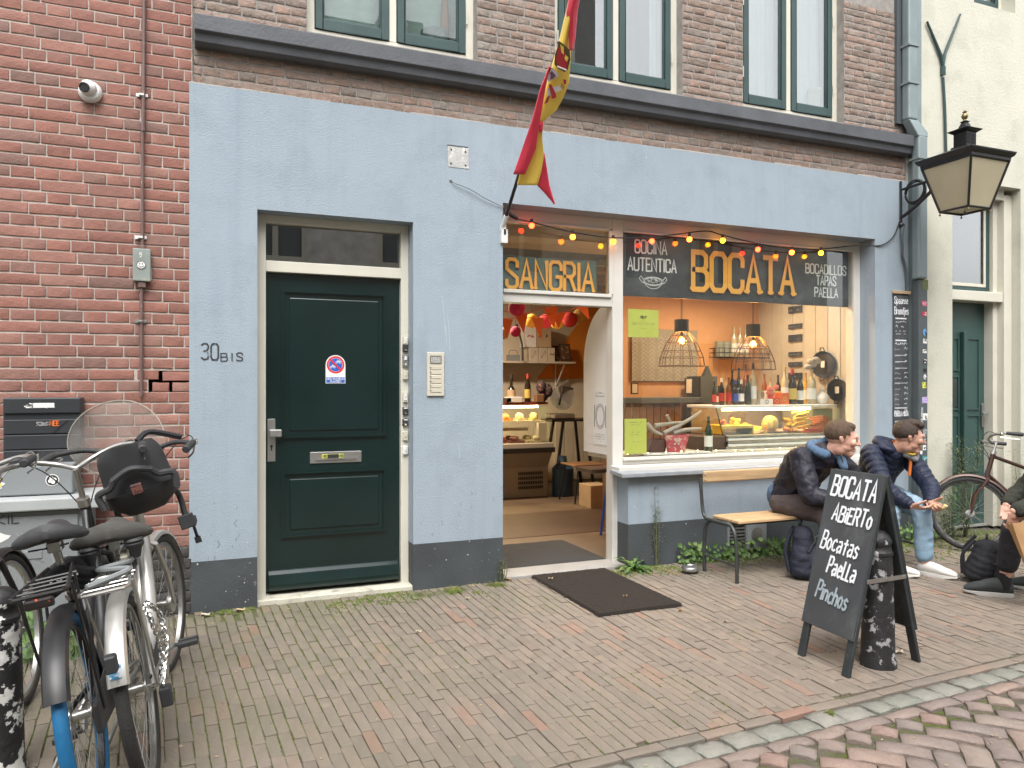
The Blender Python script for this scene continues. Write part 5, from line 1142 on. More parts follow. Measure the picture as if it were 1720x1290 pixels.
for i in range(5):
    x_ = cx1 - .22 - i * .24; m_ = [5, 6, 3, 4, 6][i]
    def f(b, x_=x_): b.box(x_ - .10, x_ + .10, y0_ + .03, y0_ + .33, .722, .75); [b.ball((x_ + random.uniform(-.07, .07), y0_ + .06 + .05 * q, .775), .05, .035, .03, n=7, m=5) for q in range(5)]
    one('food_tray', fm[m_], ['tray with a pale wedge of cheese at the right end of the counter', 'dark sausage tray next to the cheese in the counter', 'red meat tray in the middle of the counter', 'bright red meat tray left of the middle in the counter', 'dark sausage tray at the far left of the counter'][i], 'food tray', f, 'food trays in the deli counter')
one('white_carton', M['panelw'], 'cream carton standing in the right end of the deli counter', 'carton', lambda b: b.box(cx1 - .16, cx1 - .04, y0_ + .05, y0_ + .15, .757, .97))
# bottles
def bottle(name, label, x, y, z, h, r, m, lm=None, cap=None, cat='bottle', group=None, neck=.33, shoulder=.62):
    t = thing(name, label, cat, (x, y, z), group)
    MB().lathe([(0, 0), (r * .95, 0), (r, h * .02), (r, h * shoulder * .92), (r * .8, h * shoulder * 1.05), (r * neck * 1.1, h * (shoulder + .16)), (r * neck, h * .93), (r * neck * 1.2, h * .94), (r * neck * 1.2, h), (0, h)], (x, y, z), n=14).build('glass_body', m, t)
    if lm: MB().lathe([(r * 1.03, h * .14), (r * 1.03, h * .45)], (x, y, z), n=14).build('label', lm, t)
    if cap: MB().lathe([(0, h * 1.005), (r * neck * 1.3, h * 1.0), (r * neck * 1.3, h * .84), (r * neck * 1.15, h * .84)], (x, y, z), n=12).build('cap', cap, t)
    return t
GB = {'dark': mat('dark_bottle_glass', (.018, .012, .008), .12, var=0, coat=.5), 'amber': mat('amber_bottle_glass', (.22, .07, .012), .15, var=0, coat=.5), 'clear': mat('pale_bottle_glass', (.45, .38, .25), .15, var=0, coat=.5), 'gold': mat('golden_bottle_glass', (.55, .32, .05), .15, var=0), 'green': mat('green_bottle_glass', (.02, .035, .015), .12, var=0, coat=.5)}
LM = {'w': M['paper'], 'r': mat('red_label', (.45, .04, .03), .6), 'b': mat('blue_label', (.04, .08, .35), .6), 'y': mat('yellow_label', (.60, .45, .12), .6), 'k': M['ink']}
p = at(884, 672, 3.9); bottle('wine_bottle', 'dark wine bottle with a red cap standing on the deli counter shelf', p.x + .02, 3.9, 1.236, .37, .042, GB['dark'], LM['y'], LM['r'])
p = at(897, 672, 3.9); bottle('wine_bottle', 'pointed dark jug with a wicker body beside the wine bottle on the counter', at(866, 672, 3.9).x - .06, 3.9, 1.236, .36, .055, GB['dark'], M['card'], M['ink'], shoulder=.45)
for i, (u, w_, h_, mm, lab) in enumerate(((905, .10, .10, 'midwood', 'small brown box beside the wine bottle on the counter'), (862, .22, .07, 'plastic', 'white oblong box lying on the counter shelf'), (852, .08, .06, 'dkwood', 'small dark tin at the left of the counter shelf'))):
    p = at(u, 672, 3.8); boxb('carton', M[mm], p.x - w_ / 2, p.x + w_ / 2, 3.75, 3.85, 1.236, 1.236 + h_, label=lab, cat='box', bevel=.005)
# patterned cloth bundle and slicer at counter end
def f(b):
    p = at(914, 665, 4.0)
    for _ in range(7): b.ball(p + V((random.uniform(-.07, .07), random.uniform(-.05, .05), random.uniform(-.02, .12))), .07, .06, .09, n=9, m=6)
one('cloth_bundle', mat('patterned_dark_cloth', (.06, .05, .05), .9, var=.3, vs=30, col2=(.3, .12, .12), c2s=30, c2t=(.55, .6)), 'dark patterned cloth bundle at the end of the deli counter', 'cloth', f)
t = thing('meat_slicer', 'round bladed meat slicer on the black table behind the counter', 'slicer', (4.6, 4.15, 1.0))
p = at(945, 668, 4.15)
MB().cyl(p + V((0, 0, .0)), p + V((.02, .04, 0)), .17, 28).build('blade_guard', M['alu'], t)
MB().box(p.x - .2, p.x + .12, 4.0, 4.3, .995, 1.07).build('base', M['alu'], t, bevel=.02, seg=2); MB().obox(p + V((-.02, -.08, .14)), (.09, 0, .05), (0, .03, 0), (-.02, 0, .06)).build('carriage', M['steel'], t, bevel=.01); MB().tube([p + V((-.1, -.1, -.1)), p + V((-.05, -.12, .15)), p + V((.1, -.12, .12))], .015, 8).build('handle', M['blackp'], t)
# black table
p = at(958, 704, 4.2)
t = thing('bar_table', 'black high table with slanting legs behind the deli counter', 'table', (p.x, 4.2, .012))
boxb('table_top', M['blackm'], p.x - .42, p.x + .34, 3.95, 4.45, .965, .995, par=t, bevel=.004)
for sx, sy in ((-.26, -.18), (.22, -.18), (-.26, .2), (.22, .2)): MB().tube([(p.x + sx * .7, 4.2 + sy * .8, .965), (p.x + sx * 1.25, 4.2 + sy, .012)], .022, 6).build('leg', M['blackm'], t)
# chair
p = at(985, 765, 3.2)
t = thing('wooden_chair', 'low chair with brown plywood seat and thin black legs inside the shop', 'chair', (p.x, 3.2, .012))
boxb('seat', M['midwood'], p.x - .26, p.x + .2, 3.0, 3.42, .46, .48, par=t, bevel=.006)
for sx, sy in ((-.2, -.18), (.16, -.18), (-.2, .18), (.16, .18)): MB().tube([(p.x + sx, 3.2 + sy, .46), (p.x + sx * 1.35, 3.2 + sy * 1.2, .012)], .011, 6).build('leg', M['blackm'], t)
boxb('backrest', M['midwood'], p.x - .02 + .2, p.x + .22, 3.02, 3.4, .62, .85, par=t, bevel=.004); MB().tube([(p.x + .2, 3.05, .47), (p.x + .21, 3.05, .7)], .01, 6).build('back_post', M['blackm'], t)
p = at(1017, 870, .55); MB()
t = thing('bar_stool', 'blue metal stool leg standing just inside the doorway', 'stool', (3.3, .75, .012))
MB().tube([at(1020, 806, .62), at(1009, 899, .62)], .012, 8).build('leg', mat('blue_stool_paint', (.015, .04, .17), .4), t); MB().tube([(3.4, .72, .80), (3.5, .62, .012)], .016, 8).build('leg', M['blackm'], t); MB().cyl((3.25, .78, .40), (3.25, .78, .42), .14, 18).build('seat', M['dkwood'], t) if 0 else MB().box(3.11, 3.42, .62, .92, .68, .712).build('seat', M['dkwood'], t)
p = at(1000, 812, 2.6); one('cardboard_box', M['card'], 'brown cardboard box with dark print on the floor below the arched panel', 'box', lambda b: b.box(p.x - .06, p.x + .2, 2.6, 2.9, .012, .28), bevel=.004)
p = at(1000, 760, 4.85)
one('water_can', mat('blue_plastic', (.03, .07, .13), .5), 'dark blue plastic canister on the floor beside the counter', 'canister', lambda b: b.lathe([(0, 0), (.13, 0), (.14, .02), (.14, .36), (.06, .44), (.05, .52), (0, .52)], (cx1 + .2, 3.7, .012), n=12))
# shelf with boxes
pl, pr_ = at(846, 607, 4.7), at(966, 603, 4.7); zs = 1.80
t = thing('wall_shelf', 'long wooden wall shelf on a white bracket above the deli counter', 'shelf', ((pl.x + pr_.x) / 2, 4.85, zs))
boxb('plank', M['panelw'], pl.x - 1.6, pr_.x, 4.68, 5.08, zs - .025, zs, par=t)
bx_ = at(946, 620, 4.8).x; MB().tube([(bx_, 5.06, zs - .42), (bx_, 5.06, zs - .03)], .012, 6).tube([(bx_, 5.05, zs - .36), (bx_, 4.75, zs - .03)], .012, 6).build('bracket', M['plastic'], t)
bxs = [(889, 904, 585, 604, 'panelw', 'small cream box with a drawn pepper on the wall shelf, leftmost of the lower row'), (905, 920, 583, 603, 'panelw', 'white box with a looped line drawing, middle of the lower row'), (921, 932, 583, 603, 'panelw', 'white box beside the dark pictures on the wall shelf'), (883, 901, 553, 583, 'plastic', 'white carton with red print stacked on the shelf boxes'), (902, 926, 552, 583, 'card', 'big brown cardboard box stacked on the shelf boxes')]
for i, (u0, u1, v0, v1, mm, lab) in enumerate(bxs):
    a, c = at(u0, v1, 4.72), at(u1, v0, 4.72); z0_ = zs if i < 3 else zs + .205; hh = .2 if i < 3 else .31
    t = thing('carton_box', lab, 'box', ((a.x + c.x) / 2, 4.8, z0_), 'cartons on the wall shelf')
    boxb('carton', M[mm], a.x, c.x, 4.72, 4.95, z0_, z0_ + hh, par=t, bevel=.003)
    b = MB(); 
    if i in (0, 1): ribbon(b, [V((.05 * math.cos(a_ * .5), .06 * math.sin(a_))) for a_ in [q * .35 for q in range(18)]], .006, lambda q: V(((a.x + c.x) / 2 + q.x * .7, 4.718, z0_ + hh / 2 + q.y * .8)))
    else: scribble(b, (a.x + .03, 4.718, z0_ + hh * .45), (1, 0, 0), (0, 0, 1), (c.x - a.x) * .6, .05 if i > 2 else .03, .3)
    b.build('print', LM['r'] if i == 3 else M['ink'], t)
for (u0, u1, v0, lab) in ((930, 940, 580, 'dark small picture leaning on the wall shelf'), (941, 959, 577, 'dark framed picture leaning at the end of the wall shelf')):
    a, c = at(u0, 600, 4.8), at(u1, v0, 4.8)
    t = thing('picture', lab, 'picture', (a.x, 4.8, zs)); MB().prism([(a.x, 4.78, zs), (c.x, 4.78, zs), (c.x + .03, 4.9, c.z), (a.x + .03, 4.9, c.z)], (0, .015, 0)).build('frame', M['dkwood'], t)
    MB().prism([(a.x + .03, 4.785, zs + .04), (c.x - .02, 4.785, zs + .04), (c.x, 4.888, c.z - .03), (a.x + .05, 4.888, c.z - .03)], (0, -.006, 0)).build('image', mat('muddled_picture', (.10, .05, .03), .5, col2=(.35, .22, .1), c2s=16, c2t=(.5, .6)), t)
one('radio', M['greyplastic'], 'silver radio with a round handle at the left of the wall shelf', 'radio', lambda b: (b.box(at(855, 600, 4.75).x, at(872, 600, 4.75).x, 4.72, 4.85, zs, zs + .09), b.tube(bez([(at(856, 600, 4.75).x, 4.78, zs + .09), (at(858, 600, 4.75).x, 4.78, zs + .15), (at(869, 600, 4.75).x, 4.78, zs + .15), (at(871, 600, 4.75).x, 4.78, zs + .09)]), .006, 6)))
one('desk_lamp', M['blackm'], 'thin dark desk lamp arm clamped to the shelf', 'lamp', lambda b: b.tube(bez([at(878, 606, 4.6), at(877, 580, 4.6), at(872, 560, 4.6), at(868, 545, 4.5)]), .014, 6))
# paper lanterns
lm = {'m': mat('magenta_paper', (.42, .02, .10), .8, var=.05), 'y': mat('glowing_yellow_paper', (.75, .40, .05), .8, emit=(1, .45, .05), es=.05), 'p': mat('glowing_pink_paper', (.70, .06, .09), .8, emit=(1, .1, .08), es=.05), 'r': mat('red_paper', (.45, .03, .03), .8), 'g': mat('ochre_paper', (.45, .25, .06), .8)}  # yellow and pink paper get a faint glow of their own, no bulb inside
for i, (u, v, r_, k, Y, lab) in enumerate(((868, 517, 14, 'm', 2.2, 'large dark magenta paper lantern at the top left of the doorway'), (866, 557, 9, 'm', 2.8, 'small magenta paper lantern half behind the bunting'), (893, 539, 12, 'y', 2.9, 'bright yellow paper lantern behind the bunting'), (916, 540, 12, 'p', 2.9, 'bright pink paper lantern in the middle of the doorway'), (936, 541, 12, 'y', 3.0, 'yellow and white striped paper lantern right of the pink one'), (957, 537, 13, 'r', 2.7, 'dark red paper lantern right of the middle'), (974, 530, 12, 'g', 2.7, 'ochre paper lantern furthest right in the doorway'), (845, 560, 10, 'g', 2.8, 'ochre paper lantern cut by the left door jamb'))):
    p = at(u, v, Y); rr = r_ * (p.x * SA + (Y + DIST) * CA) / FX
    t = thing('paper_lantern', lab, 'paper lantern', (p.x, p.y, p.z - rr), 'paper lanterns hanging in the shop')
    prof = []; n_ = 18
    for q in range(n_ * 2 + 1):
        a = math.pi * q / (2 * n_); prof.append((rr * math.sin(a) * (1.0 if q % 2 else .95) + .001, -rr * math.cos(a)))
    b = MB(); b.lathe(prof, p, (.25, 0, 1) if i % 2 else (.6, -.2, .7), 20); o = b.build('paper_shade', lm[k], t); 
    MB().tube([p + V((0, 0, rr * .95)), V((p.x, p.y, 2.86))], .0025, 5).build('thread', M['ink'], t)
# bunting
orc = mat('orange_bunting_cloth', (.62, .13, .035), .85, var=.05)
for si, (P0, P1, n_, Y0, Y1, lab) in enumerate((((838, 535), (905, 535), 3, 2.3, 2.5, 'a'), ((842, 530), (1000, 498), 7, 2.45, 1.6, 'b'),)):
    pass
bt = thing('bunting', 'string of triangular orange cloth pennants across the shop doorway', 'bunting', tuple(at(915, 525, 2.2)))
pen = [(842, 536, 862, 536, 852, 570, 2.2), (864, 527, 887, 527, 880, 560, 2.25), (893, 534, 913, 533, 908, 570, 2.1), (913, 519, 937, 514, 931, 552, 2.2), (928, 529, 951, 524, 938, 551, 2.4), (965, 512, 987, 512, 990, 537, 1.9)]
for q in pen:
    a, c, d = at(q[0], q[1], q[6]), at(q[2], q[3], q[6] - .03), at(q[4], q[5], q[6] - .015); MB().add([a, c, d, a + V((0, .004, 0)), c + V((0, .004, 0)), d + V((0, .004, 0))], [(0, 1, 2), (3, 5, 4), (0, 3, 4, 1), (1, 4, 5, 2), (2, 5, 3, 0)]).build('pennant', orc, bt)
MB().tube(bez([at(838, 536, 2.2), at(864, 534, 2.22), at(893, 533, 2.1), at(950, 523, 2.2), at(990, 508, 1.9), at(1010, 500, 1.7)]), .004, 5).tube(bez([at(838, 522, 2.3), at(880, 526, 2.25), at(913, 517, 2.2), at(950, 508, 2.2)]), .004, 5).build('string', orc, bt)
# ceiling duct with holes seen through transom
one('cable_tray', M['greyplastic'], 'grey perforated cable tray hanging along the shop ceiling', 'cable tray', lambda b: (b.box(1.6, 5.9, 1.15, 1.25, 2.60, 2.70), [b.box(1.7 + k * .16, 1.78 + k * .16, 1.144, 1.15, 2.635, 2.66) for k in range(25)]))
# ---- window display
t = thing('display_case', 'lit glass display case full of cheese and sausages in the shop window', 'display case', (5.1, .7, .862))
cx0, cx1_, cyf, cyb = 4.40, 5.86, .45, 1.02
boxb('case_base', M['alu'], cx0 + .03, cx1_, cyf + .02, cyb, .862, .885, par=t)
for k in range(4): boxb('trim_bar', M['plastic'] if k % 2 == 0 else M['alu'], cx0 + .04, cx1_, cyf + .004 * k, cyf + .02 + .01 * k, .887 + k * .026, .909 + k * .026, par=t, bevel=.003)
boxb('case_top', M['plastic'], cx0 - .02, cx1_, cyf + .12, cyb, 1.235, 1.262, par=t, bevel=.004)
MB().box(cx0 + .08, cx0 + 1.13, cyf + .135, cyf + .155, 1.214, 1.234).build('lit_tube', E_tube, t)
MB().prism([(cx0 + .03, cyf + .03, .99), (cx1_, cyf + .03, .99), (cx1_ - .0, cyf + .12, 1.236), (cx0 + .0, cyf + .12, 1.236)], (0, .004, 0)).build('front_glass', M['glasscase'], t)
MB().tube([(cx0 + .02, cyf + .025, .90), (cx0 - .01, cyf + .115, 1.24)], .006, 6).tube([(cx0 + .02, cyb - .02, .90), (cx0 - .0, cyb - .02, 1.24)], .006, 6).build('corner_post', M['blackm'], t)
boxb('back_panel', M['midwood'], cx0 + .03, cx1_ - .3, cyb - .01, cyb, .89, 1.235, par=t)
boxb('end_panel', mat('olive_card', (.22, .23, .12), .7), cx1_ - .28, cx1_ - .02, cyf + .16, cyf + .17, .99, 1.22, par=t); boxb('shelf', M['steel'], cx0 + .05, cx1_ - .05, cyf + .05, cyb - .02, .985, .99, par=t)
MB().box(cx0 - .26, cx0 + .03, cyf + .03, cyb - .1, .862, .985).build('dark_side_box', M['dkwood'], t, bevel=.004)
yel = mat('yellow_cheese', (.75, .42, .03), .5, var=.2, vs=20); org = mat('orange_sausage', (.55, .13, .03), .5, var=.3, vs=30); ham = mat('pink_ham', (.55, .22, .13), .5, var=.3, vs=30); rope = mat('golden_net', (.65, .38, .08), .6, var=.3, vs=60)
one('food_tray', yel, 'yellow tray on legs at the left end of the display case', 'tray', lambda b: (b.box(cx0 + .05, cx0 + .42, .56, .80, 1.045, 1.075), b.box(cx0 + .05, cx0 + .07, .56, .8, .99, 1.045), b.box(cx0 + .40, cx0 + .42, .56, .8, .99, 1.045)), bevel=.004)
one('netted_cheese', rope, 'netted yellow ball of cheese in the middle of the display case', 'cheese', lambda b: (b.ball((cx0 + .66, .62, 1.075), .075, .07, .08, n=14, m=10), [b.tube([(cx0 + .66 + .078 * math.cos(a) * math.sin(t_), .62 + .073 * math.sin(a) * math.sin(t_), 1.075 + .083 * math.cos(t_)) for t_ in [.1 + q * .42 for q in range(8)]], .004, 4) for a in [k * .628 for k in range(10)]]))
one('cheese_wedge', yel, 'leaning yellow cheese wedge left of the netted cheese', 'cheese', lambda b: b.prism([(cx0 + .46, .56, .99), (cx0 + .58, .56, .99), (cx0 + .52, .56, 1.06)], (0, .12, 0)))
one('ham_slices', ham, 'heap of pink sliced ham across the display case floor', 'ham', lambda b: [b.ball((cx0 + .5 + .075 * k, .56 + random.uniform(0, .1), 1.005), .06, .06, .022, n=10, m=5, M3=Matrix.Rotation(random.uniform(-.4, .4), 3, 'Y')) for k in range(9)], kind='stuff')
one('sausage_net', rope, 'stack of golden netted sausages hanging in the display case', 'sausages', lambda b: [b.tube([(cx0 + .93 + .02 * (k % 3), .6 + .02 * (k % 2), 1.0 + .02 * k), (cx0 + 1.10 + .02 * (k % 3), .62, 1.015 + .021 * k)], .012, 7) for k in range(10)], kind='stuff')
one('chorizo', org, 'bundle of orange red chorizo sausages at the right end of the case', 'sausages', lambda b: [b.tube([(cx0 + 1.16, .58 + .02 * (k % 4), 1.0 + .018 * k), (cx0 + 1.26, .56, 1.012 + .019 * k), (cx0 + 1.38, .6, 1.0 + .018 * k)], .011, 7) for k in range(8)], kind='stuff')
one('food_packet', LM['r'], 'small red and blue packet at the front of the display case', 'packet', lambda b: b.box(cx0 + .98, cx0 + 1.2, .50, .52, .99, 1.03))
# bottles on top of the case
bs_ = [(1200, 643, 'dark', 'r', None, .021), (1212, 637, 'dark', 'r', 'w', .027), (1224, 636, 'amber', 'r', None, .027), (1235, 640, 'dark', 'b', 'b', .028), (1245, 640, 'dark', 'w', 'w', .028), (1256, 632, 'green', 'k', None, .03), (1265, 612, 'clear', 'w', 'k', .033), (1318, 618, 'clear', 'w', None, .035), (1331, 622, 'dark', 'y', 'r', .040), (1344, 630, 'dark', 'w', 'k', .034), (1253, 613, 'amber', None, 'k', .03), (1363, 622, 'clear', 'w', None, .045)]
bl = ['tiny dark bottle at the left end of the row on the display case', 'dark beer bottle with red and white round label, second in the row', 'amber beer bottle with a red and white label, third in the row', 'dark beer bottle with a blue label, fourth in the row', 'dark beer bottle with a white round label, fifth in the row', 'plain green bottle left of the tall clear bottle', 'tall clear bottle with a white label and dark cap', 'pale bottle without cap left of the big yellow labelled one', 'big dark bottle with a yellow label and red cap', 'dark bottle with a white label right of the yellow labelled one', 'amber bottle with a dark cap standing behind the green one', 'large clear wrapped jar bottle beside the white jug']
for i, (u, vt, g, l, c_, r_) in enumerate(bs_):
    Y = .74 if i not in (10,) else .9; p, q = at(u, 680, Y), at(u, vt, Y)
    bottle('bottle', bl[i], p.x, Y, 1.262, q.z - 1.262 + .012, r_, GB[g], LM.get(l) if l else None, LM.get(c_) if c_ else None, group='bottles on the display case')
for i, (u0, u1, v0, mm, lab) in enumerate(((1275, 1296, 670, 'plastic', 'white printed tea tin in the row on the display case'), (1272, 1285, 650, 'card', 'round beige tin with a black mark stacked on the tea tin'), (1297, 1308, 668, 'r', 'small dark red carton next to the tea tin'), (1308, 1323, 660, 'o', 'orange brown carton left of the pale bottle'))):
    a, c = at(u0, 680, .72), at(u1, v0, .72); z0_ = 1.262 if i != 1 else 1.262 + (at(0, 670, .72).z * 0 + .055)
    mm_ = {'r': LM['r'], 'o': org}.get(mm) or M[mm]
    t = thing('tin', lab, 'tin', ((a.x + c.x) / 2, .72, z0_)); hh = max(.05, c.z - 1.262) if i != 1 else .085
    (MB().box(a.x, c.x, .70, .78, z0_, z0_ + hh) if i != 1 else MB().lathe([(0, 0), (.042, 0), (.042, hh), (0, hh)], ((a.x + c.x) / 2, .74, z0_), n=18)).build('body', mm_, t, bevel=.002)
    b = MB(); ribbon(b, [V((.018 * math.cos(k * .5), .018 * math.sin(k * .5))) for k in range(14)], .005, lambda q: V(((a.x + c.x) / 2 + q.x, .695, z0_ + hh / 2 + q.y))); b.build('mark', M['ink'] if i < 2 else LM['y'], t)
one('paper_flower', mat('pink_flower', (.60, .18, .14), .8, var=.3, vs=30), 'pink crumpled paper flower on the cartons', 'paper flower', lambda b: [b.ball(at(1298 + random.uniform(-8, 8), 655 + random.uniform(-7, 7), .75), .028, .022, .02, n=7, m=5) for _ in range(10)])
one('jug', M['plastic'], 'round white ceramic jug at the right end of the display case', 'jug', lambda b: b.lathe([(0, 0), (.04, 0), (.068, .035), (.07, .07), (.045, .11), (.02, .13), (.024, .155), (0, .155)], (at(1381, 668, .7).x, .7, 1.262), n=20))
for i, (u, vt, g, l, r_, Y, lab) in enumerate(((1207, 648, 'green', 'w', .024, .86, 'small green bottle at the back left of the display case row'), (1218, 628, 'clear', 'y', .026, .88, 'pale bottle half hidden behind the second beer bottle'), (1230, 622, 'dark', 'k', .028, .90, 'tall dark bottle in the back row behind the amber beer'), (1241, 618, 'green', 'w', .028, .90, 'tall green bottle in the back row behind the blue label beer'), (1284, 628, 'amber', 'w', .028, .90, 'amber bottle in the back row behind the tins'), (1294, 634, 'clear', 'r', .026, .92, 'pale bottle in the back row behind the paper flower'), (1307, 630, 'dark', 'y', .028, .90, 'dark bottle in the back row left of the pale one'), (1353, 626, 'gold', 'w', .030, .86, 'golden bottle between the dark bottle and the wrapped jar'))):
    p, q = at(u, 676, Y), at(u, vt, Y); bottle('bottle', lab, p.x, Y, 1.262, q.z - 1.262, r_, GB[g], LM.get(l), None, group='bottles on the display case')
for i, (dx, y, z, rx, mm, lab) in enumerate(((.50, .80, 1.03, .07, 'rope', 'netted golden sausage heap behind the leaning cheese wedge'), (.78, .74, 1.03, .06, 'yel', 'round yellow cheese behind the netted ball'), (.84, .58, 1.01, .04, 'org', 'orange sausage curl right of the netted ball'), (1.06, .82, 1.06, .07, 'rope', 'tall golden sausage bundle at the back of the case'), (.28, .66, 1.10, .05, 'yel', 'yellow cheese piece on the yellow tray'), (.15, .66, 1.09, .045, 'org', 'orange cheese piece at the left of the yellow tray'))):
    mt_ = {'rope': rope, 'yel': yel, 'org': org}[mm]; one('deli_food', mt_, lab, 'food', lambda b: [b.ball((cx0 + dx + random.uniform(-.5, .5) * rx, y + random.uniform(-.03, .03), z + random.uniform(-.3, .6) * rx), rx * .55, rx * .4, rx * .35, n=9, m=6, M3=Matrix.Rotation(random.uniform(-1, 1), 3, 'Y')) for _ in range(7)])
# pans on the right wall
for (u, v, r_, lab) in ((1409, 655, .115, 'black paella pan with a white tag hanging on the right shop wall'), (1385, 612, .14, 'larger dark pan hanging behind the wrapped jar')):
    t_ = (u - 860) / FX; X = 5.96; Yp = X * (CA - t_ * SA) / (SA + t_ * CA); p = V((X, Yp - DIST, EYE + (V0 - v) * (X * SA + Yp * CA) / FX))
    t = thing('frying_pan', lab, 'pan', tuple(p - V((0, 0, r_)))); ax = (-1, -.25, 0)
    MB().lathe([(0, 0), (r_ * .8, 0), (r_, .03), (r_ * .97, .032), (r_ * .78, .006), (0, .006)], p, ax, 26).build('pan_body', M['blackm'], t)
    x_, y__, _ = basis(ax)
    for s_ in (-1, 1): MB().tube([p + V((-.03, 0, s_ * r_ * .98)) + V(x_) * 0 + V((0, .03, 0)), p + V((-.04, 0, s_ * r_ * 1.22)) + V((0, .02, 0)), p + V((-.04, 0, s_ * r_ * 1.22)) + V((0, -.02, 0)), p + V((-.03, 0, s_ * r_ * .98)) + V((0, -.03, 0))], .005, 6).build('handle', M['blackm'], t)
    MB().obox(p + V((-.035, -.01, .0)), (0, .026, 0), (0, 0, .034), (.001, 0, 0)).build('price_tag', M['paper'], t)
# wrapped bottle cellophane
one('cellophane', mat('crumpled_cellophane', (.45, .42, .38), .25, var=.3, vs=14), 'crumpled cellophane topping the wrapped jar in the window', 'wrapping', lambda b: [b.ball(at(1366 + random.uniform(-9, 9), 609 + random.uniform(-8, 8), .74), .045, .035, .03, n=7, m=5) for _ in range(9)])
# column of small chalk name boards on the right wall
for i, v in enumerate((520, 548, 568, 595, 612, 632)):
    t_ = (1336 - 860) / FX; X = 5.98; Yp = X * (CA - t_ * SA) / (SA + t_ * CA); d_ = X * SA + Yp * CA; p = V((X, Yp - DIST, EYE + (V0 - v) * d_ / FX))
    hh = .05 if i in (1, 3, 4) else .075
    t = thing('name_board', ['topmost', 'second', 'third', 'fourth', 'fifth', 'lowest'][i] + ' little black chalk name board in the column on the right shop wall', 'chalk sign', (p.x, p.y, p.z - hh / 2), 'chalk name boards on the shop wall')
    MB().box(5.97, 5.985, p.y - .10, p.y + .10, p.z - hh / 2, p.z + hh / 2).build('board', M['sign'], t); b = MB(); scribble(b, (5.969, p.y + .08, p.z - hh * .25), (0, -1, 0), (0, 0, 1), .15, hh * .5, .12); b.build('chalk_word', M['chalkg'], t)
# pendants
for (u, v, vt, lab) in ((1145, 572, 537, 'wire dome pendant lamp with a lit round bulb on the left of the window'), (1265, 578, 545, 'wire dome pendant lamp with a lit round bulb above the display case')):
    Y = .80; p = at(u, v, Y); t = thing('pendant_lamp', lab, 'pendant lamp', tuple(p - V((0, 0, .26))), 'wire pendant lamps')
    zt_ = at(u, vt, Y).z; zc = at(u, vt + 21, Y).z; rb = .215; zb_ = at(u, v + 43, Y).z
    MB().cyl((p.x, Y, zc), (p.x, Y, zt_), .068, 22).build('cap', mat('dark_wood_cap', (.03, .028, .026), .6) if 'dark_wood_cap' not in bpy.data.materials else bpy.data.materials['dark_wood_cap'], t)
    cg = MB(); pr2 = [(.065, zc), (.10, zc - .035), (.145, zc - .10), (.18, zc - .18), (.205, zb_ + .08), (rb, zb_)]
    for k in range(14):
        a = 2 * math.pi * k / 14; cg.tube([(p.x + r_ * math.cos(a), Y + r_ * math.sin(a), z_) for r_, z_ in pr2], .0028, 5)
    for r_, z_ in pr2[1:]: cg.tube([(p.x + r_ * math.cos(a * .2618), Y + r_ * math.sin(a * .2618), z_) for a in range(24)], .0035 if z_ == zb_ else .0025, 5, closed=True)
    cg.build('wire_shade', M['brownm'], t)
    MB().ball(p, .047, n=20, m=14).build('bulb', glass_mat('amber_bulb_glass', (1, .62, .22), 1.2) if 'amber_bulb_glass' not in bpy.data.materials else bpy.data.materials['amber_bulb_glass'], t)
    MB().tube([p + V((-.008, 0, .02)), p + V((-.004, 0, -.025)), p + V((.004, 0, -.025)), p + V((.008, 0, .02))], .0035, 6).build('filament', E_warm, t)
    MB().cyl(p + V((0, 0, .04)), V((p.x, Y, zc)), .014, 10).build('socket', M['blackm'], t)
    ch = MB(); z_ = zt_; k = 0
    while z_ < 2.78:
        ch.tube([(p.x + (.009 * math.cos(a * 1.0472) if k % 2 else 0), Y + (0 if k % 2 else .009 * math.cos(a * 1.0472)), z_ + .016 + .018 * math.sin(a * 1.0472)) for a in range(6)], .0028, 4, closed=True); z_ += .029; k += 1
    ch.build('chain', M['blackm'], t)
    pl_ = bpy.data.lights.new('pendant_light', 'POINT'); pl_.energy = 9; pl_.color = (1, .66, .36); pl_.shadow_soft_size = .045; po = bpy.data.objects.new('pendant_light', pl_); C.objects.link(po); po.location = p
# wire wall rack with jars and bottles
p = at(1215, 598, 1.8)
t = thing('wire_rack', 'thin black wire wall rack holding tins and white bottles', 'rack', (p.x + .2, 1.8, p.z))
b = MB(); x0_, x1_, zr = at(1199, 598, 1.8).x, at(1290, 598, 1.8).x, at(1199, 600, 1.8).z
for z_ in (zr, zr + .05, zr + .10): b.tube([(x0_, 1.88, z_), (x0_, 1.70, z_), (x1_, 1.70, z_), (x1_, 1.88, z_)], .004, 5)
for k in range(12): b.tube([(x0_ + (x1_ - x0_) * k / 11, 1.88, zr), (x0_ + (x1_ - x0_) * k / 11, 1.70, zr), (x0_ + (x1_ - x0_) * k / 11, 1.70, zr + .10)], .003, 5)
b.build('wire_frame', M['blackm'], t)
for k, (u, kk, lab) in enumerate(((1209, 't', 'dark tin at the left end of the wire rack'), (1221, 't', 'dark label tin second in the wire rack'), (1233, 'b', 'first white bottle on the wire rack'), (1243, 'b', 'middle white bottle on the wire rack'), (1253, 'b', 'right white bottle on the wire rack'))):
    x_ = at(u, 598, 1.79).x
    if kk == 't': one('tin', M['conbox'], lab, 'tin', lambda b: b.lathe([(0, 0), (.05, 0), (.05, .17), (0, .17)], (x_, 1.79, zr + .006), n=14))
    else: bottle('bottle', lab, x_, 1.79, zr + .006, .34, .036, GB['clear'], LM['w'], None, group='white bottles on the wire rack')
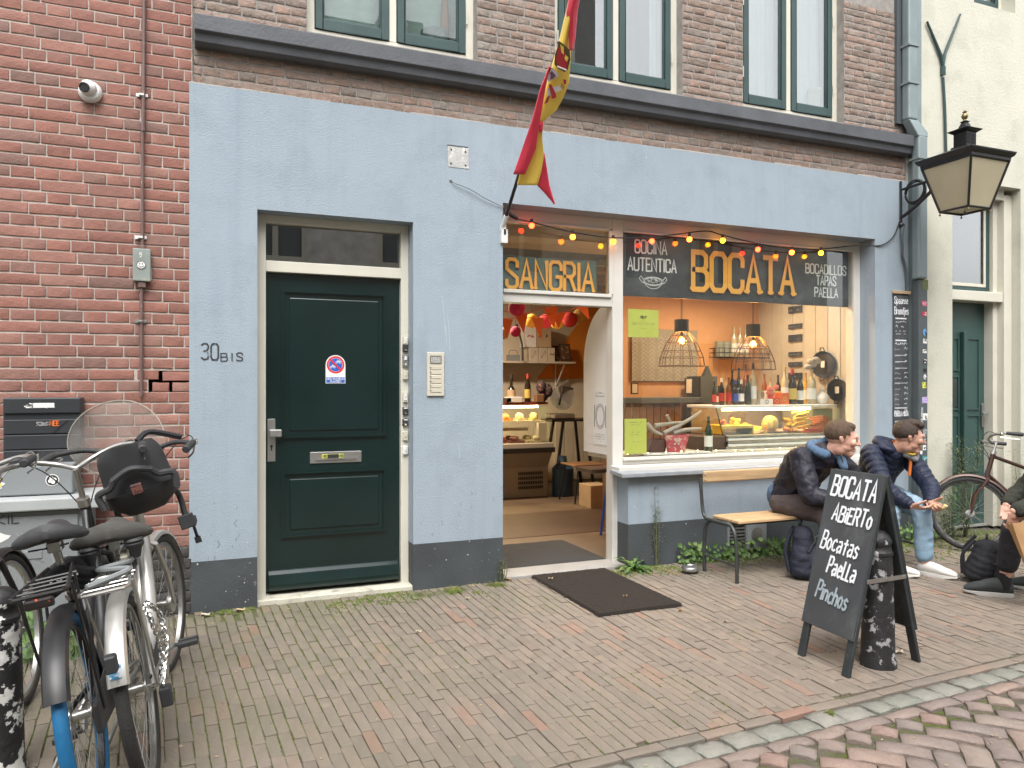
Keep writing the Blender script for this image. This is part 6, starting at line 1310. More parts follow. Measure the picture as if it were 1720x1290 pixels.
# herringbone hanging, bar counter with chairs in the bay behind
hb_ = MB(); a_, c_ = at(1062, 640, 1.86), at(1172, 560, 1.86); hx0, hx1, hz0, hz1 = a_.x, c_.x, a_.z, c_.z
t = thing('herringbone_hanging', 'grey hanging cloth with white herringbone lines behind the left pendant', 'wall hanging', ((hx0 + hx1) / 2, 1.86, hz0))
MB().box(hx0, hx1, 1.865, 1.885, hz0, hz1 + .03).build('cloth', mat('grey_green_cloth', (.26, .24, .19), .9, var=.1), t)
b = MB(); k = hx0
while k < hx1 - .05:
    z_ = hz0
    while z_ < hz1 - .05: ribbon(b, [V((k, z_)), V((k + .035, z_ + .04)), V((k + .07, z_))], .005, lambda q: V((q.x, 1.862, q.y))); z_ += .045
    k += .11
b.build('zigzag_lines', M['panelw'], t, kind='stuff')
t = thing('bar_counter', 'dark grey bar counter with slatted front behind the window display', 'bar counter', (4.3, 1.6, .012))
a_, c_ = at(1050, 668, 1.5), at(1180, 660, 1.5)
MB().box(a_.x - .3, c_.x - .02, 1.45, 1.75, a_.z - .06, a_.z).build('counter_top', M['zinc2'], t, bevel=.004)
for k in range(11): MB().box(a_.x - .25 + k * .085, a_.x - .18 + k * .085, 1.50, 1.52, .012, a_.z - .06).build('slat', M['midwood'], t)
one('slim_cabinet', M['zinc2'], 'grey slender cabinet standing beside the bar counter', 'cabinet', lambda b: (b.box(at(1172, 640, 1.6).x, at(1200, 640, 1.6).x, 1.55, 1.8, .012, at(1172, 632, 1.6).z), b.prism([(at(1180, 640, 1.6).x, 1.6, at(0, 632, 1.6).z), (at(1198, 640, 1.6).x, 1.6, at(0, 632, 1.6).z), (at(1190, 640, 1.6).x, 1.6, at(0, 600, 1.6).z)], (0, .05, 0))))
for (u, v0, v1, lab) in ((1157, 650, 635, 'white card propped on the right of the bar counter'), (1066, 664, 643, 'pale framed card propped on the left of the bar counter')):
    a_ = at(u - 6, 662, 1.52); c_ = at(u + 6, v1, 1.52); t = thing('framed_card', lab, 'card', (a_.x, 1.52, a_.z)); boxb('frame', M['ink'], a_.x, c_.x, 1.52, 1.53, a_.z, c_.z, par=t); boxb('card', M['panelw'], a_.x + .012, c_.x - .012, 1.515, 1.52, a_.z + .012, c_.z - .012, par=t)
# window bay: driftwood, baskets, wine bottle, fairy lights
drift = mat('bleached_driftwood', (.38, .33, .27), .85, var=.2, vs=8, bump=.5, bs=40)
for (pts, r_, lab) in (([(1115, 728), (1140, 715), (1165, 700), (1178, 690)], .022, 'long bleached driftwood branch rising to the right in the window'), ([(1100, 715), (1128, 711), (1150, 709)], .02, 'short pale driftwood branch lying level above the basket'), ([(1130, 728), (1155, 722), (1178, 720)], .024, 'thick driftwood end pointing right over the basket'), ([(1087, 712), (1100, 725), (1112, 730)], .022, 'pale driftwood piece at the left behind the yellow menu'), ([(1120, 697), (1124, 706), (1130, 712)], .016, 'small upright driftwood stub')):
    one('driftwood', drift, lab, 'driftwood', lambda b: b.tube(bez([at(u, v, .42) for u, v in pts]), [r_ * (1 - .5 * q / (8 * (len(pts) - 1))) for q in range(8 * (len(pts) - 1) + 1)], 8), 'driftwood in the window')
pnk = mat('pink_woven_basket', (.55, .10, .12), .75, var=.25, vs=60, col2=(.65, .42, .38), c2s=18, c2t=(.55, .58)); dbk = mat('dark_woven_basket', (.12, .06, .05), .8, var=.4, vs=70, bump=.8, bs=90)
t = thing('pink_basket', 'pink woven basket with a checked pattern in the window', 'basket', (at(1136, 750, .42).x, .42, .862))
xb = at(1136, 750, .42).x; MB().lathe([(0, 0), (.085, 0), (.125, .15), (.118, .15), (.08, .01), (0, .01)], (xb, .42, .864), n=24, sy=.6).build('body', pnk, t)
b = MB(); 
for i in range(3):
    for j in range(3):
        if (i + j) % 2 == 0: b.obox((xb - .045 + (i - 1) * .02, .42 - .072 - .003 * j, .96 + (j - 1) * .02), (.009, 0, 0), (0, .002, 0), (0, 0, .009))
b.build('check_pattern', M['panelw'], t)
xb = at(1100, 750, .5).x; one('dark_basket', dbk, 'dark woven basket behind the yellow menu with a thin handle', 'basket', lambda b: (b.lathe([(0, 0), (.10, 0), (.12, .11), (.112, .11), (.09, .01), (0, .01)], (xb, .5, .864), n=22, sy=.7), b.tube([(xb - .11 + .11 * (1 - math.cos(k * .314)), .5, .97 + .09 * math.sin(k * .314)) for k in range(11)], .005, 6)))
bottle('wine_bottle', 'dark green wine bottle with a white label standing in the shop window', at(1190, 755, .36).x, .36, .863, .31, .036, GB['green'], LM['w'])
t = thing('fairy_lights', 'string of tiny warm fairy lights along the bottom of the window', 'fairy lights', (4.2, .25, .862)); wp = [V((3.25 + k * .06, .24 + .03 * math.sin(k * 1.7), .872 + .006 * math.sin(k * 2.3))) for k in range(40)]
MB().tube(wp, .0016, 4).build('wire', M['ink'], t)
for k in range(0, 40, 3): MB().ball(wp[k] + V((0, 0, .006)), .0045, n=6, m=4).build('fairy_bulb', E_fairy, t)
boxb('white_tray', M['paper'], 3.4, 4.1, .22, .30, .862, .872, label='flat white tray at the bottom of the window display', cat='tray')
# unseen ceiling lamps added to brighten the shop, as its lit interior implies
for (x_, y_, e_, lab) in ((2.9, 3.3, 36, 'unseen round ceiling lamp over the deli counter'), (5.0, .95, 17, 'unseen round ceiling lamp above the window display')):
    t = thing('unseen_ceiling_lamp', lab, 'ceiling lamp', (x_, y_, 2.70))
    MB().lathe([(0, 0), (.10, 0), (.14, .03), (.14, .06), (0, .06)], (x_, y_, 2.70), n=24).build('diffuser', emit_mat('lit_opal_diffuser', (1, .72, .42), 5) if 'lit_opal_diffuser' not in bpy.data.materials else bpy.data.materials['lit_opal_diffuser'], t)
    al = bpy.data.lights.new('unseen_ceiling_light', 'AREA'); al.shape = 'DISK'; al.size = .3; al.energy = e_; al.color = (1, .80, .58); ao = bpy.data.objects.new('unseen_ceiling_light', al); C.objects.link(ao); ao.location = (x_, y_, 2.695)

# ================================================================== BICYCLES
random.seed(55)
def wheel(root, cx, r, cz, St, tyre_m, rim_m, tw=.021, fat=1.0, spokes=32, name='wheel'):
    """wheel in the x-z plane; St steers/places it. > tyre, spokes, hub"""
    ring = lambda rr, n=44, y=0: [V((cx + rr * math.cos(2 * math.pi * i / n), y, cz + rr * math.sin(2 * math.pi * i / n))) for i in range(n)]
    b = MB(St); 
    prof = [(-.012, .0), (.012, .0), (.010, -.018), (-.010, -.018)]; n = 48; vs = []
    for i in range(n):
        a = 2 * math.pi * i / n
        for y, dr in prof: rr = r - .036 + dr; vs.append((cx + rr * math.cos(a), y, cz + rr * math.sin(a)))
    b.smooth = True; b.add(vs, [(i * 4 + k, i * 4 + (k + 1) % 4, ((i + 1) % n) * 4 + (k + 1) % 4, ((i + 1) % n) * 4 + k) for i in range(n) for k in range(4)])
    w_ = b.build(name, rim_m, root, local=True)
    MB(St).tube(ring(r - tw), tw, 10, closed=True).build('tyre', tyre_m, w_, local=True)
    b = MB(St)
    for i in range(spokes):
        a = 2 * math.pi * i / spokes; s_ = 1 if i % 2 else -1; a2 = a + (.55 if (i // 2) % 2 else -.55)
        b.tube([(cx + .028 * math.cos(a2), s_ * .03, cz + .028 * math.sin(a2)), (cx + (r - .045) * math.cos(a), s_ * .003, cz + (r - .045) * math.sin(a))], .0011, 4, cap=False)
    b.build('spokes', M['steel'], w_, local=True, kind='stuff')
    b = MB(St); b.cyl((cx, -.05, cz), (cx, .05, cz), .006, 8); b.lathe([(.0, -.035), (.03, -.034), (.03, -.029), (.017, -.026), (.017, .026), (.03, .029), (.03, .034), (0, .035)], (cx, 0, cz), (0, 1, 0), 16); b.build('hub', M['alu'], w_, local=True)
    return w_
def mudguard(root, cx, cz, r, a0, a1, St, m, wd=.027, name='mudguard'):
    b = MB(St); n = 26; vs = []; cs = [(-wd, -.014), (-wd * .8, .001), (-wd * .35, .008), (wd * .35, .008), (wd * .8, .001), (wd, -.014), (wd * .8, -.006), (0, .004), (-wd * .8, -.006)]; k = len(cs)
    for i in range(n + 1):
        a = R(a0 + (a1 - a0) * i / n)
        for y, dr in cs: vs.append((cx + (r + dr) * math.cos(a), y, cz + (r + dr) * math.sin(a)))
    b.smooth = True; b.add(vs, [(i * k + j, i * k + (j + 1) % k, (i + 1) * k + (j + 1) % k, (i + 1) * k + j) for i in range(n) for j in range(k)] + [tuple(range(k)), tuple(n * k + j for j in range(k - 1, -1, -1))])
    for aa in (a1 if name == 'rear_mudguard' else a0 + 8, ):
        p = V((cx + (r + .002) * math.cos(R(aa)), 0, cz + (r + .002) * math.sin(R(aa))))
    return b.build(name, m, root, local=True)
def saddle(root, px, pz, m, St, w_=.12, l=.26, springs=None):
    o_h = .05 if springs else .04
    b = MB(St); b.smooth = True; n = 18; secs = []
    for i in range(13):
        t = i / 12; x = px - l * .45 + l * t; hw = w_ * (math.sin(min(1, t * 2.4 + .12) * 1.57) * (1 - t) ** 1.1 * 1.25 + .022 / w_ * 1.1 * (1 if t > .3 else t / .3)); hw = min(hw, w_); hh = o_h - .012 * t; zc = pz + .010 * math.cos(t * 6) - (.03 * (t - .85) * 6 if t > .85 else 0) * .5
        if i in (0, 12): hw *= .45; hh *= .4
        secs.append([(x, hw * math.cos(2 * math.pi * k / n), zc + hh * max(-.55, math.sin(2 * math.pi * k / n)) - .012 * (abs(math.cos(2 * math.pi * k / n)) ** 2) * (hw / w_)) for k in range(n)])
    vs = [p for s_ in secs for p in s_]; b.add(vs, [(i * n + k, i * n + (k + 1) % n, (i + 1) * n + (k + 1) % n, (i + 1) * n + k) for i in range(12) for k in range(n)] + [tuple(range(n)), tuple(12 * n + k for k in range(n - 1, -1, -1))])
    s_ = b.build('saddle', m, root, local=True)
    b = MB(St)
    for sy in (-1, 1): b.tube([(px - l * .38, sy * w_ * .5, pz - .03), (px - .02, sy * .022, pz - .045), (px + l * .45, sy * .012, pz - .02)], .0035, 6)
    b.build('saddle_rail', M['blackm'], s_, local=True)
    if springs:
        for sy in (-1, 1): MB(St).lathe([(0, -.075), (.012, -.072), (.022, -.04), (.03, -.03), (.033, -.02), (.028, -.016), (.034, -.008), (.026, 0), (0, .002)], (px - l * .3, sy * w_ * .52, pz - .022), n=14).build('elastomer_spring', springs, s_, local=True)
    return s_
def bicycle(name, label, rear, head_yaw, lean, steer, o):
    """o: options. Built in its own frame: x forward, z up, rear contact at the origin"""
    root = bpy.data.objects.new(name, None); C.objects.link(root); root.rotation_mode = 'QUATERNION'
    root.location = rear; root.rotation_quaternion = (Matrix.Rotation(head_yaw, 3, 'Z') @ Matrix.Rotation(lean, 3, 'X')).to_quaternion(); tag(root, label, 'bicycle'); OFF[root.name] = None
    r = o.get('r', .345); wb = o.get('wb', 1.12); I = Matrix.Identity(4); fm = o['frame']; S = o.get('s', 1)
    # steering axis
    hx, hz = wb - .23, .86 * S; ax = V((-.36, 0, 1)).normalized(); hp = V((wb - .045 - .36 * 0, 0, r)); 
    top = V((wb - .05 + (-.36) * (.95 * S - r), 0, .95 * S)); bot = V((wb - .05 + (-.36) * (.74 * S - r), 0, .74 * S)) ; ax = (top - bot).normalized()
    St = Matrix.Translation(bot) @ Matrix.Rotation(steer, 4, ax) @ Matrix.Translation(-bot)
    wheel(root, 0, r, r, I, o['rt'], o['rim'], spokes=36, tw=.022, name='rear_wheel'); wheel(root, wb, r, r, St, o['ft'], o['rim'], tw=.021, name='front_wheel')
    mudguard(root, 0, r, r + .018, o.get('mg0', 60), o.get('mg1', 200), I, o['guard'], o.get('mgw', .03), 'rear_mudguard')
    if o.get('fguard', 1): mudguard(root, wb, r, r + .018, 10, 165, St, o['guard'], o.get('fgw', .027), 'front_mudguard')
    if o.get('hub_brake'): MB(St).lathe([(0, -.05), (.045, -.05), (.05, -.04), (.05, -.03), (0, -.028)], (wb, 0, r), (0, 1, 0), 18).build('hub_brake', M['alu'], root, local=True)
    bb = V((.46 * S, 0, .30 * S)); st_top = V((.22 * S, 0, .70 * S)); fr = MB(I); R_ = o.get('tube', .016)
    fr.tube([bb, st_top], R_, 10)
    if o['type'] == 'mono': fr.tube(bez([bot + ax * .03, V((wb * .68, 0, .50 * S)), V((.60 * S, 0, .36 * S)), bb], 8), [R_ * 1.6] * 25, 12); 
    elif o['type'] == 'step': fr.tube(bez([bot + ax * .02, V((wb * .66, 0, .46 * S)), bb + V((.04, 0, .0))], 8), R_ * 1.25, 10); fr.tube(bez([top - ax * .03, V((wb * .62, 0, .66 * S)), bb.lerp(st_top, .45)], 8), R_, 10)
    else: fr.tube([top - ax * .03, st_top - V((0, 0, .02))], R_, 10); fr.tube([bot, bb], R_ * 1.1, 10)
    fr.tube([bot - ax * .02, top], R_ * 1.25, 12)
    for sy in (-1, 1):
        fr.tube([V((.0, sy * .058, r)), V((.2, sy * .045, .325 * S)), bb + V((0, sy * .02, 0))], R_ * .6, 8); fr.tube([V((.0, sy * .058, r)), V((.12, sy * .045, .55 * S)), bb.lerp(st_top, .8) + V((0, sy * .015, 0))], R_ * .55, 8)
    fr.build('frame', fm, root, local=True)
    MB(St).tube([bot + V((0, 0, -.01)) , bot + V((.005, 0, -.03))], .02, 8).tube([bot + V((0, -.0, -.03)), bot + V((.012, .048, -.05)), V((wb - .055, .052, r + .16)), V((wb, .052, r))], [.016, .0135, .012, .009], 8).tube([bot + V((0, 0, -.03)), bot + V((.012, -.048, -.05)), V((wb - .055, -.052, r + .16)), V((wb, -.052, r))], [.016, .0135, .012, .009], 8).build('fork', o.get('forkm', fm), root, local=True)
    # seat post and saddle
    d_ = (st_top - bb).normalized(); sp = st_top + d_ * o.get('post', .16); MB(I).tube([st_top - d_ * .05, sp], .0135, 10).cyl(st_top - d_ * .005, st_top + d_ * .02, .022, 12).build('seat_post', M['alu'], root, local=True)
    saddle(root, sp.x - .01, sp.z + .055, o['saddle'], I, o.get('sw', .115), o.get('slen', .27), o.get('springs')); MB(I).box(sp.x - .03, sp.x + .03, -.022, .022, sp.z - .01, sp.z + .028).build('saddle_clamp', M['alu'], root, local=True, bevel=.004)
    # handlebar
    s0 = top + ax * o.get('stem', .13); hb = MB(St); hb.tube([top - ax * .02, s0], .0125, 10); hb.build('stem', M['alu'], root, local=True); MB(St).cyl(top - ax * .015, top + ax * .02, .026, 14).build('headset', M['alu'], root, local=True)
    bw = o.get('bw', .31); f_ = o.get('fwd', .05); rise = o.get('rise', .05); back = o.get('back', .22); drop = o.get('drop', .02)
    cp = s0 + V((f_ * .6, 0, .0)); hbm = o.get('barm', M['alu'])
    half = lambda s_: bez([cp, cp + V((f_ * .9, s_ * .07, rise * .5)), cp + V((f_ * .7, s_ * bw * .62, rise)), cp + V((-.03, s_ * bw * .92, rise)), cp + V((-back * .6, s_ * bw, rise - drop * .5)), cp + V((-back, s_ * bw * 1.0, rise - drop))], 6)
    pR, pL = half(-1), half(1); bar = MB(St).tube(list(reversed(pR)) + pL[1:], .0115, 10).build('handlebar', hbm, root, local=True)
    for s_, pts in ((-1, pR), (1, pL)):
        e, e2 = pts[-1], pts[-7]; dd = (e - e2).normalized(); MB(St).tube([e - dd * .125, e - dd * .10, e, e + dd * .004], [.014, .0165, .0175, .013], 12).build('grip', M['blackp'], bar, local=True)
        c_ = e - dd * .15; MB(St).cyl(c_ - V((0, 0, .016)), c_ + V((0, 0, .008)), .014, 10).tube(bez([c_ + V((.0, s_ * .0, -.018)), c_ + V((.025, s_ * -.01, -.03)), c_ - dd * -.05 + V((.01, 0, -.042)), c_ + dd * .12 + V((0, 0, -.045))], 5), .0045, 6).build('brake_lever', M['chrome'], bar, local=True)
        MB(St).tube(bez([c_ + V((.02, 0, -.02)), c_ + V((.10, -s_ * .05, .02)), c_ + V((.13, -s_ * .16, -.06)), top + V((.04, s_ * .01, -.05)), bot + V((.02, s_ * .02, 0))], 6), .0028, 5).build('cable', o.get('cablem', M['blackp']), bar, local=True)
    # crank and pedals
    ca_ = o.get('crank', -60); cr = MB(I); 
    MB(I).lathe([(0, -.058), (.095, -.056), (.095, -.052), (0, -.05)], (bb.x, 0, bb.z), (0, 1, 0), 26).build('chainring', M['alu'], root, local=True)
    for s_, aa in ((-1, ca_), (1, ca_ + 180)):
        e = bb + V((.17 * math.cos(R(aa)), s_ * .075, .17 * math.sin(R(aa)))); c_ = MB(I).tube([bb + V((0, s_ * .055, 0)), e], [.013, .010], 8).build('crank_arm', M['alu'], root, local=True)
        pd = MB(I); pd.cyl(e, e + V((0, s_ * .10, 0)), .009, 8); pd.box(e.x - .038, e.x - .022, e.y + s_ * .02 - (.0 if s_ > 0 else .085), e.y + s_ * .02 + (.085 if s_ > 0 else 0), e.z - .011, e.z + .011); pd.box(e.x + .022, e.x + .038, e.y + s_ * .02 - (.0 if s_ > 0 else .085), e.y + s_ * .02 + (.085 if s_ > 0 else 0), e.z - .011, e.z + .011); pd.build('pedal', M['blackp'] if not o.get('pedm') else o['pedm'], c_, local=True, bevel=.003)
    if o.get('case'): MB(I).prism([(-.09, -.066, r - .05), (-.09, -.066, r + .05), (bb.x, -.066, bb.z + .09), (bb.x + .07, -.066, bb.z + .05), (bb.x + .07, -.066, bb.z - .05), (bb.x, -.066, bb.z - .08)], (0, .02, 0)).build('chain_case', o['case'], root, local=True, bevel=.008, seg=2)
    else: MB(I).prism([(0, -.056, r + .035), (bb.x, -.056, bb.z + .10), (bb.x + .10, -.056, bb.z + .04), (bb.x + .09, -.056, bb.z + .02), (0, -.056, r + .02)], (0, .012, 0)).build('chain_guard', M['blackp'], root, local=True, bevel=.004)
    MB(I).tube([(.02, -.045, r + .03), (bb.x, -.045, bb.z + .09)], .004, 6).tube([(.02, -.045, r - .03), (bb.x, -.045, bb.z - .09)], .004, 6).build('chain', M['steel'], root, local=True)
    # rack
    if o.get('rack'):
        rk = MB(I); rz = r * 2 + .09 + o.get('rackz', 0); rx0, rx1, rw = -.28, .12, .075; rm = o['rack']
        rk.tube([(rx1, -rw * .5, rz), (rx0 + .02, -rw, rz), (rx0, -rw * .85, rz), (rx0, rw * .85, rz), (rx0 + .02, rw, rz), (rx1, rw * .5, rz)], .0065, 8)
        for k in range(4): xx_ = rx0 + .06 + k * .06; rk.tube([(xx_, -rw + .004, rz), (xx_, rw - .004, rz)], .004, 6) if o.get('rack_cross', 1) else rk.tube([(rx0, -rw + .02 + k * .037, rz), (rx1, -rw * .5 + .01 + k * .025, rz)], .0045, 6)
        for sy in (-1, 1): rk.tube([(rx0 + .1, sy * rw, rz), (0.0, sy * .068, r)], .005, 6); rk.tube([(rx1 - .05, sy * rw * .6, rz), (0.0, sy * .068, r)], .005, 6)
        rk.tube([(rx1, 0, rz), (st_top.x, 0, rz - .03)], .006, 6); rk.build('luggage_rack', rm, root, local=True)
    if o.get('light'): MB(I).box(-.29, -.27, -.04, .04, r * 2 + .05 + o.get('rackz', 0), r * 2 + .083 + o.get('rackz', 0)).build('rear_light', o['light'], root, local=True, bevel=.008, seg=2)
    if o.get('kick'): MB(I).tube(bez([(bb.x - .08, .05, .26), (bb.x - .14, .12, .16), (bb.x - .17, .20, .035), (bb.x - .17, .24, .03)], 5), .009, 8).build('kickstand', M['alu'], root, local=True)
    return root, St, I, dict(bb=bb, top=top, bot=bot, s0=s0, sp=sp, st=st_top, cp=cp, ax=ax, hubz=r)
def wpt(root, p): return root.matrix_world @ V(p)

silver, StS, I4, KS = bicycle('bicycle', 'silver city bicycle with big grey saddle parked by the brick wall', (-.177, -2.165, 0), R(88.9), R(-9.5), R(-13),
    dict(type='mono', frame=M['silver'], rt=M['rubber'], ft=M['rubber'], rim=M['alu'], guard=M['silver'], mg0=55, mg1=158, mgw=.034, fgw=.027, saddle=M['saddle2'], springs=M['blackp'], sw=.145, slen=.27, tube=.019, post=.175, rack=M['alu'], rack_cross=1, kick=1, crank=-8, bw=.30, back=.16, fwd=.06, rise=.08, barm=M['blackp'], hub_brake=1, wb=1.14, pedm=M['blackp'], stem=.15))
black, StB, _, KB_ = bicycle('bicycle', 'black bicycle with a bright blue rear tyre beside the grey cabinet', (-.33, -2.335, 0), R(90.5), R(-9.5), R(4),
    dict(type='step', frame=M['blackm'], rt=M['bluet'], ft=M['rubber'], rim=M['blackm'], guard=M['blackm'], mg0=55, mg1=153, mgw=.038, saddle=M['blackp'], sw=.115, slen=.26, tube=.018, post=.23, rackz=.05, rack=M['blackm'], light=mat('black_light_with_red', (.015, .012, .012), .4, col2=(.45, .06, .02), c2s=40, c2t=(.62, .66)), kick=1, crank=70, bw=.27, back=.24, fwd=.06, rise=.06, barm=M['alu'], wb=1.13, case=M['blackp'], stem=.16))
third, StT, _, _k = bicycle('bicycle', 'dark bicycle with bright handlebar mostly cut off by the left edge', (-1.10, -2.30, 0), R(73), R(-4), R(12),
    dict(type='step', frame=M['blackm'], rt=M['rubber'], ft=M['rubber'], rim=M['alu'], guard=M['blackm'], saddle=M['blackp'], rack=M['blackm'], bw=.28, back=.20, rise=.05, fwd=.07, wb=1.12, cablem=M['alu'], stem=.12, kick=0))
brown, StR, _, KR = bicycle('bicycle', 'brown gents bicycle with black grips leaning by the green front door', (7.18, -.96, 0), R(160), R(6), R(-22),
    dict(type='gents', frame=M['brownm'], rt=M['rubber'], ft=M['rubber'], rim=M['chrome'], guard=M['brownm'], saddle=M['blackp'], bw=.26, back=.17, rise=.04, fwd=.05, wb=1.02, r=.325, s=.90, stem=.10, forkm=M['brownm'], light=M['blackp']))
bpy.context.view_layer.update()
# child seat, windshield, chain lock on the silver bicycle (built in that bicycle's frame)
def bike_thing(root, name, label, cat, St=None):
    t = bpy.data.objects.new(name, None); C.objects.link(t); t.matrix_world = root.matrix_world @ (St if St else Matrix.Identity(4)); OFF[t.name] = None; return tag(t, label, cat)
t = bike_thing(silver, 'child_seat', 'black plastic child seat mounted behind the silver bicycle handlebar', 'child seat')
sx, sz = KS['top'].x - .17, 1.03
t.matrix_world = t.matrix_world @ Matrix.Translation((0, -.065, -.02)) @ Matrix.Scale(.95, 4) @ Matrix.Translation((sx, 0, sz)) @ Matrix.Rotation(R(-8), 4, 'X') @ Matrix.Scale(1.15, 4) @ Matrix.Translation((-sx, 0, -sz))
# backrest shell (faces forward, seen from behind), rounded, with side wings and seat bucket
b = MB(); b.smooth = True; vs = []; nu, nv = 12, 9
for j in range(nv + 1):
    for i in range(nu + 1):
        s_, t_ = i / nu * 2 - 1, j / nv; hw = .118 + .018 * (1 - t_) - (.02 * max(0, t_ - .85) / .15); x_ = sx - .07 - .03 * t_ + .085 * abs(s_) ** 2.6; z_ = sz - .02 + .24 * t_ - .02 * max(0, abs(s_) - .8) * (t_ > .8)
        vs.append((x_, s_ * hw, z_))
n1 = len(vs); vs += [(p[0] + .008, p[1] * .95, p[2]) for p in vs]
q_ = lambda i, j, o=0: o + j * (nu + 1) + i
fs = [(q_(i, j), q_(i + 1, j), q_(i + 1, j + 1), q_(i, j + 1)) for j in range(nv) for i in range(nu)] + [(q_(i, j, n1), q_(i, j + 1, n1), q_(i + 1, j + 1, n1), q_(i + 1, j, n1)) for j in range(nv) for i in range(nu)]
fs += [(q_(i, nv), q_(i + 1, nv), q_(i + 1, nv, n1), q_(i, nv, n1)) for i in range(nu)] + [(q_(0, j), q_(0, j + 1), q_(0, j + 1, n1), q_(0, j, n1)) for j in range(nv)] + [(q_(nu, j), q_(nu, j, n1), q_(nu, j + 1, n1), q_(nu, j + 1)) for j in range(nv)]
b.add(vs, fs); seat = b.build('backrest', M['blackp'], t, local=True)
MB().lathe([(0, -.10), (.07, -.098), (.12, -.06), (.138, .0), (.13, .0), (.10, -.05), (0, -.07)], (sx + .01, 0, sz + .035), n=22, sx=.9).build('seat_bucket', mat('matt_black_seat_shell', (.012, .012, .013), .6), t, local=True)
b = MB()
for P, w_ in ((bez([(sx - .085, .135, sz + .0), (sx - .085, .14, sz + .06), (sx - .10, .09, sz + .075), (sx - .108, .07, sz + .10)], 5), .014), (bez([(sx - .085, -.135, sz + .0), (sx - .085, -.14, sz + .06), (sx - .10, -.09, sz + .075), (sx - .108, -.07, sz + .10)], 5), .014), (bez([(sx - .108, .075, sz + .10), (sx - .112, 0, sz + .125), (sx - .108, -.075, sz + .10)], 5), .013)): b.tube(P, w_, 8)
b.build('moulded_rib', M['blackp'], seat, local=True)
MB().obox((sx - .118, -.0, sz + .045), (.0015, 0, .003), (0, .019, 0), (-.002, 0, .017)).build('warning_sticker', mat('faded_red_sticker', (.17, .06, .045), .7, col2=(.05, .02, .02), c2s=60, c2t=(.5, .55)), seat, local=True)
for sy in (-1, 1):
    MB().tube(bez([(sx, sy * .11, sz + .0), (sx + .06, sy * .12, sz - .06), (sx + .05, sy * .115, sz - .16)], 5), .012, 8).build('leg_strut', M['blackp'], t, local=True)
    MB().box(sx + .0, sx + .12, sy * .12 - .03, sy * .12 + .03, sz - .19, sz - .16).box(sx + .0, sx + .01, sy * .12 - .03, sy * .12 + .03, sz - .16, sz - .13).build('foot_rest', M['blackp'], t, local=True, bevel=.008, seg=2)
    MB().tube([(sx + .10, sy * .13, sz - .17), (sx + .09, sy * .13, sz - .25)], .007, 5).box(sx + .078, sx + .102, sy * .13 - .012, sy * .13 + .012, sz - .275, sz - .25).build('foot_strap', M['blackp'], t, local=True)
MB().tube(bez([(sx - .06, -.05, sz + .22), (sx - .02, -.1, sz + .24), (sx + .04, -.2, sz + .18)], 5), .012, 6).build('harness_strap', M['bag'], t, local=True)
t = bike_thing(silver, 'windshield', 'large round scratched clear windshield before the child seat', 'windshield', StS)
wc = KS['cp'] + V((.12, .06, .11)); b = MB(); b.smooth = True; vs = [tuple(wc)]
nr, na = 7, 40
for i in range(1, nr + 1):
    for k in range(na):
        a = 2 * math.pi * k / na; q = i / nr; vs.append((wc.x - .07 * q * q * abs(math.cos(a)), wc.y + .215 * q * math.cos(a), wc.z + (.19 if math.sin(a) > 0 else .17) * q * math.sin(a)))
b.add(vs, [(0, 1 + k, 1 + (k + 1) % na) for k in range(na)] + [(1 + (i - 1) * na + k, 1 + i * na + k, 1 + i * na + (k + 1) % na, 1 + (i - 1) * na + (k + 1) % na) for i in range(1, nr) for k in range(na)])
b.build('clear_shield', M['perspex'], t, local=True)
MB().tube(vs[-na:], .003, 5, closed=True).build('shield_rim', mat('yellowed_clear_rim', (.3, .28, .24), .3), t, local=True)
b = MB()
for sy in (-.06, .08): b.tube([KS['cp'] + V((.01, sy, .0)), wc + V((-.005, sy - wc.y * .5, -.08))], .004, 6)
b.build('shield_stay', M['blackm'], t, local=True)
# chain lock
t = bike_thing(silver, 'chain_lock', 'steel chain lock with padlock looped through the silver bicycle', 'chain lock')
pts = bez([(.10, -.07, .62), (.14, -.10, .56), (.10, -.11, .46), (.0, -.10, .40), (-.04, -.09, .36), (.02, -.10, .46), (.0, -.09, .56), (.03, -.07, .63)], 7)
acc = 0; prev = pts[0]; k = 0; b = MB()
for p in pts[1:]:
    d = p - prev; 
    if d.length > .0205 or 1:
        c_ = (p + prev) / 2; dn = d.normalized(); x_, y__, _ = basis(dn); s_ = x_ if k % 2 else y__
        b.tube([c_ + dn * (.014 * math.cos(a)) + s_ * (.0085 * math.sin(a)) for a in [q * .7854 for q in range(8)]], .0032, 5, closed=True); k += 1; prev = p
b.build('chain_links', M['chrome'], t, local=True, kind='stuff')
MB().box(-.065, -.015, -.115, -.075, .27, .34).build('padlock', M['blackp'], t, local=True, bevel=.006, seg=2); MB().tube(arc((-.04, -.095, .345), .016, 0, 180, 8), .004, 6).build('shackle', M['chrome'], t, local=True)
o = MB().obox((.373 * math.cos(R(151)), .002, .345 + .373 * math.sin(R(151))), (.001 * math.cos(R(151)), 0, .001 * math.sin(R(151))), (0, .018, 0), (-.022 * math.sin(R(151)), 0, .022 * math.cos(R(151)))).build('blue_sticker', mat('worn_blue_sticker', (.05, .25, .45), .6, col2=(.6, .65, .7), c2s=50, c2t=(.52, .58)), silver, local=True)
pth = R(172); 
MB().box(-.40, -.355, -.018, .018, .545, .60).build('broken_rear_light', M['blackp'], silver, local=True, bevel=.005)
MB().obox((.08, -.03, .80), (.022, 0, .01), (0, .014, 0), (-.01, 0, .03)).build('ring_lock', M['ivory'], silver, local=True, bevel=.004)
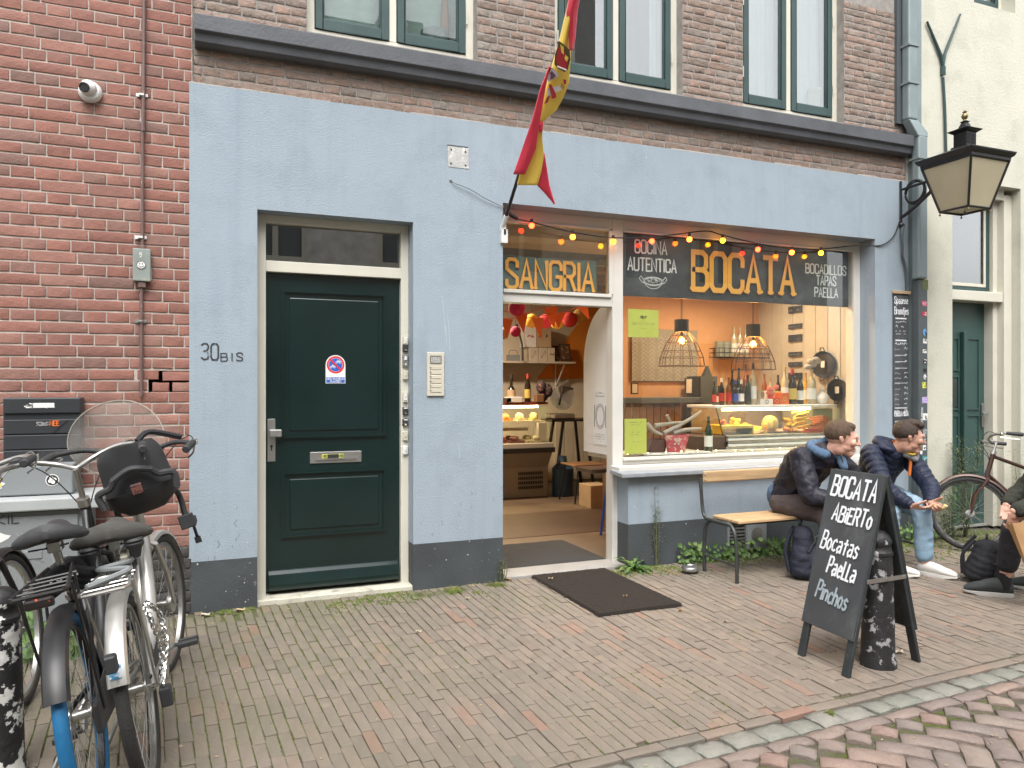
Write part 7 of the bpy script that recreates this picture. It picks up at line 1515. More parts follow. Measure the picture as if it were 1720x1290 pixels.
MB().tube(bez([(-.2, .06, .79), (-.1, -.06, .80), (0, .05, .80), (.06, -.05, .80), (.12, 0, .81)], 6), .011, 8).build('bungee_cable', M['greyplastic'], silver, local=True)
# black bicycle's lock pouch and bell
t = bike_thing(black, 'lock_bag', 'black cloth covered chain lock with white letters wrapped under the saddle', 'lock')
b = MB(); [b.tube([(.21 + .02 * k + .075 * math.cos(a), .075 * math.sin(a), .79 - .03 * k + .02 * math.cos(a * 2)) for a in [q * .45 for q in range(14)]], .021, 8, closed=True) for k in range(3)]
b.build('lock_cover', M['bag'], t, local=True)
b = MB(); text_mb(b, 'AXA', (.125, .04, .775), (0, -1, .15), (.1, 0, 1), .03, width=.085, wt=.26); b.build('white_letters', M['paper'], t, local=True)
p = KB_['cp'] + V((-.03, .2, .075)); MB(StB).lathe([(0, 0), (.026, 0), (.026, .012), (.014, .024), (0, .026)], p, n=18).build('bell', M['blackp'], black, local=True)
for yy in (-.018, .018): MB().cyl((-.405, yy, .30), (-.41, yy, .30), .006, 8).build('bolt', M['plastic'], black, local=True)

# ================================================================== BOLLARDS
def bollard(x, y, label, m, h=.70):
    t = thing('bollard', label, 'bollard', (x, y, 0), 'cast iron bollards along the pavement edge')
    MB().lathe([(0, -.05), (.092, -.05), (.090, .03), (.083, .05), (.072, .50), (.068, .57), (.0725, .575), (.0725, .59), (.066, .597), (.064, .625), (.068, .632), (.068, .648), (.058, .672), (.035, .693), (0, .70)], (x, y, 0), n=30).build('post', m, t)
bollard(3.225, -2.31, 'black bollard with flaking paint standing inside the chalkboard sign', M['bollard'])
pL_ = atd(-2, 1302, 2.80); bollard(pL_.x, pL_.y, 'black and white peeling bollard at the left edge beside the bicycles', M['bollard2'])

# ================================================================== A-BOARD
t = thing('sandwich_board', 'folding chalkboard sign listing bocatas, paella and pinchos on the pavement', 'chalkboard sign', (3.17, -2.2, 0))
FL, FR, BR = V((2.944, -2.034, 0)), V((2.932, -2.395, 0)), V((3.467, -2.369, 0)); BL = FL + (BR - FR)
TL, TR = atd(1386, 795, 3.98), atd(1497, 806, 3.70)
# keep the apex level and square with the feet
mid = (FL + FR + BR + BL) / 4; wdir = (FR - FL).normalized(); hw = (FR - FL).length / 2
ap = V((mid.x, mid.y, 0)); H_ = .985
TLf, TRf = ap - wdir * hw + V((0, 0, H_)), ap + wdir * hw + V((0, 0, H_))
def panel(A, B_, TA, TB, front):
    # legs full length, board over the upper 84 %
    out = (B_ - A).normalized().cross((TA - A).normalized()); out = out if out.dot(A - mid) > 0 else -out
    wv = (B_ - A).normalized()
    for P, Q, s_ in ((A, TA, 1), (B_, TB, -1)):
        MB().obox((P + Q) / 2 + wv * s_ * .024 - out * .011, wv * .024, out * .010, (Q - P) / 2).build('leg', M['aframe'], t, bevel=.003)
    k = .175; pts = [A.lerp(TA, k), B_.lerp(TB, k), TB, TA]
    bd = MB().prism([p - out * .001 for p in pts], out * .010).build('chalkboard', M['chalk'] if front else M['aframe'], t, bevel=.002)
    fr_ = MB()
    for P, Q in ((pts[0], pts[3]), (pts[1], pts[2])): fr_.tube([P + out * .0095, Q + out * .0095], .0035, 4)
    fr_.build('edge_trim', M['aframe'], bd)
    return out, pts, bd
outF, ptsF, bdF = panel(FL, FR, TLf, TRf, True); outB, ptsB, bdB = panel(BL, BR, TLf + V((.012, 0, 0)), TRf + V((.012, 0, 0)), False)
org_ = ptsF[0] + outF * .0115; ux = (ptsF[1] - ptsF[0]).normalized(); uy = (ptsF[3] - ptsF[0]).normalized(); Wb, Hb = (ptsF[1] - ptsF[0]).length, (ptsF[3] - ptsF[0]).length
def chalk(txt, fx, fy, h, fw, m, wt=.13, sl=.12, rot=0, jit=.06, name='chalk_word'):
    b = MB(); ux2 = (ux * math.cos(rot) + uy * math.sin(rot)); uy2 = (uy * math.cos(rot) - ux * math.sin(rot))
    text_mb(b, txt, org_ + ux * Wb * fx + uy * Hb * fy, ux2, uy2, h * Hb, width=fw * Wb, wt=wt, jit=jit, slant=sl, gap=.2); o = b.build(name, m, bdF); return o
random.seed(3)
chalk('BOCATA', .09, .835, .125, .84, M['chalkw'], .135, .08, R(-1)); chalk('ABiERTo', .20, .675, .10, .74, M['chalkw'], .145, .12, R(-1))
chalk('Bocatas', .08, .49, .11, .72, M['chalkw'], .12, .1, R(-3)); chalk('Paella', .29, .345, .105, .54, M['chalkw'], .135, .08, R(-4)); chalk('Pinchos', .17, .18, .105, .61, M['chalkg'], .14, .08, R(-5))
b = MB(); a_, c_ = FR.lerp(TRf, .47), BR.lerp(TRf, .47); b.obox((a_ + c_) / 2 + wdir * .006, (c_ - a_) / 2, wdir * .0015, (0, 0, .011)); b.build('hinge_strap', M['alu'], t)
b = MB(); [b.cyl(a_.lerp(c_, q) + wdir * .005, a_.lerp(c_, q) + wdir * .012, .006, 8) for q in (.05, .5, .95)]; b.build('rivet', M['steel'], t, kind='stuff')

# ================================================================== BENCH
t = thing('bench', 'bench with pale wooden seat and back on grey bent steel tubes', 'bench', (4.6, -.5, 0))
bx0, bx1 = 3.62, 5.50
MB().box(bx0 + .0, bx1, -.295, -.272, .685, .775).build('backrest_slat', M['wood'], t, bevel=.012, seg=3)
for k in range(3): MB().box(bx0 + .02, bx1 - .02, -.69 + k * .108, -.59 + k * .108, .423, .445).build('seat_slat', M['wood'], t, bevel=.004)
for i, x_ in enumerate((3.60, 4.55, 5.50)):
    MB().tube(bez([(x_, -.275, .72), (x_, -.29, .60), (x_, -.31, .47), (x_, -.35, .420), (x_, -.45, .412), (x_, -.60, .412), (x_, -.66, .40), (x_, -.70, .34), (x_, -.715, .2), (x_, -.72, .0)], 5), .0145, 10).build('leg', M['bench'], t)
    MB().tube(bez([(x_ + .03, -.45, .41), (x_ + .02, -.38, .405), (x_ + .01, -.33, .34), (x_ + .005, -.32, .2), (x_, -.33, .0)], 5), .0145, 10).build('leg', M['bench'], t)
    MB().tube([(x_, -.33, .13), (x_, -.71, .12)], .009, 8).build('brace', M['bench'], t)
    for z_ in (.71, .75): MB().ball((x_ + .03, -.297, z_), .008, n=8, m=5).build('bolt', M['steel'], t)
MB().tube([(bx0, -.60, .405), (bx1, -.60, .405)], .011, 8).build('rail', M['bench'], t)
# wall vent behind the bench, bowl
t = thing('wall_vent', 'grey wall vent with slatted left half and round knob under the bench', 'vent', (4.23, -.03, .05))
MB().box(4.24, 4.44, -.06, -.022, .06, .30).build('cover', M['greyplastic'], t, bevel=.004)
for k in range(8): MB().box(4.06, 4.235, -.045, -.022, .065 + k * .029, .078 + k * .029).build('slat', M['alu'], t)
[MB().box(a_, a_ + .012, -.045, -.022, .05, .30).build('side_bar', M['greyplastic'], t) for a_ in (4.05, 4.227)]; MB().cyl((4.33, -.06, .19), (4.33, -.066, .19), .055, 24).build('knob', M['alu'], t, bevel=.003)
one('bowl', M['steel'], 'small rounded steel ashtray bowl on the pavement left of the bench', 'bowl', lambda b: b.lathe([(0, 0), (.04, 0), (.068, .022), (.070, .034), (.062, .048), (.045, .054), (.042, .050), (.05, .04), (0, .012)], (3.47, -.33, .002), n=26))

# ================================================================== PEOPLE
random.seed(77)
def cap_mesh(b, p, q, r0, r1, n=14, flat=1.0, up=None):
    """closed tapered capsule; flat squashes it across the direction 'up'"""
    p, q = V(p), V(q); d = q - p; L_ = d.length
    if L_ < 1e-5: d = V((0, 0, 1)); L_ = 1e-5
    d.normalize(); x, y, _ = basis(d)
    if up is not None:
        y = V(up) - d * V(up).dot(d); y.normalize(); x = y.cross(d)
    vs = []; rings = []
    for k in range(5): a = -math.pi / 2 + math.pi / 2 * k / 4; rings.append((r0 * math.cos(a) + 1e-4, r0 * math.sin(a)))
    for k in range(1, 4): t = k / 4; rings.append((r0 + (r1 - r0) * t, L_ * t))
    for k in range(5): a = math.pi / 2 * k / 4; rings.append((r1 * math.cos(a) + 1e-4, L_ + r1 * math.sin(a)))
    for rr, h in rings:
        for j in range(n):
            a = 2 * math.pi * j / n; vs.append(p + d * h + x * (rr * math.cos(a)) + y * (rr * flat * math.sin(a)))
    k = len(rings); b.add(vs, [(i * n + j, i * n + (j + 1) % n, (i + 1) * n + (j + 1) % n, (i + 1) * n + j) for i in range(k - 1) for j in range(n)] + [tuple(range(n - 1, -1, -1)), tuple((k - 1) * n + j for j in range(n))])
def melt(b, name, m, parent, voxel=.006, smooth=4, wrinkle=None, label=None):
    """fuse overlapping closed volumes into one continuous skin"""
    off = OFF[parent.name]; me = bpy.data.meshes.new(name); me.from_pydata([tuple(V(p) - off) for p in b.v], [], b.f)
    bm = bmesh.new(); bm.from_mesh(me); bmesh.ops.recalc_face_normals(bm, faces=bm.faces); bm.to_mesh(me); bm.free()
    o = bpy.data.objects.new(name, me); C.objects.link(o)
    md = o.modifiers.new('r', 'REMESH'); md.mode = 'VOXEL'; md.voxel_size = voxel; sm = o.modifiers.new('s', 'SMOOTH'); sm.factor = .5; sm.iterations = smooth
    bpy.context.view_layer.update(); dg = bpy.context.evaluated_depsgraph_get(); ne = bpy.data.meshes.new_from_object(o.evaluated_get(dg)); o.modifiers.clear(); old = o.data; o.data = ne; bpy.data.meshes.remove(old); ne.name = name
    if wrinkle:
        ne.update(); nor = [v.normal.copy() for v in ne.vertices]
        for v, n_ in zip(ne.vertices, nor): v.co += n_ * wrinkle(v.co + off, n_)
    ne.materials.clear(); ne.materials.append(m); ne.polygons.foreach_set('use_smooth', [True] * len(ne.polygons))
    o.parent = parent; OFF[o.name] = V(off); return o
def folds(amp, sc, dirs=(1, 1, 1), amp2=.0):
    D = V(dirs)
    def f(p, n):
        q = V((p.x * sc * D.x, p.y * sc * D.y, p.z * sc * D.z)); a = noise.noise(q); b_ = noise.noise(q * 2.3 + V((5, 1, 2)))
        return amp * ((1 - abs(a) * 2.2) * .7 + b_ * .5) + amp2 * noise.noise(p * 40)
    return f
def frame_of(f, up=(0, 0, 1)):
    f = V(f).normalized(); r = f.cross(V(up)).normalized(); u = r.cross(f).normalized(); return f, r, u
def head_prims(b, c, f, u_hint=(0, 0, 1), s=1.0):
    """skull, jaw, nose, brow, lips, chin, ears around centre c looking along f"""
    f, r, u = frame_of(f, u_hint); P = lambda x, y, z: c + (f * x + r * y + u * z) * s
    M3 = Matrix((r, f, u)).transposed()
    E = lambda x, y, z, rx, ry, rz, m=M3: b.ball(P(x, y, z), rx * s, ry * s, rz * s, 18, 12, M3=m)
    E(-.012, 0, .032, .076, .094, .083); E(.03, 0, .0, .062, .068, .088); cap_mesh(b, P(.02, 0, -.06), P(.062, 0, -.092), .045 * s, .026 * s); E(.022, 0, -.050, .056, .062, .042); E(-.005, 0, -.065, .052, .055, .05)
    cap_mesh(b, P(.088, -.032, .022), P(.088, .032, .022), .015 * s, .015 * s)      # brow
    cap_mesh(b, P(.090, 0, .018), P(.114, 0, -.026), .009 * s, .0135 * s); E(.098, .012, -.029, .009, .010, .008); E(.098, -.012, -.029, .009, .010, .008)  # nose
    cap_mesh(b, P(.066, -.038, -.018), P(.066, .038, -.018), .026 * s, .026 * s)   # cheeks
    cap_mesh(b, P(.087, -.018, -.055), P(.087, .018, -.055), .0085 * s, .0085 * s); cap_mesh(b, P(.085, -.014, -.068), P(.085, .014, -.068), .009 * s, .009 * s)  # lips
    E(.072, 0, -.090, .018, .016, .014)
    for s_ in (-1, 1):
        cap_mesh(b, P(-.014, s_ * .074, .012), P(-.006, s_ * .072, -.018), .0135 * s, .008 * s, flat=.5, up=r); cap_mesh(b, P(-.022, s_ * .079, .014), P(-.020, s_ * .077, -.002), .006 * s, .005 * s)
    return P, (f, r, u)
def eyes(P, s, root, col=(.05, .035, .02)):
    mi = mat('iris', col, .2, var=0) if 'iris' not in bpy.data.materials else bpy.data.materials['iris']; mw = mat('eye_white', (.6, .56, .53), .3, var=0) if 'eye_white' not in bpy.data.materials else bpy.data.materials['eye_white']
    for s_ in (-1, 1):
        e = MB().ball(P(.0785, s_ * .031, .002), .0115 * s, n=14, m=10).build('eye', mw, root); MB().ball(P(.086, s_ * .0315, .001), .0056 * s, n=10, m=8).build('iris', mi, e)
def eyebrows(P, root, m):
    for s_ in (-1, 1): MB().tube([P(.100, s_ * .014, .024), P(.097, s_ * .032, .031), P(.083, s_ * .050, .026)], [.003, .004, .002], 6).build('eyebrow', m, root)
def hand(b, w_, d, palm_n, thumb_side, curl=35, spread=5, s=1.0, curls=None, thumb_curl=20):
    """wrist w_, finger direction d, palm normal, side the thumb leaves from (+1/-1)"""
    d = V(d).normalized(); n = V(palm_n) - d * V(palm_n).dot(d); n.normalize(); sd = d.cross(n).normalized() * thumb_side
    P = lambda x, y, z: w_ + (d * x + sd * y + n * z) * s
    cap_mesh(b, P(.0, .0, 0), P(.035, 0, 0), .024 * s, .026 * s, flat=.75, up=n)
    for k, y in enumerate((.028, .010, -.009, -.027)): cap_mesh(b, P(.02, y * .8, 0), P(.082 - abs(k - 1) * .004, y, 0), .0135 * s, .0105 * s, flat=.9, up=n)
    Ls = ((.040, .025, .021), (.045, .029, .022), (.042, .027, .021), (.033, .020, .019))
    for k, y in enumerate((.029, .010, -.009, -.027)):
        p = P(.084 - abs(k - 1) * .004, y, 0); c_ = (curls[k] if curls else curl + k * 4); a = R(c_ * .6); dr = d; sp = R((1.5 - k) * spread)
        base = (d * math.cos(sp) + sd * math.sin(sp))
        for j, l in enumerate(Ls[k]):
            dr = base * math.cos(a) + n * math.sin(a); q = p + dr * l * s; cap_mesh(b, p, q, (.0092 - j * .0008) * s, (.0086 - j * .0009) * s, 10); p = q; a += R(c_)
    p = P(.012, .022, .004); t1 = (d * .62 + sd * .75 + n * .25).normalized(); q = p + t1 * .042 * s; cap_mesh(b, p, q, .015 * s, .0112 * s, 10)
    a = R(thumb_curl); t2 = (t1 * math.cos(a) + (n * .6 + d * .5 - sd * .3).normalized() * math.sin(a)).normalized(); q2 = q + t2 * .031 * s; cap_mesh(b, q, q2, .0108 * s, .0098 * s, 10); t3 = (t2 + d * .2 + n * .15).normalized(); cap_mesh(b, q2, q2 + t3 * .024 * s, .0098 * s, .0078 * s, 10)
def shoe(root, ankle, d, m, ms, L_=.28, name='shoe', laces=None):
    """ankle point above the heel, toe direction d on the ground"""
    d = V((d[0], d[1], 0)).normalized(); r = V((d.y, -d.x, 0)); h = V((ankle[0], ankle[1], 0)) - d * .05; P = lambda x, y, z: h + d * x + r * y + V((0, 0, z))
    b = MB(); b.smooth = True; vs = []; n = 16; secs = [(0, .018, .060), (.02, .034, .085), (.06, .039, .095), (.10, .040, .088), (.14, .043, .078), (.18, .047, .062), (.22, .046, .052), (.25, .038, .042), (.272, .018, .026)]
    if m is M['bshoe']: secs = [(x_, w_, h_ * 1.22) for x_, w_, h_ in secs]
    for x, hw, hh in secs:
        for k in range(n):
            a = 2 * math.pi * k / n; vs.append(P(x * L_ / .28, hw * math.cos(a), .018 + max(0, hh * (.5 + .5 * math.sin(a))) if math.sin(a) > -.99 else .018))
    k_ = len(secs); b.add(vs, [(i * n + j, i * n + (j + 1) % n, (i + 1) * n + (j + 1) % n, (i + 1) * n + j) for i in range(k_ - 1) for j in range(n)] + [tuple(range(n)), tuple((k_ - 1) * n + j for j in range(n - 1, -1, -1))])
    sh = b.build(name, m, root)
    b = MB(); b.smooth = True; vs = []; out = [(0, .024), (.02, .040), (.08, .043), (.14, .047), (.19, .052), (.24, .045), (.275, .022)]
    ring = [(x * L_ / .28, y) for x, y in out] + [(x * L_ / .28, -y) for x, y in reversed(out)]
    for z_, g in ((.0, .97), (.012, 1.0), (.028, .98)): vs += [P(.14 + (x - .14) * g - (.008 if g == 1 and x < .01 else 0), y * g, z_ + (.012 if x > .24 and z_ < .02 else 0)) for x, y in ring]
    n2 = len(ring); b.add(vs, [(i * n2 + j, i * n2 + (j + 1) % n2, (i + 1) * n2 + (j + 1) % n2, (i + 1) * n2 + j) for i in range(2) for j in range(n2)] + [tuple(range(n2 - 1, -1, -1)), tuple(2 * n2 + j for j in range(n2))]); b.build('sole', ms, sh)
    b = MB(); [b.tube([P(x, -.016, z_), P(x + .008, .016, z_)], .0028, 5) for x, z_ in ((.105, .104), (.122, .098), (.139, .090), (.156, .082))]; b.build('laces', laces or ms, sh)
def hair_cap(root, P, A, m, s=1.0, extra=(), fringe=.0, name='hair', low=-.01):
    """hair volume over the skull, cut along a hairline"""
    f, r, u = A; b = MB(); M3 = Matrix((r, f, u)).transposed(); b.ball(P(-.018, 0, .045), .083 * s, .098 * s, .085 * s, 22, 16, M3=M3)
    for q in extra: b.ball(P(*q[:3]), q[3] * s, q[4] * s, q[5] * s, 14, 10, M3=M3)
    c = P(0, 0, 0)
    # drop what would lie over the face and ears
    o = melt(b, name, m, root, .005, 2, lambda p, n: .0014 * noise.noise(p * 70) + .0016 * noise.noise(V((p.x * 90, p.y * 90, p.z * 20))))
    bm = bmesh.new(); bm.from_mesh(o.data); off = OFF[root.name]; kill = []
    for v in bm.verts:
        q = (v.co + off) - c; x, y, z = q.dot(f) / s, q.dot(r) / s, q.dot(u) / s
        line = .066 + fringe if x > .045 else (.03 if x > .015 else (low + .0 if x > -.045 else -.055 + .2 * 0))
        if -.02 < x <= .03 and abs(y) > .05: line = max(line, -.01)
        if z < line: kill.append(v)
    bmesh.ops.delete(bm, geom=kill, context='VERTS'); bm.to_mesh(o.data); bm.free(); return o

def person(label, J, top, trou, skin, hairm, opt, loc):
    root = thing('person', label, 'person', loc); s = opt.get('hs', 1.0)
    # ---- body: one continuous skin
    b = MB(); P, A = head_prims(b, J['head'], J['face'], opt.get('up', (0, 0, 1)), s)
    nb = J['neck']; cap_mesh(b, nb, P(-.012, 0, -.04), .060, .058); cap_mesh(b, J['pelvis'], J['chest'], .12, .13); cap_mesh(b, J['chest'], nb, .12, .05)
    for k in 'RL':
        cap_mesh(b, J['chest'].lerp(J['sh' + k], .4), J['sh' + k], .07, .05); cap_mesh(b, J['sh' + k], J['el' + k], .046, .036); cap_mesh(b, J['el' + k], J['wr' + k], .036, .025)
        cap_mesh(b, J['pelvis'], J['hip' + k], .09, .08); cap_mesh(b, J['hip' + k], J['kn' + k], .072, .052); cap_mesh(b, J['kn' + k], J['an' + k], .052, .036); cap_mesh(b, J['an' + k], J['an' + k] + V((*V(J['toe' + k])[:2], 0)).normalized() * .10 - V((0, 0, .04)), .034, .026)
        hd_ = J.get('hand' + k)
        if hd_: hand(b, J['wr' + k], *hd_[:3], **(hd_[3] if len(hd_) > 3 else {}))
    def face(p, n):
        q = p - P(0, 0, 0); x, y, z = q.dot(A[0]) / s, q.dot(A[1]) / s, q.dot(A[2]) / s; d_ = 0
        for s_ in (-1, 1): d_ -= .0055 * math.exp(-(((y - s_ * .031) / .014) ** 2 + ((z - .002) / .009) ** 2)) * (x > .05)
        d_ -= .0012 * math.exp(-((z + .0615) / .0022) ** 2 - (y / .022) ** 2) * (x > .05); return d_
    melt(b, 'body', skin, root, .0046, 3, face); eyes(P, s, root); eyebrows(P, root, hairm)
    return root, P, A
def limbs(J, k, a, c, r): pass
H_ = V
# ---------- man 1
J = dict(pelvis=V((4.33, -.44, .545)), chest=V((4.31, -.64, .815)), neck=V((4.34, -.84, .945)), head=V((4.385, -.93, 1.05)), face=(.80, -.58, -.10))
J.update(shR=V((4.14, -.77, .905)), shL=V((4.50, -.76, .905)), elR=V((4.12, -.90, .635)), elL=V((4.62, -.93, .63)), wrR=V((4.34, -1.10, .60)), wrL=V((4.50, -1.12, .61)),
    hipR=V((4.23, -.50, .52)), hipL=V((4.43, -.50, .52)), knR=V((4.24, -.93, .50)), knL=V((4.50, -.94, .50)), anR=V((4.30, -1.0, .09)), anL=V((4.53, -.98, .09)), toeR=(0, -1, 0), toeL=(.1, -1, 0),
    handR=((.8, -.4, .1), (.1, -.2, .95), 1), handL=((-.7, -.4, .0), (.1, .2, .9), -1))
r1, P, A = person('man in a dark bomber jacket with blue hood leaning forward on the bench', J, None, None, M['skin2'], M['hair1'], dict(hs=1.10), (4.35, -.6, 0))
def jacket(root, J, m, w=folds(.010, 9, (1, 1, 1.4)), tk=1.0, name='jacket', vox=.008, belly=.155, armr=.066):
    b = MB(); pe, ch, ne = J['pelvis'], J['chest'], J['neck']
    lo = pe.lerp(ch, .12); cap_mesh(b, lo, ch, belly * tk, .165 * tk, 20, .82, up=(ch - pe).cross(V((1, 0, 0)))); cap_mesh(b, ch, ne - (ne - ch) * .15, .155 * tk, .10 * tk, 20)
    for s_, k in ((1, 'R'), (-1, 'L')):
        cap_mesh(b, ch.lerp(J['sh' + k], .3), J['sh' + k], .13 * tk, .078 * tk); cap_mesh(b, J['sh' + k], J['el' + k], .078 * tk, armr * tk); cap_mesh(b, J['el' + k], J['wr' + k] - (J['wr' + k] - J['el' + k]).normalized() * .035, armr * tk, .044 * tk)
        cap_mesh(b, ch.lerp(lo, .5), ch.lerp(J['sh' + k], .75), .12, .09)
    return melt(b, name, m, root, vox, 5, w)
def trousers(root, J, m, w=folds(.007, 10), name='trousers', rk=.072, ra=.058, cuff=.06):
    b = MB(); pe = J['pelvis']; cap_mesh(b, pe + V((0, 0, .06)), pe - V((0, 0, .01)), .135, .14, 20)
    for k in 'RL':
        cap_mesh(b, pe.lerp(J['hip' + k], .8), J['hip' + k], .12, .108, 18); cap_mesh(b, J['hip' + k], J['kn' + k], .104, rk, 18); e = J['an' + k] + (J['kn' + k] - J['an' + k]).normalized() * cuff; cap_mesh(b, J['kn' + k], e, rk, ra, 16)
    return melt(b, name, m, root, .008, 5, w)
jacket(r1, J, M['jack1'], folds(.017, 7.5, (1, 1, 1.1), .003), 1.05)
trousers(r1, J, M['trou1'], folds(.008, 9, (1, .8, 1.6)))
b = MB(); ne = J['neck']; f_, r_, u_ = A   # hood lying on the shoulders
for a in range(-150, 151, 20):
    q = ne + V((-.02, .03, .0)) + V((math.cos(R(a + 90)) * .085, math.sin(R(a + 90)) * .085, .02 + .035 * math.cos(R(a)))); b.ball(q, .036, n=10, m=7)
for k in range(5): b.ball(ne + V((-.05 + .02 * k, .06, .0 + .012 * (k % 3))), .05, .045, .04, n=10, m=7)
cap_mesh(b, ne + V((.05, -.06, .0)), ne + V((.05, -.11, -.10)), .035, .03); cap_mesh(b, ne + V((-.03, .07, .02)), ne + V((-.0, .02, .07)), .05, .045)
melt(b, 'hood', M['hood1'], r1, .007, 4, folds(.005, 14))
b = MB(); cap_mesh(b, J['pelvis'] + V((-.02, .03, .02)), J['pelvis'] + V((.01, .0, .06)), .132, .13, 20); melt(b, 'shirt_hem', M['hood1'], r1, .009, 3, folds(.004, 14))
MB().tube(bez([ne + V((.01, -.10, .02)), ne + V((.03, -.12, -.06)), ne + V((.02, -.10, -.16))], 6), .005, 6).build('zip', M['chrome'], r1)
hair_cap(r1, P, A, M['hair1'], 1.10, [(.03, 0, .092, .058, .052, .026), (.056, 0, .082, .048, .024, .020)], fringe=-.004)
for k in 'RL': shoe(r1, J['an' + k], J['toe' + k], M['bshoe'], M['sole'], .29)
# ---------- man 2
J2 = dict(pelvis=V((5.22, -.44, .545)), chest=V((5.13, -.60, .80)), neck=V((5.10, -.76, .935)), head=V((5.145, -.865, 1.035)), face=(.84, -.52, -.10))
J2.update(shR=V((4.93, -.70, .90)), shL=V((5.29, -.72, .90)), elR=V((4.86, -.90, .645)), elL=V((5.25, -.98, .65)), wrR=V((4.90, -1.10, .545)), wrL=V((5.06, -1.13, .56)),
    hipR=V((5.14, -.50, .52)), hipL=V((5.34, -.50, .52)), knR=V((4.86, -.95, .485)), knL=V((5.10, -1.02, .50)), anR=V((4.84, -.92, .10)), anL=V((5.10, -1.05, .09)), toeR=(.55, -.82, 0), toeL=(.3, -.9, 0),
    handR=((.62, -.62, -.15), (.3, .2, .9), 1, dict(curl=38, spread=1)), handL=((-.15, -.85, -.30), (-.75, .0, .5), -1, dict(curl=46, spread=1)))
r2, P2, A2 = person('man with glasses in a navy down jacket holding food on the bench', J2, None, None, M['skin'], M['hair2'], dict(hs=1.06), (5.2, -.65, 0))
bones = [(J2['pelvis'], J2['chest']), (J2['chest'], J2['neck'])] + [(J2['sh' + k], J2['el' + k]) for k in 'RL'] + [(J2['el' + k], J2['wr' + k]) for k in 'RL']
def quilt(p, n):
    best = None
    for a, c in bones:
        d = c - a; t = max(0, min(1, (p - a).dot(d) / d.length_squared)); q = (p - (a + d * t)).length
        if best is None or q < best[0]: best = (q, (p - a).dot(d) / d.length)
    w_ = abs(math.sin(best[1] * math.pi / .052)) ** .6; return .011 * w_ + .006 * noise.noise(p * 14) - .004
jacket(r2, J2, M['puffer'], quilt, 1.0, vox=.007, armr=.064)
trousers(r2, J2, M['jeans'], folds(.009, 9, (1, 1, 1.5)), rk=.070, ra=.060)
b = MB(); ne = J2['neck']
for a in range(-140, 141, 20): b.ball(ne + V((-.02, .03, .0)) + V((math.cos(R(a + 90)) * .08, math.sin(R(a + 90)) * .08, .03 + .04 * math.cos(R(a)))), .034, n=10, m=7)
for k in range(4): b.ball(ne + V((-.06 + .02 * k, .07, .03)), .055, .05, .045, n=10, m=7)
melt(b, 'hood', M['puffer'], r2, .007, 4, lambda p, n: .008 * abs(math.sin(p.z * 62 + p.x * 20)))
MB().tube(bez([ne + V((-.03, -.02, .075)), ne + V((.02, -.085, .03)), ne + V((.07, -.10, -.07)), ne + V((.06, -.10, -.20))], 6), [.012] * 19, 8).build('orange_lining', M['orlin'], r2)
b = MB(); cap_mesh(b, ne + V((.07, -.07, .0)), ne + V((.12, -.11, -.05)), .034, .028); cap_mesh(b, ne + V((.04, -.09, -.03)), ne + V((.10, -.12, -.07)), .03, .024); melt(b, 'grey_collar', M['greyh'], r2, .007, 3)
MB().tube(bez([ne + V((.0, -.08, .0)), ne + V((.05, -.13, -.03)), ne + V((.10, -.14, -.02))], 5), .009, 7).build('yellow_piping', mat('yellow_piping', (.55, .38, .05), .7), r2)
hair_cap(r2, P2, A2, M['hair2'], 1.06, [(.02, 0, .108, .066, .065, .036), (.065, .01, .10, .052, .032, .03), (.045, -.03, .105, .04, .04, .03), (-.06, 0, .05, .075, .052, .075), (-.01, -.055, .05, .026, .05, .05), (-.01, .055, .05, .026, .05, .05)], fringe=.002, low=-.005)
b = MB(); s2_ = 1.06   # round glasses
for s_ in (-1, 1):
    c_ = P2(.100, s_ * .032, -.002); b.tube([c_ + (A2[1] * math.cos(k * .449) * .0215 + A2[2] * math.sin(k * .449) * .019) * s2_ for k in range(14)], .0021, 5, closed=True); b.tube([P2(.098, s_ * .053, .004), P2(.05, s_ * .074, .006), P2(-.01, s_ * .082, .006)], .0015, 5)
b.tube([P2(.102, -.011, .002), P2(.108, 0, .006), P2(.102, .011, .002)], .0013, 5); b.build('glasses', M['chrome'], r2)
for k in 'RL': shoe(r2, J2['an' + k], J2['toe' + k], M['wshoe'], M['wshoe'], .29, laces=M['paper'])
for k in 'RL':
    a_, c_ = J2['an' + k] + V((0, 0, .055)), J2['an' + k] + V((0, 0, .10)); d_ = (J2['kn' + k] - J2['an' + k]).normalized(); MB().lathe([(.052, 0), (.063, .003), (.064, .038), (.054, .04)], J2['an' + k] + d_ * .05, tuple(d_), 22).build('jeans_cuff', M['jeans'], r2)
hp = J2['wrR'].lerp(J2['wrL'], .5) + V((.05, -.115, -.005)); 
one('sandwich', M['bread'], 'small piece of bread held in the clasped hands of the man with glasses', 'food', lambda b: (b.ball(hp, .045, .03, .022, n=12, m=8, M3=Matrix.Rotation(R(-50), 3, 'Z')), b.ball(hp + V((.02, -.03, .01)), .02, .018, .014, n=9, m=6)))
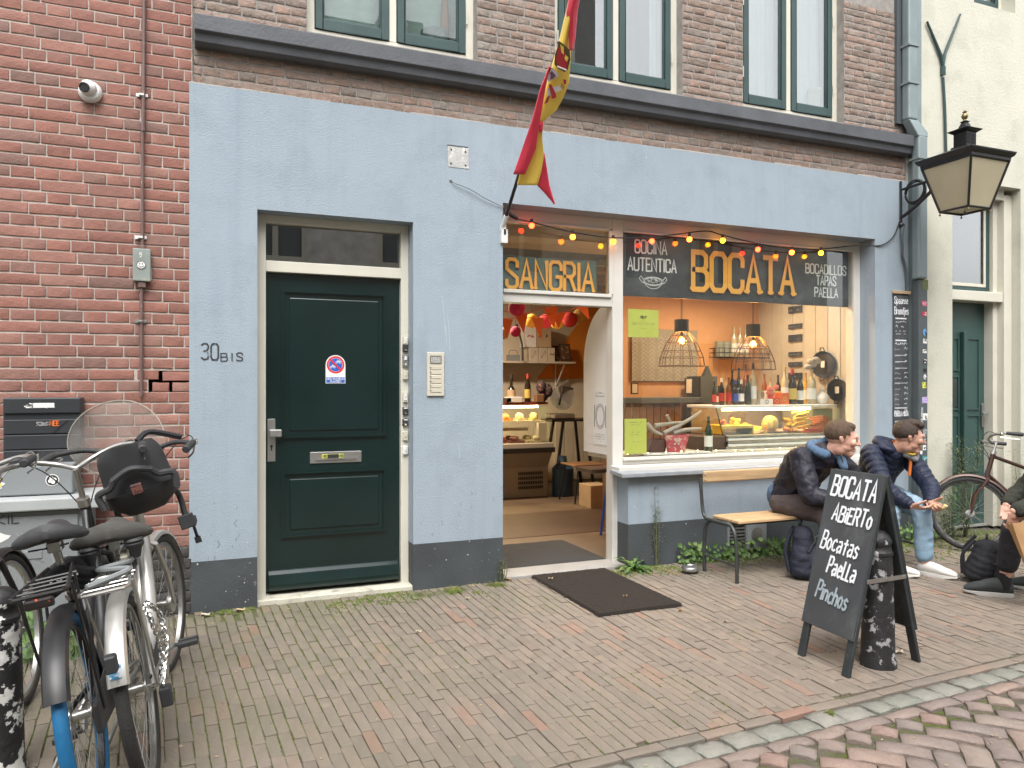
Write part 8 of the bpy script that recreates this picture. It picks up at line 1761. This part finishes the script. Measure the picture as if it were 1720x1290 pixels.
# ---------- man 3 (cut by the frame)
J3 = dict(pelvis=V((5.52, -2.14, .55)), chest=V((5.44, -2.00, .84)), neck=V((5.37, -1.86, 1.03)), head=V((5.385, -1.83, 1.15)), face=(-.75, .62, -.25))
J3.update(shL=V((5.22, -2.02, .98)), shR=V((5.56, -1.78, .98)), elL=V((5.10, -1.98, .70)), elR=V((5.46, -1.56, .70)), wrL=atd(1703, 858, 4.92), wrR=V((5.25, -1.58, .60)),
    hipL=V((5.42, -2.14, .53)), hipR=V((5.58, -2.02, .53)), knL=V((5.08, -1.75, .47)), knR=V((5.34, -1.62, .50)), anL=V((5.075, -1.69, .105)), anR=V((5.50, -1.72, .10)), toeL=(-.70, .72, 0), toeR=(-.7, .7, 0),
    handL=((.10, .15, -.95), (.3, .6, .3), 1, dict(curl=30, spread=2)), handR=((-.4, -.2, -.75), (-.4, -.4, .2), -1, dict(curl=28)))
r3, P3, A3 = person('seated person in dark olive jacket and black jeans cut by the right edge', J3, None, None, M['skin2'], M['hair2'], dict(hs=1.0), (5.3, -1.9, 0))
jacket(r3, J3, M['sweat'], folds(.013, 8, (1, 1, 1.6)), 1.0); trousers(r3, J3, M['jeansb'], folds(.006, 10), rk=.075, ra=.064, cuff=.12)
hair_cap(r3, P3, A3, M['hair2'], 1.0, [(.03, 0, .10, .07, .07, .045), (-.05, 0, .06, .08, .06, .07), (.06, 0, .09, .05, .03, .03)], fringe=-.01)
for k in 'RL':
    shoe(r3, J3['an' + k], J3['toe' + k], M['bshoe'], M['sole'], .30, laces=M['blackp'])
    MB().lathe([(.040, -.05), (.044, -.02), (.043, .055), (.041, .06)], J3['an' + k], (0, 0, 1), 18).build('sock', M['sock'], r3)
    d_ = (J3['elL'] - J3['wrL']).normalized() if k == 'L' else (J3['elR'] - J3['wrR']).normalized(); MB().lathe([(.040, 0), (.048, .01), (.05, .045), (.046, .055)], J3['wr' + k] + d_ * .012, tuple(d_), 20).build('ribbed_cuff', M['sweat'], r3)
# paper bag held by man 3
bp = atd(1711, 893, 4.88); 
def f(b):
    top_ = [V((-.09, -.02, .06)), V((.0, -.055, .085)), V((.10, -.01, .05)), V((.06, .05, .03)), V((-.05, .045, .05))]; bot_ = [V((.04, -.06, -.30)), V((.10, -.09, -.31)), V((.19, -.08, -.32)), V((.17, -.02, -.31)), V((.09, -.01, -.30))]
    n = 20; vs = []
    for j in range(9):
        t_ = j / 8
        for k in range(n):
            u_ = k / n * 5; i0 = int(u_) % 5; fr_ = u_ - int(u_); a = top_[i0].lerp(top_[(i0 + 1) % 5], fr_).lerp(bot_[i0].lerp(bot_[(i0 + 1) % 5], fr_), t_); cr_ = noise.noise(V((k * .9, j * 1.3, 2))) * .010; c_ = V((a.x, a.y, 0)); vs.append(bp + a + V((cr_, cr_ * .7, random.uniform(-.008, .008) if j == 0 else 0)))
    b.smooth = True; b.add(vs, [(j * n + k, j * n + (k + 1) % n, (j + 1) * n + (k + 1) % n, (j + 1) * n + k) for j in range(8) for k in range(n)] + [tuple(8 * n + k for k in range(n))])
one('paper_bag', M['kraft'], 'crumpled brown paper bag held by the person at the right edge', 'paper bag', f)
t = thing('stool', 'low round stool under the person at the right edge', 'stool', (5.5, -2.14, 0)); MB().cyl((5.53, -2.14, .39), (5.53, -2.14, .43), .17, 20).build('seat', M['wood'], t)
for a in (45, 135, 225, 315): MB().cyl((5.53 + .11 * math.cos(R(a)), -2.14 + .11 * math.sin(R(a)), .39), (5.53 + .16 * math.cos(R(a)), -2.14 + .16 * math.sin(R(a)), 0), .014, 8).build('leg', M['bench'], t)
# backpacks
def backpack(name, label, c, sx_, sy_, sz_, m, yaw, lean=0):
    t = thing(name, label, 'backpack', tuple(c)); M3 = Matrix.Rotation(yaw, 3, 'Z') @ Matrix.Rotation(lean, 3, 'X'); b = MB()
    W_ = lambda x, y, z: c + M3 @ V((x * sx_, y * sy_, z * sz_))
    for k in range(6): b.ball(W_(0, 0, .16 + .11 * k), sx_ * (.5 - .05 * max(0, k - 2)), sy_ * .5 * (1 - .06 * k), sz_ * .18, n=16, m=10, M3=M3)
    b.ball(W_(0, -.45, .30), sx_ * .38, sy_ * .22, sz_ * .26, n=14, m=10, M3=M3)
    body = melt(b, 'bag_body', m, t, .008, 5, folds(.010, 9, (1, 1, 1.3)))
    MB().tube([W_(-.42, -.25, .5), W_(-.2, -.48, .70), W_(.2, -.48, .70), W_(.42, -.25, .5)], .004, 5).build('zip', M['blackp'], t)
    for s_ in (-.3, .3): MB().tube(bez([W_(s_, .38, .85), W_(s_ * 1.1, .58, .5), W_(s_, .45, .12)], 6), .013, 6).build('shoulder_strap', m, t)
    MB().tube(bez([W_(-.12, .1, .93), W_(0, .12, .98), W_(.12, .1, .93)], 5), .009, 6).build('grab_handle', m, t)
g_ = ground(1350, 962); backpack('backpack', 'navy backpack standing on the pavement under the man in the bomber jacket', V((4.16, -.78, 0)), .24, .20, .44, M['bagn'], R(40))
backpack('backpack', 'black backpack slumped beside the grey trainer at the right edge', V((5.30, -1.33, 0)), .34, .24, .36, M['bag'], R(35), R(14))
one('water_bottle', M['perspex'], 'crumpled clear plastic bottle on the ground at the right edge', 'bottle', lambda b: b.lathe([(0, 0), (.04, 0), (.042, .05), (.038, .09), (.042, .13), (.03, .2), (.014, .22), (.014, .25), (0, .25)], (5.36, -1.52, .0), n=16))
backstrap = None

# ================================================================== FLAG
random.seed(91)
t = thing('flag', 'red and yellow Spanish flag with crest hanging furled on a slanted black pole', 'flag', (2.03, -.03, 2.6))
pb, pt = V((2.03, -.03, 2.62)), atd(975, -40, 4.62)
pole = MB().tube([pb, pt], .0125, 10).build('pole', M['blackm'], t)
pd_ = (pt - pb).normalized(); MB().tube([pb - pd_ * .03, pb + pd_ * .09], .018, 10).box(2.034 - .02, 2.034 + .03, -.045, -.02, 2.50, 2.60).build('pole_socket', M['plastic'], t)
def on_pole(v):   # point of the pole seen at image row v
    lo, hi = 0.0, 1.0
    for _ in range(30):
        m_ = (lo + hi) / 2; q = pb.lerp(pt, m_)
        if pix(q)[1] > v: lo = m_
        else: hi = m_
    return pb.lerp(pt, lo)
def cloth_panel(name, m, rows, dz, fold=.012, label=None, n=10, sub=5):
    """rows: (v, u_left, u_right); dz: metres in front of the pole towards the street"""
    rr = []
    for (v0, a0, b0), (v1, a1, b1) in zip(rows[:-1], rows[1:]):
        for k in range(sub): t_ = k / sub; rr.append((v0 + (v1 - v0) * t_, a0 + (a1 - a0) * t_, b0 + (b1 - b0) * t_))
    rr.append(rows[-1]); b = MB(); b.smooth = True; vs = []
    for j, (v, a, c) in enumerate(rr):
        dpt = pix(on_pole(v))[2]
        for i in range(n + 1):
            s_ = i / n; u = a + (c - a) * s_
            off = fold * math.sin(s_ * 5.2 + v * .012 + dz * 40) + .010 * noise.noise(V((s_ * 2, v * .02, dz * 9)))
            vs.append(atd(u, v, dpt - dz + off - .02 * math.sin(s_ * math.pi)))
    k = n + 1; b.add(vs, [(j * k + i, j * k + i + 1, (j + 1) * k + i + 1, (j + 1) * k + i) for j in range(len(rr) - 1) for i in range(n)])
    o = b.build(name, m, t, label=label); so_ = o.modifiers.new('thickness', 'SOLIDIFY'); so_.thickness = .0015; so_.offset = 0
    return o
cloth_panel('yellow_field', M['yelf'], [(-40, 962, 978), (0, 955, 972), (60, 941, 960), (105, 928, 958), (140, 918, 956), (165, 912, 946), (185, 908, 935), (203, 906, 914)], .045, .014)
cloth_panel('red_upper_band', M['redf'], [(-40, 968, 984), (0, 955, 974), (20, 951, 970), (60, 955, 967), (85, 957, 963)], .06, .006)
cloth_panel('red_front_band', M['redf'], [(108, 923, 924), (150, 907, 916), (203, 893, 907), (250, 877, 900), (293, 862, 882)], .075, .006, sub=6)
cloth_panel('yellow_lower_field', M['yelf'], [(200, 902, 913), (215, 900, 911), (235, 893, 911), (262, 885, 914), (290, 873, 909), (311, 868, 903)], .05, .012)
cloth_panel('red_tail', M['redf'], [(258, 913, 915), (285, 906, 919), (311, 902, 923), (328, 918, 928), (343, 930, 933)], .04, .008)
cloth_panel('red_twist', M['redf'], [(205, 904, 913), (222, 906, 911)], .055, .003, sub=3)
# crest: crown, shield quarter, pillar with ribbon, printed on the yellow cloth
def on_flag(u, v, e=.068): return atd(u, v, pix(on_pole(v))[2] - e - .03)
def patch(name, m, pts, e): return MB().add([on_flag(u, v, e) for u, v in pts], [tuple(range(len(pts)))]).build(name, m, t)
drk = mat('dark_crest_outline', (.10, .07, .03), .8); crs = mat('crest_red', (.42, .03, .04), .8); crw = mat('crest_white', (.62, .58, .58), .8); crp = mat('crest_purple', (.16, .06, .12), .8)
patch('crown_outline', drk, [(938, 68), (946, 74), (957, 84), (958, 100), (953, 118), (948, 121), (935, 113), (931, 108), (932, 92), (936, 80)], .050)
patch('crown', crs, [(937, 80), (944, 80), (950, 90), (954, 104), (951, 117), (938, 111), (934, 100)], .054)
patch('crown_arch', M['yelf'], [(941, 74), (947, 79), (947, 92), (943, 88)], .057); patch('crown_arch', M['yelf'], [(950, 92), (955, 97), (952, 104), (948, 98)], .057)
b = MB()
for k in range(7): b.ball(on_flag(937 + 2.2 * k, 112 + .9 * k, .060), .006, n=6, m=4)
b.build('crown_pearls', crw, t, kind='stuff')
patch('shield', crw, [(927, 113), (938, 124), (938, 128), (921, 138), (919, 130)], .050); patch('shield_lion', crp, [(927, 119), (931, 124), (934, 127), (929, 132), (924, 134), (925, 127), (923, 123)], .055)
patch('shield_quarter', crs, [(921, 112), (927, 114), (921, 128), (916, 130)], .048)
patch('pillar', crw, [(920, 148), (944, 143), (946, 149), (920, 163)], .044); patch('pillar_capital', mat('crest_gold', (.45, .28, .05), .7), [(943, 139), (949, 144), (947, 152), (941, 146)], .047); patch('pillar_capital', crs, [(946, 133), (951, 134), (951, 141), (947, 142)], .047)
patch('motto_ribbon', crs, [(921, 142), (926, 142), (934, 158), (934, 164), (927, 166), (926, 160)], .050); patch('motto_ribbon', crs, [(919, 163), (924, 160), (920, 172), (914, 175)], .050)

# ================================================================== PLANTS
def leaf(b, p, d, up, l, w_, bend=.3):
    d = V(d).normalized(); s_ = d.cross(V(up)); s_ = s_.normalized() if s_.length > 1e-4 else V((1, 0, 0)); n = s_.cross(d)
    q = p + d * l * .5 + n * l * .10; e = p + d * l - V((0, 0, 1)) * l * bend
    b.add([p, q + s_ * w_ * .5, e, q - s_ * w_ * .5, q - n * w_ * .12], [(0, 1, 4), (1, 2, 4), (2, 3, 4), (3, 0, 4)])
def rosette(label, c, n, l, w_, m='leafy', up=.6, name='weed', cat='plant', group=None):
    t = thing(name, label, cat, tuple(c), group); b = MB()
    for k in range(n):
        a = random.uniform(0, 6.28); ll = l * random.uniform(.5, 1.1); d = V((math.cos(a), math.sin(a) * .7 - .15, random.uniform(.15, 1) * up)).normalized(); prev = c + V((0, 0, .004)); m_ = 3
        for j in range(m_):
            leaf(b, prev, d, (0, 0, 1), ll / m_ * 1.3, w_ * (1.1 - abs(j - 1) * .3), .15); prev = prev + d * ll / m_; d = (d + V((0, 0, -.35))).normalized()
    b.build('leaves', M[m], t, kind='stuff'); return t
def tall_weed(label, c, h, nst, spread, m='leafd', dens=60, ls=.02, name='weed', cat='plant', wall=None):
    t = thing(name, label, cat, tuple(c)); st_ = MB(); b = MB()
    for k in range(nst):
        a = random.uniform(0, 6.28); hh = h * random.uniform(.55, 1.0); tip = c + V((math.cos(a) * spread * random.random(), math.sin(a) * spread * .6 * random.random(), hh)); mid_ = c.lerp(tip, .5) + V((random.gauss(0, .02), random.gauss(0, .01), 0))
        if wall is not None: tip.y = min(tip.y, wall); mid_.y = min(mid_.y, wall)
        pts = bez([c + V((random.gauss(0, .012), random.gauss(0, .008), 0)), mid_, tip], 6); st_.tube(pts, [.0035 * (1 - .7 * i / 12) for i in range(len(pts))], 5)
        for _ in range(dens):
            q = pts[min(len(pts) - 1, int(random.random() ** .7 * len(pts)))]; a = random.uniform(0, 6.28); br = V((math.cos(a), math.sin(a), random.uniform(-.1, .9))).normalized(); o_ = q + br * random.uniform(0, .04) * (h / .6) + V((random.gauss(0, .006), random.gauss(0, .006), random.gauss(0, .01)))
            leaf(b, o_, br, (0, 0, 1), ls * random.uniform(.6, 1.5), ls * .38, .2)
    st_.build('stem', M['leafd'], t); b.build('leaves', M[m], t, kind='stuff'); return t
def creeper(label, x0, x1, y, n, h, m='leafy', ls=.035, name='weed', yspread=.05):
    c = V(((x0 + x1) / 2, y, 0)); t = thing(name, label, 'plant', tuple(c)); b = MB(); st_ = MB()
    for k in range(n):
        p = V((random.uniform(x0, x1), y - abs(random.gauss(0, yspread)), random.random() ** 1.6 * h)); a = random.uniform(0, 6.28); s_ = ls * random.uniform(.6, 1.3)
        nrm = V((math.cos(a) * .4, -.8, random.uniform(.1, .9))).normalized(); x_, y__, _ = basis(nrm); poly = [p + (x_ * math.cos(q * 1.0472) * s_ + y__ * math.sin(q * 1.0472) * s_) * (.5 if q % 2 else .58) for q in range(6)]
        b.add([p - nrm * s_ * .12] + poly, [(0, 1 + q, 1 + (q + 1) % 6) for q in range(6)])
        if k % 4 == 0: st_.tube([(p.x, y - .01, 0), tuple(p)], .0018, 4)
    st_.build('stem', M['leafd'], t); b.build('leaves', M[m], t, kind='stuff'); return t
rosette('bright green jagged weed at the foot of the door post beside the doormat', V((3.10, -.09, 0)), 34, .17, .035, up=.9)
rosette('dense tuft of narrow green leaves at the wall under the bench right of the vent', V((4.78, -.08, 0)), 40, .24, .03, up=1.3)
tall_weed('thin flowering weed climbing the blue wall under the window sill', V((3.335, -.045, 0)), .62, 3, .05, dens=70, ls=.022, wall=-.03)
creeper('low round leafed creeper along the wall behind the left bench legs', 3.55, 4.02, -.05, 120, .16)
creeper('round leafed creeper under the vent behind the bench', 4.02, 4.75, -.05, 190, .15)
creeper('green creeper at the foot of the drainpipe behind the bench end', 5.55, 6.35, -.06, 190, .18, yspread=.09)
tall_weed('bushy dry flowering weed against the dark green house door', V((6.72, -.16, 0)), .95, 14, .28, dens=110, ls=.032)
tall_weed('smaller bushy weed at the foot of the cream wall behind the bicycle wheel', V((6.45, -.22, 0)), .55, 9, .22, dens=90, ls=.034, m='leafy')
tall_weed('thin branching weed against the cream door frame behind the seated person', V((7.55, -.15, 0)), 1.05, 7, .16, dens=70, ls=.026)
tall_weed('tiny weed beside the left shop door jamb', V((2.03, -.04, 0)), .17, 5, .07, dens=22, ls=.018)
creeper('leafy weed behind the bicycles at the foot of the grey cabinet', -.95, -.60, -.50, 90, .26, ls=.06, yspread=.1)
rosette('small clump of weeds growing in the joints right of the green door', V((1.62, -.13, 0)), 60, .12, .010, m='moss', up=.35)
rosette('mossy tuft on the paving between the green door and the shop door', V((1.95, -.10, 0)), 50, .10, .010, m='moss', up=.35)
rosette('flat dry grass tuft on the paving right of the green door step', V((1.42, -.16, 0)), 40, .13, .008, m='leafd', up=.25)
rosette('little weed at the gutter between two cobbles', V((2.55, -2.66, 0)), 14, .04, .012, m='moss', up=.4)
one('litter_can', mat('crumpled_printed_packet', (.5, .48, .48), .4, var=.3, col2=(.12, .08, .25), c2s=25, c2t=(.5, .55)), 'crumpled white and purple packet lying in the weeds by the bicycle wheel', 'litter', lambda b: b.tube([(6.42, -.62, .03), (6.50, -.66, .035)], [.03, .026], 7))
# ground cover: moss film clumps by the wall, litter crumbs
b = MB()
for _ in range(9000):
    x = random.uniform(-.1, 6.6); y = -abs(random.gauss(0, .16)) - .02; 
    if noise.noise(V((x * 3, y * 3, 0))) < (-.12 if x > 3.2 else .12): continue
    s_ = random.uniform(.003, .010); a = random.uniform(0, 6.28); b.add([(x + s_ * math.cos(a + q), y + s_ * math.sin(a + q), .0015) for q in (0, 2.1, 4.2)] + [(x, y, .002 + s_ * .7)], [(0, 1, 3), (1, 2, 3), (2, 0, 3)])
for _ in range(2600):
    x = random.uniform(5.6, 8.2); y = -abs(random.gauss(0, .4)) - .05; s_ = random.uniform(.004, .014); a = random.uniform(0, 6.28); b.add([(x + s_ * math.cos(a + q), y + s_ * math.sin(a + q), .0015) for q in (0, 2.1, 4.2)] + [(x, y, .002 + s_ * .7)], [(0, 1, 3), (1, 2, 3), (2, 0, 3)])
b.build('moss', M['moss'], kind='stuff')
b = MB()
for _ in range(520):
    x = random.uniform(-.6, 6.5); y = random.uniform(-3.3, -.03) if random.random() < .6 else -abs(random.gauss(0, .12)) - .03; s_ = random.uniform(.004, .011); a = random.uniform(0, 6.28)
    b.add([(x + s_ * math.cos(a), y + s_ * math.sin(a), .003), (x - s_ * .4 * math.sin(a), y + s_ * .4 * math.cos(a), .003 + s_ * .4), (x - s_ * math.cos(a), y - s_ * math.sin(a), .003), (x + s_ * .4 * math.sin(a), y - s_ * .4 * math.cos(a), .004)], [(0, 1, 2, 3)])
b.build('leaf_litter', M['dry'], kind='stuff')
for i, (u, v, s_, lab) in enumerate(((853, 975, .05, 'dry brown leaf at the foot of the left shop door jamb'), (785, 1027 - 20, .028, 'small curled leaf on the paving left of the doormat'), (1143, 1028, .03, 'pale torn leaf at the right corner of the doormat'), (1218, 1047, .026, 'pale leaf on the paving right of the doormat'), (345, 1035, .05, 'brown dry leaf by the front wheel of the silver bicycle'), (404, 1027, .05, 'brown curled leaf below the blue wall left of the green door'), (490, 1004, .05, 'yellow fallen leaf at the green door step'), (557, 996, .04, 'second yellow leaf further right on the green door step'), (703, 1064, .03, 'pale crumpled leaf lying below the plinth right of the green door'), (1510, 1098, .045, 'yellow brown leaf beside the bollard under the chalkboard'), (925, 978, .03, 'pale leaf lying on the left edge of the doormat'), (1050, 1008, .026, 'pale scrap on the middle of the doormat'))):
    g_ = ground(u, v); one('fallen_leaf', M['dry'], lab, 'leaf', lambda b: b.add([g_ + V((s_ * .6 * math.cos(a), s_ * .4 * math.sin(a), .022 * (1 if i in (10, 11) else .2) + .010 + .008 * math.cos(3 * a))) for a in [q * .785 for q in range(8)]] + [g_ + V((0, 0, .006 + (.02 if i in (10, 11) else 0)))], [(8, q, (q + 1) % 8) for q in range(8)]))

# ------------------------------------------------------------------ chips and scratches on the painted wall
random.seed(404)
b = MB(); spans_ = [(-.08, .29), (1.38, 2.02), (3.14, 5.7), (5.74, 6.1)]
for k in range(70):
    x0, x1 = random.choice(spans_[:3]); x = random.uniform(x0, x1); z = .03 + abs(random.gauss(0, .28)) if x < 3 else random.uniform(.03, .73); r_ = .0012 + .006 * random.random() ** 3; q0 = random.uniform(0, 6.28)
    if z > 2.4: continue
    b.add([(x + r_ * random.uniform(.5, 1.3) * math.cos(q0 + q * 1.05), YF - .0012, z + r_ * random.uniform(.5, 1.3) * math.sin(q0 + q * 1.05)) for q in range(6)], [tuple(range(6))])
for (u0, v0, u1, v1) in ((743, 498, 748, 560), (752, 530, 756, 590), (748, 545, 750, 575), (770, 745, 772, 770), (604, 300, 603, 330)):
    a, c = at(u0, v0, YF - .0012), at(u1, v1, YF - .0012)
    if u0 < 640: continue
    ribbon(b, [V((a.x, a.z)), V(((a.x + c.x) / 2 + .003, (a.z + c.z) / 2)), V((c.x, c.z))], .0022, lambda p: V((p.x, YF - .0012, p.y)))
b.build('paint_chips', mat('bare_chip', (.46, .49, .51), .9), shop, kind='stuff')
b = MB()
for (pts) in ([(.40, .42), (.44, .45), (.43, .50), (.47, .56)], ):
    pass
for k in range(26):
    x = random.choice((random.uniform(-.05, .27), random.uniform(1.4, 2.0), random.uniform(3.2, 5.6))); z = random.uniform(.33, .7) if x < 3 else random.uniform(.36, .72); l = random.uniform(.01, .05)
    ribbon(b, [V((x, z)), V((x + random.uniform(-.4, .4) * l, z - l * .5)), V((x + random.uniform(-.3, .3) * l, z - l))], random.uniform(.0015, .004), lambda p: V((p.x, YF - .0012, p.y)))
b.build('scuff_marks', mat('dark_scuff', (.13, .15, .165), .9), shop, kind='stuff')
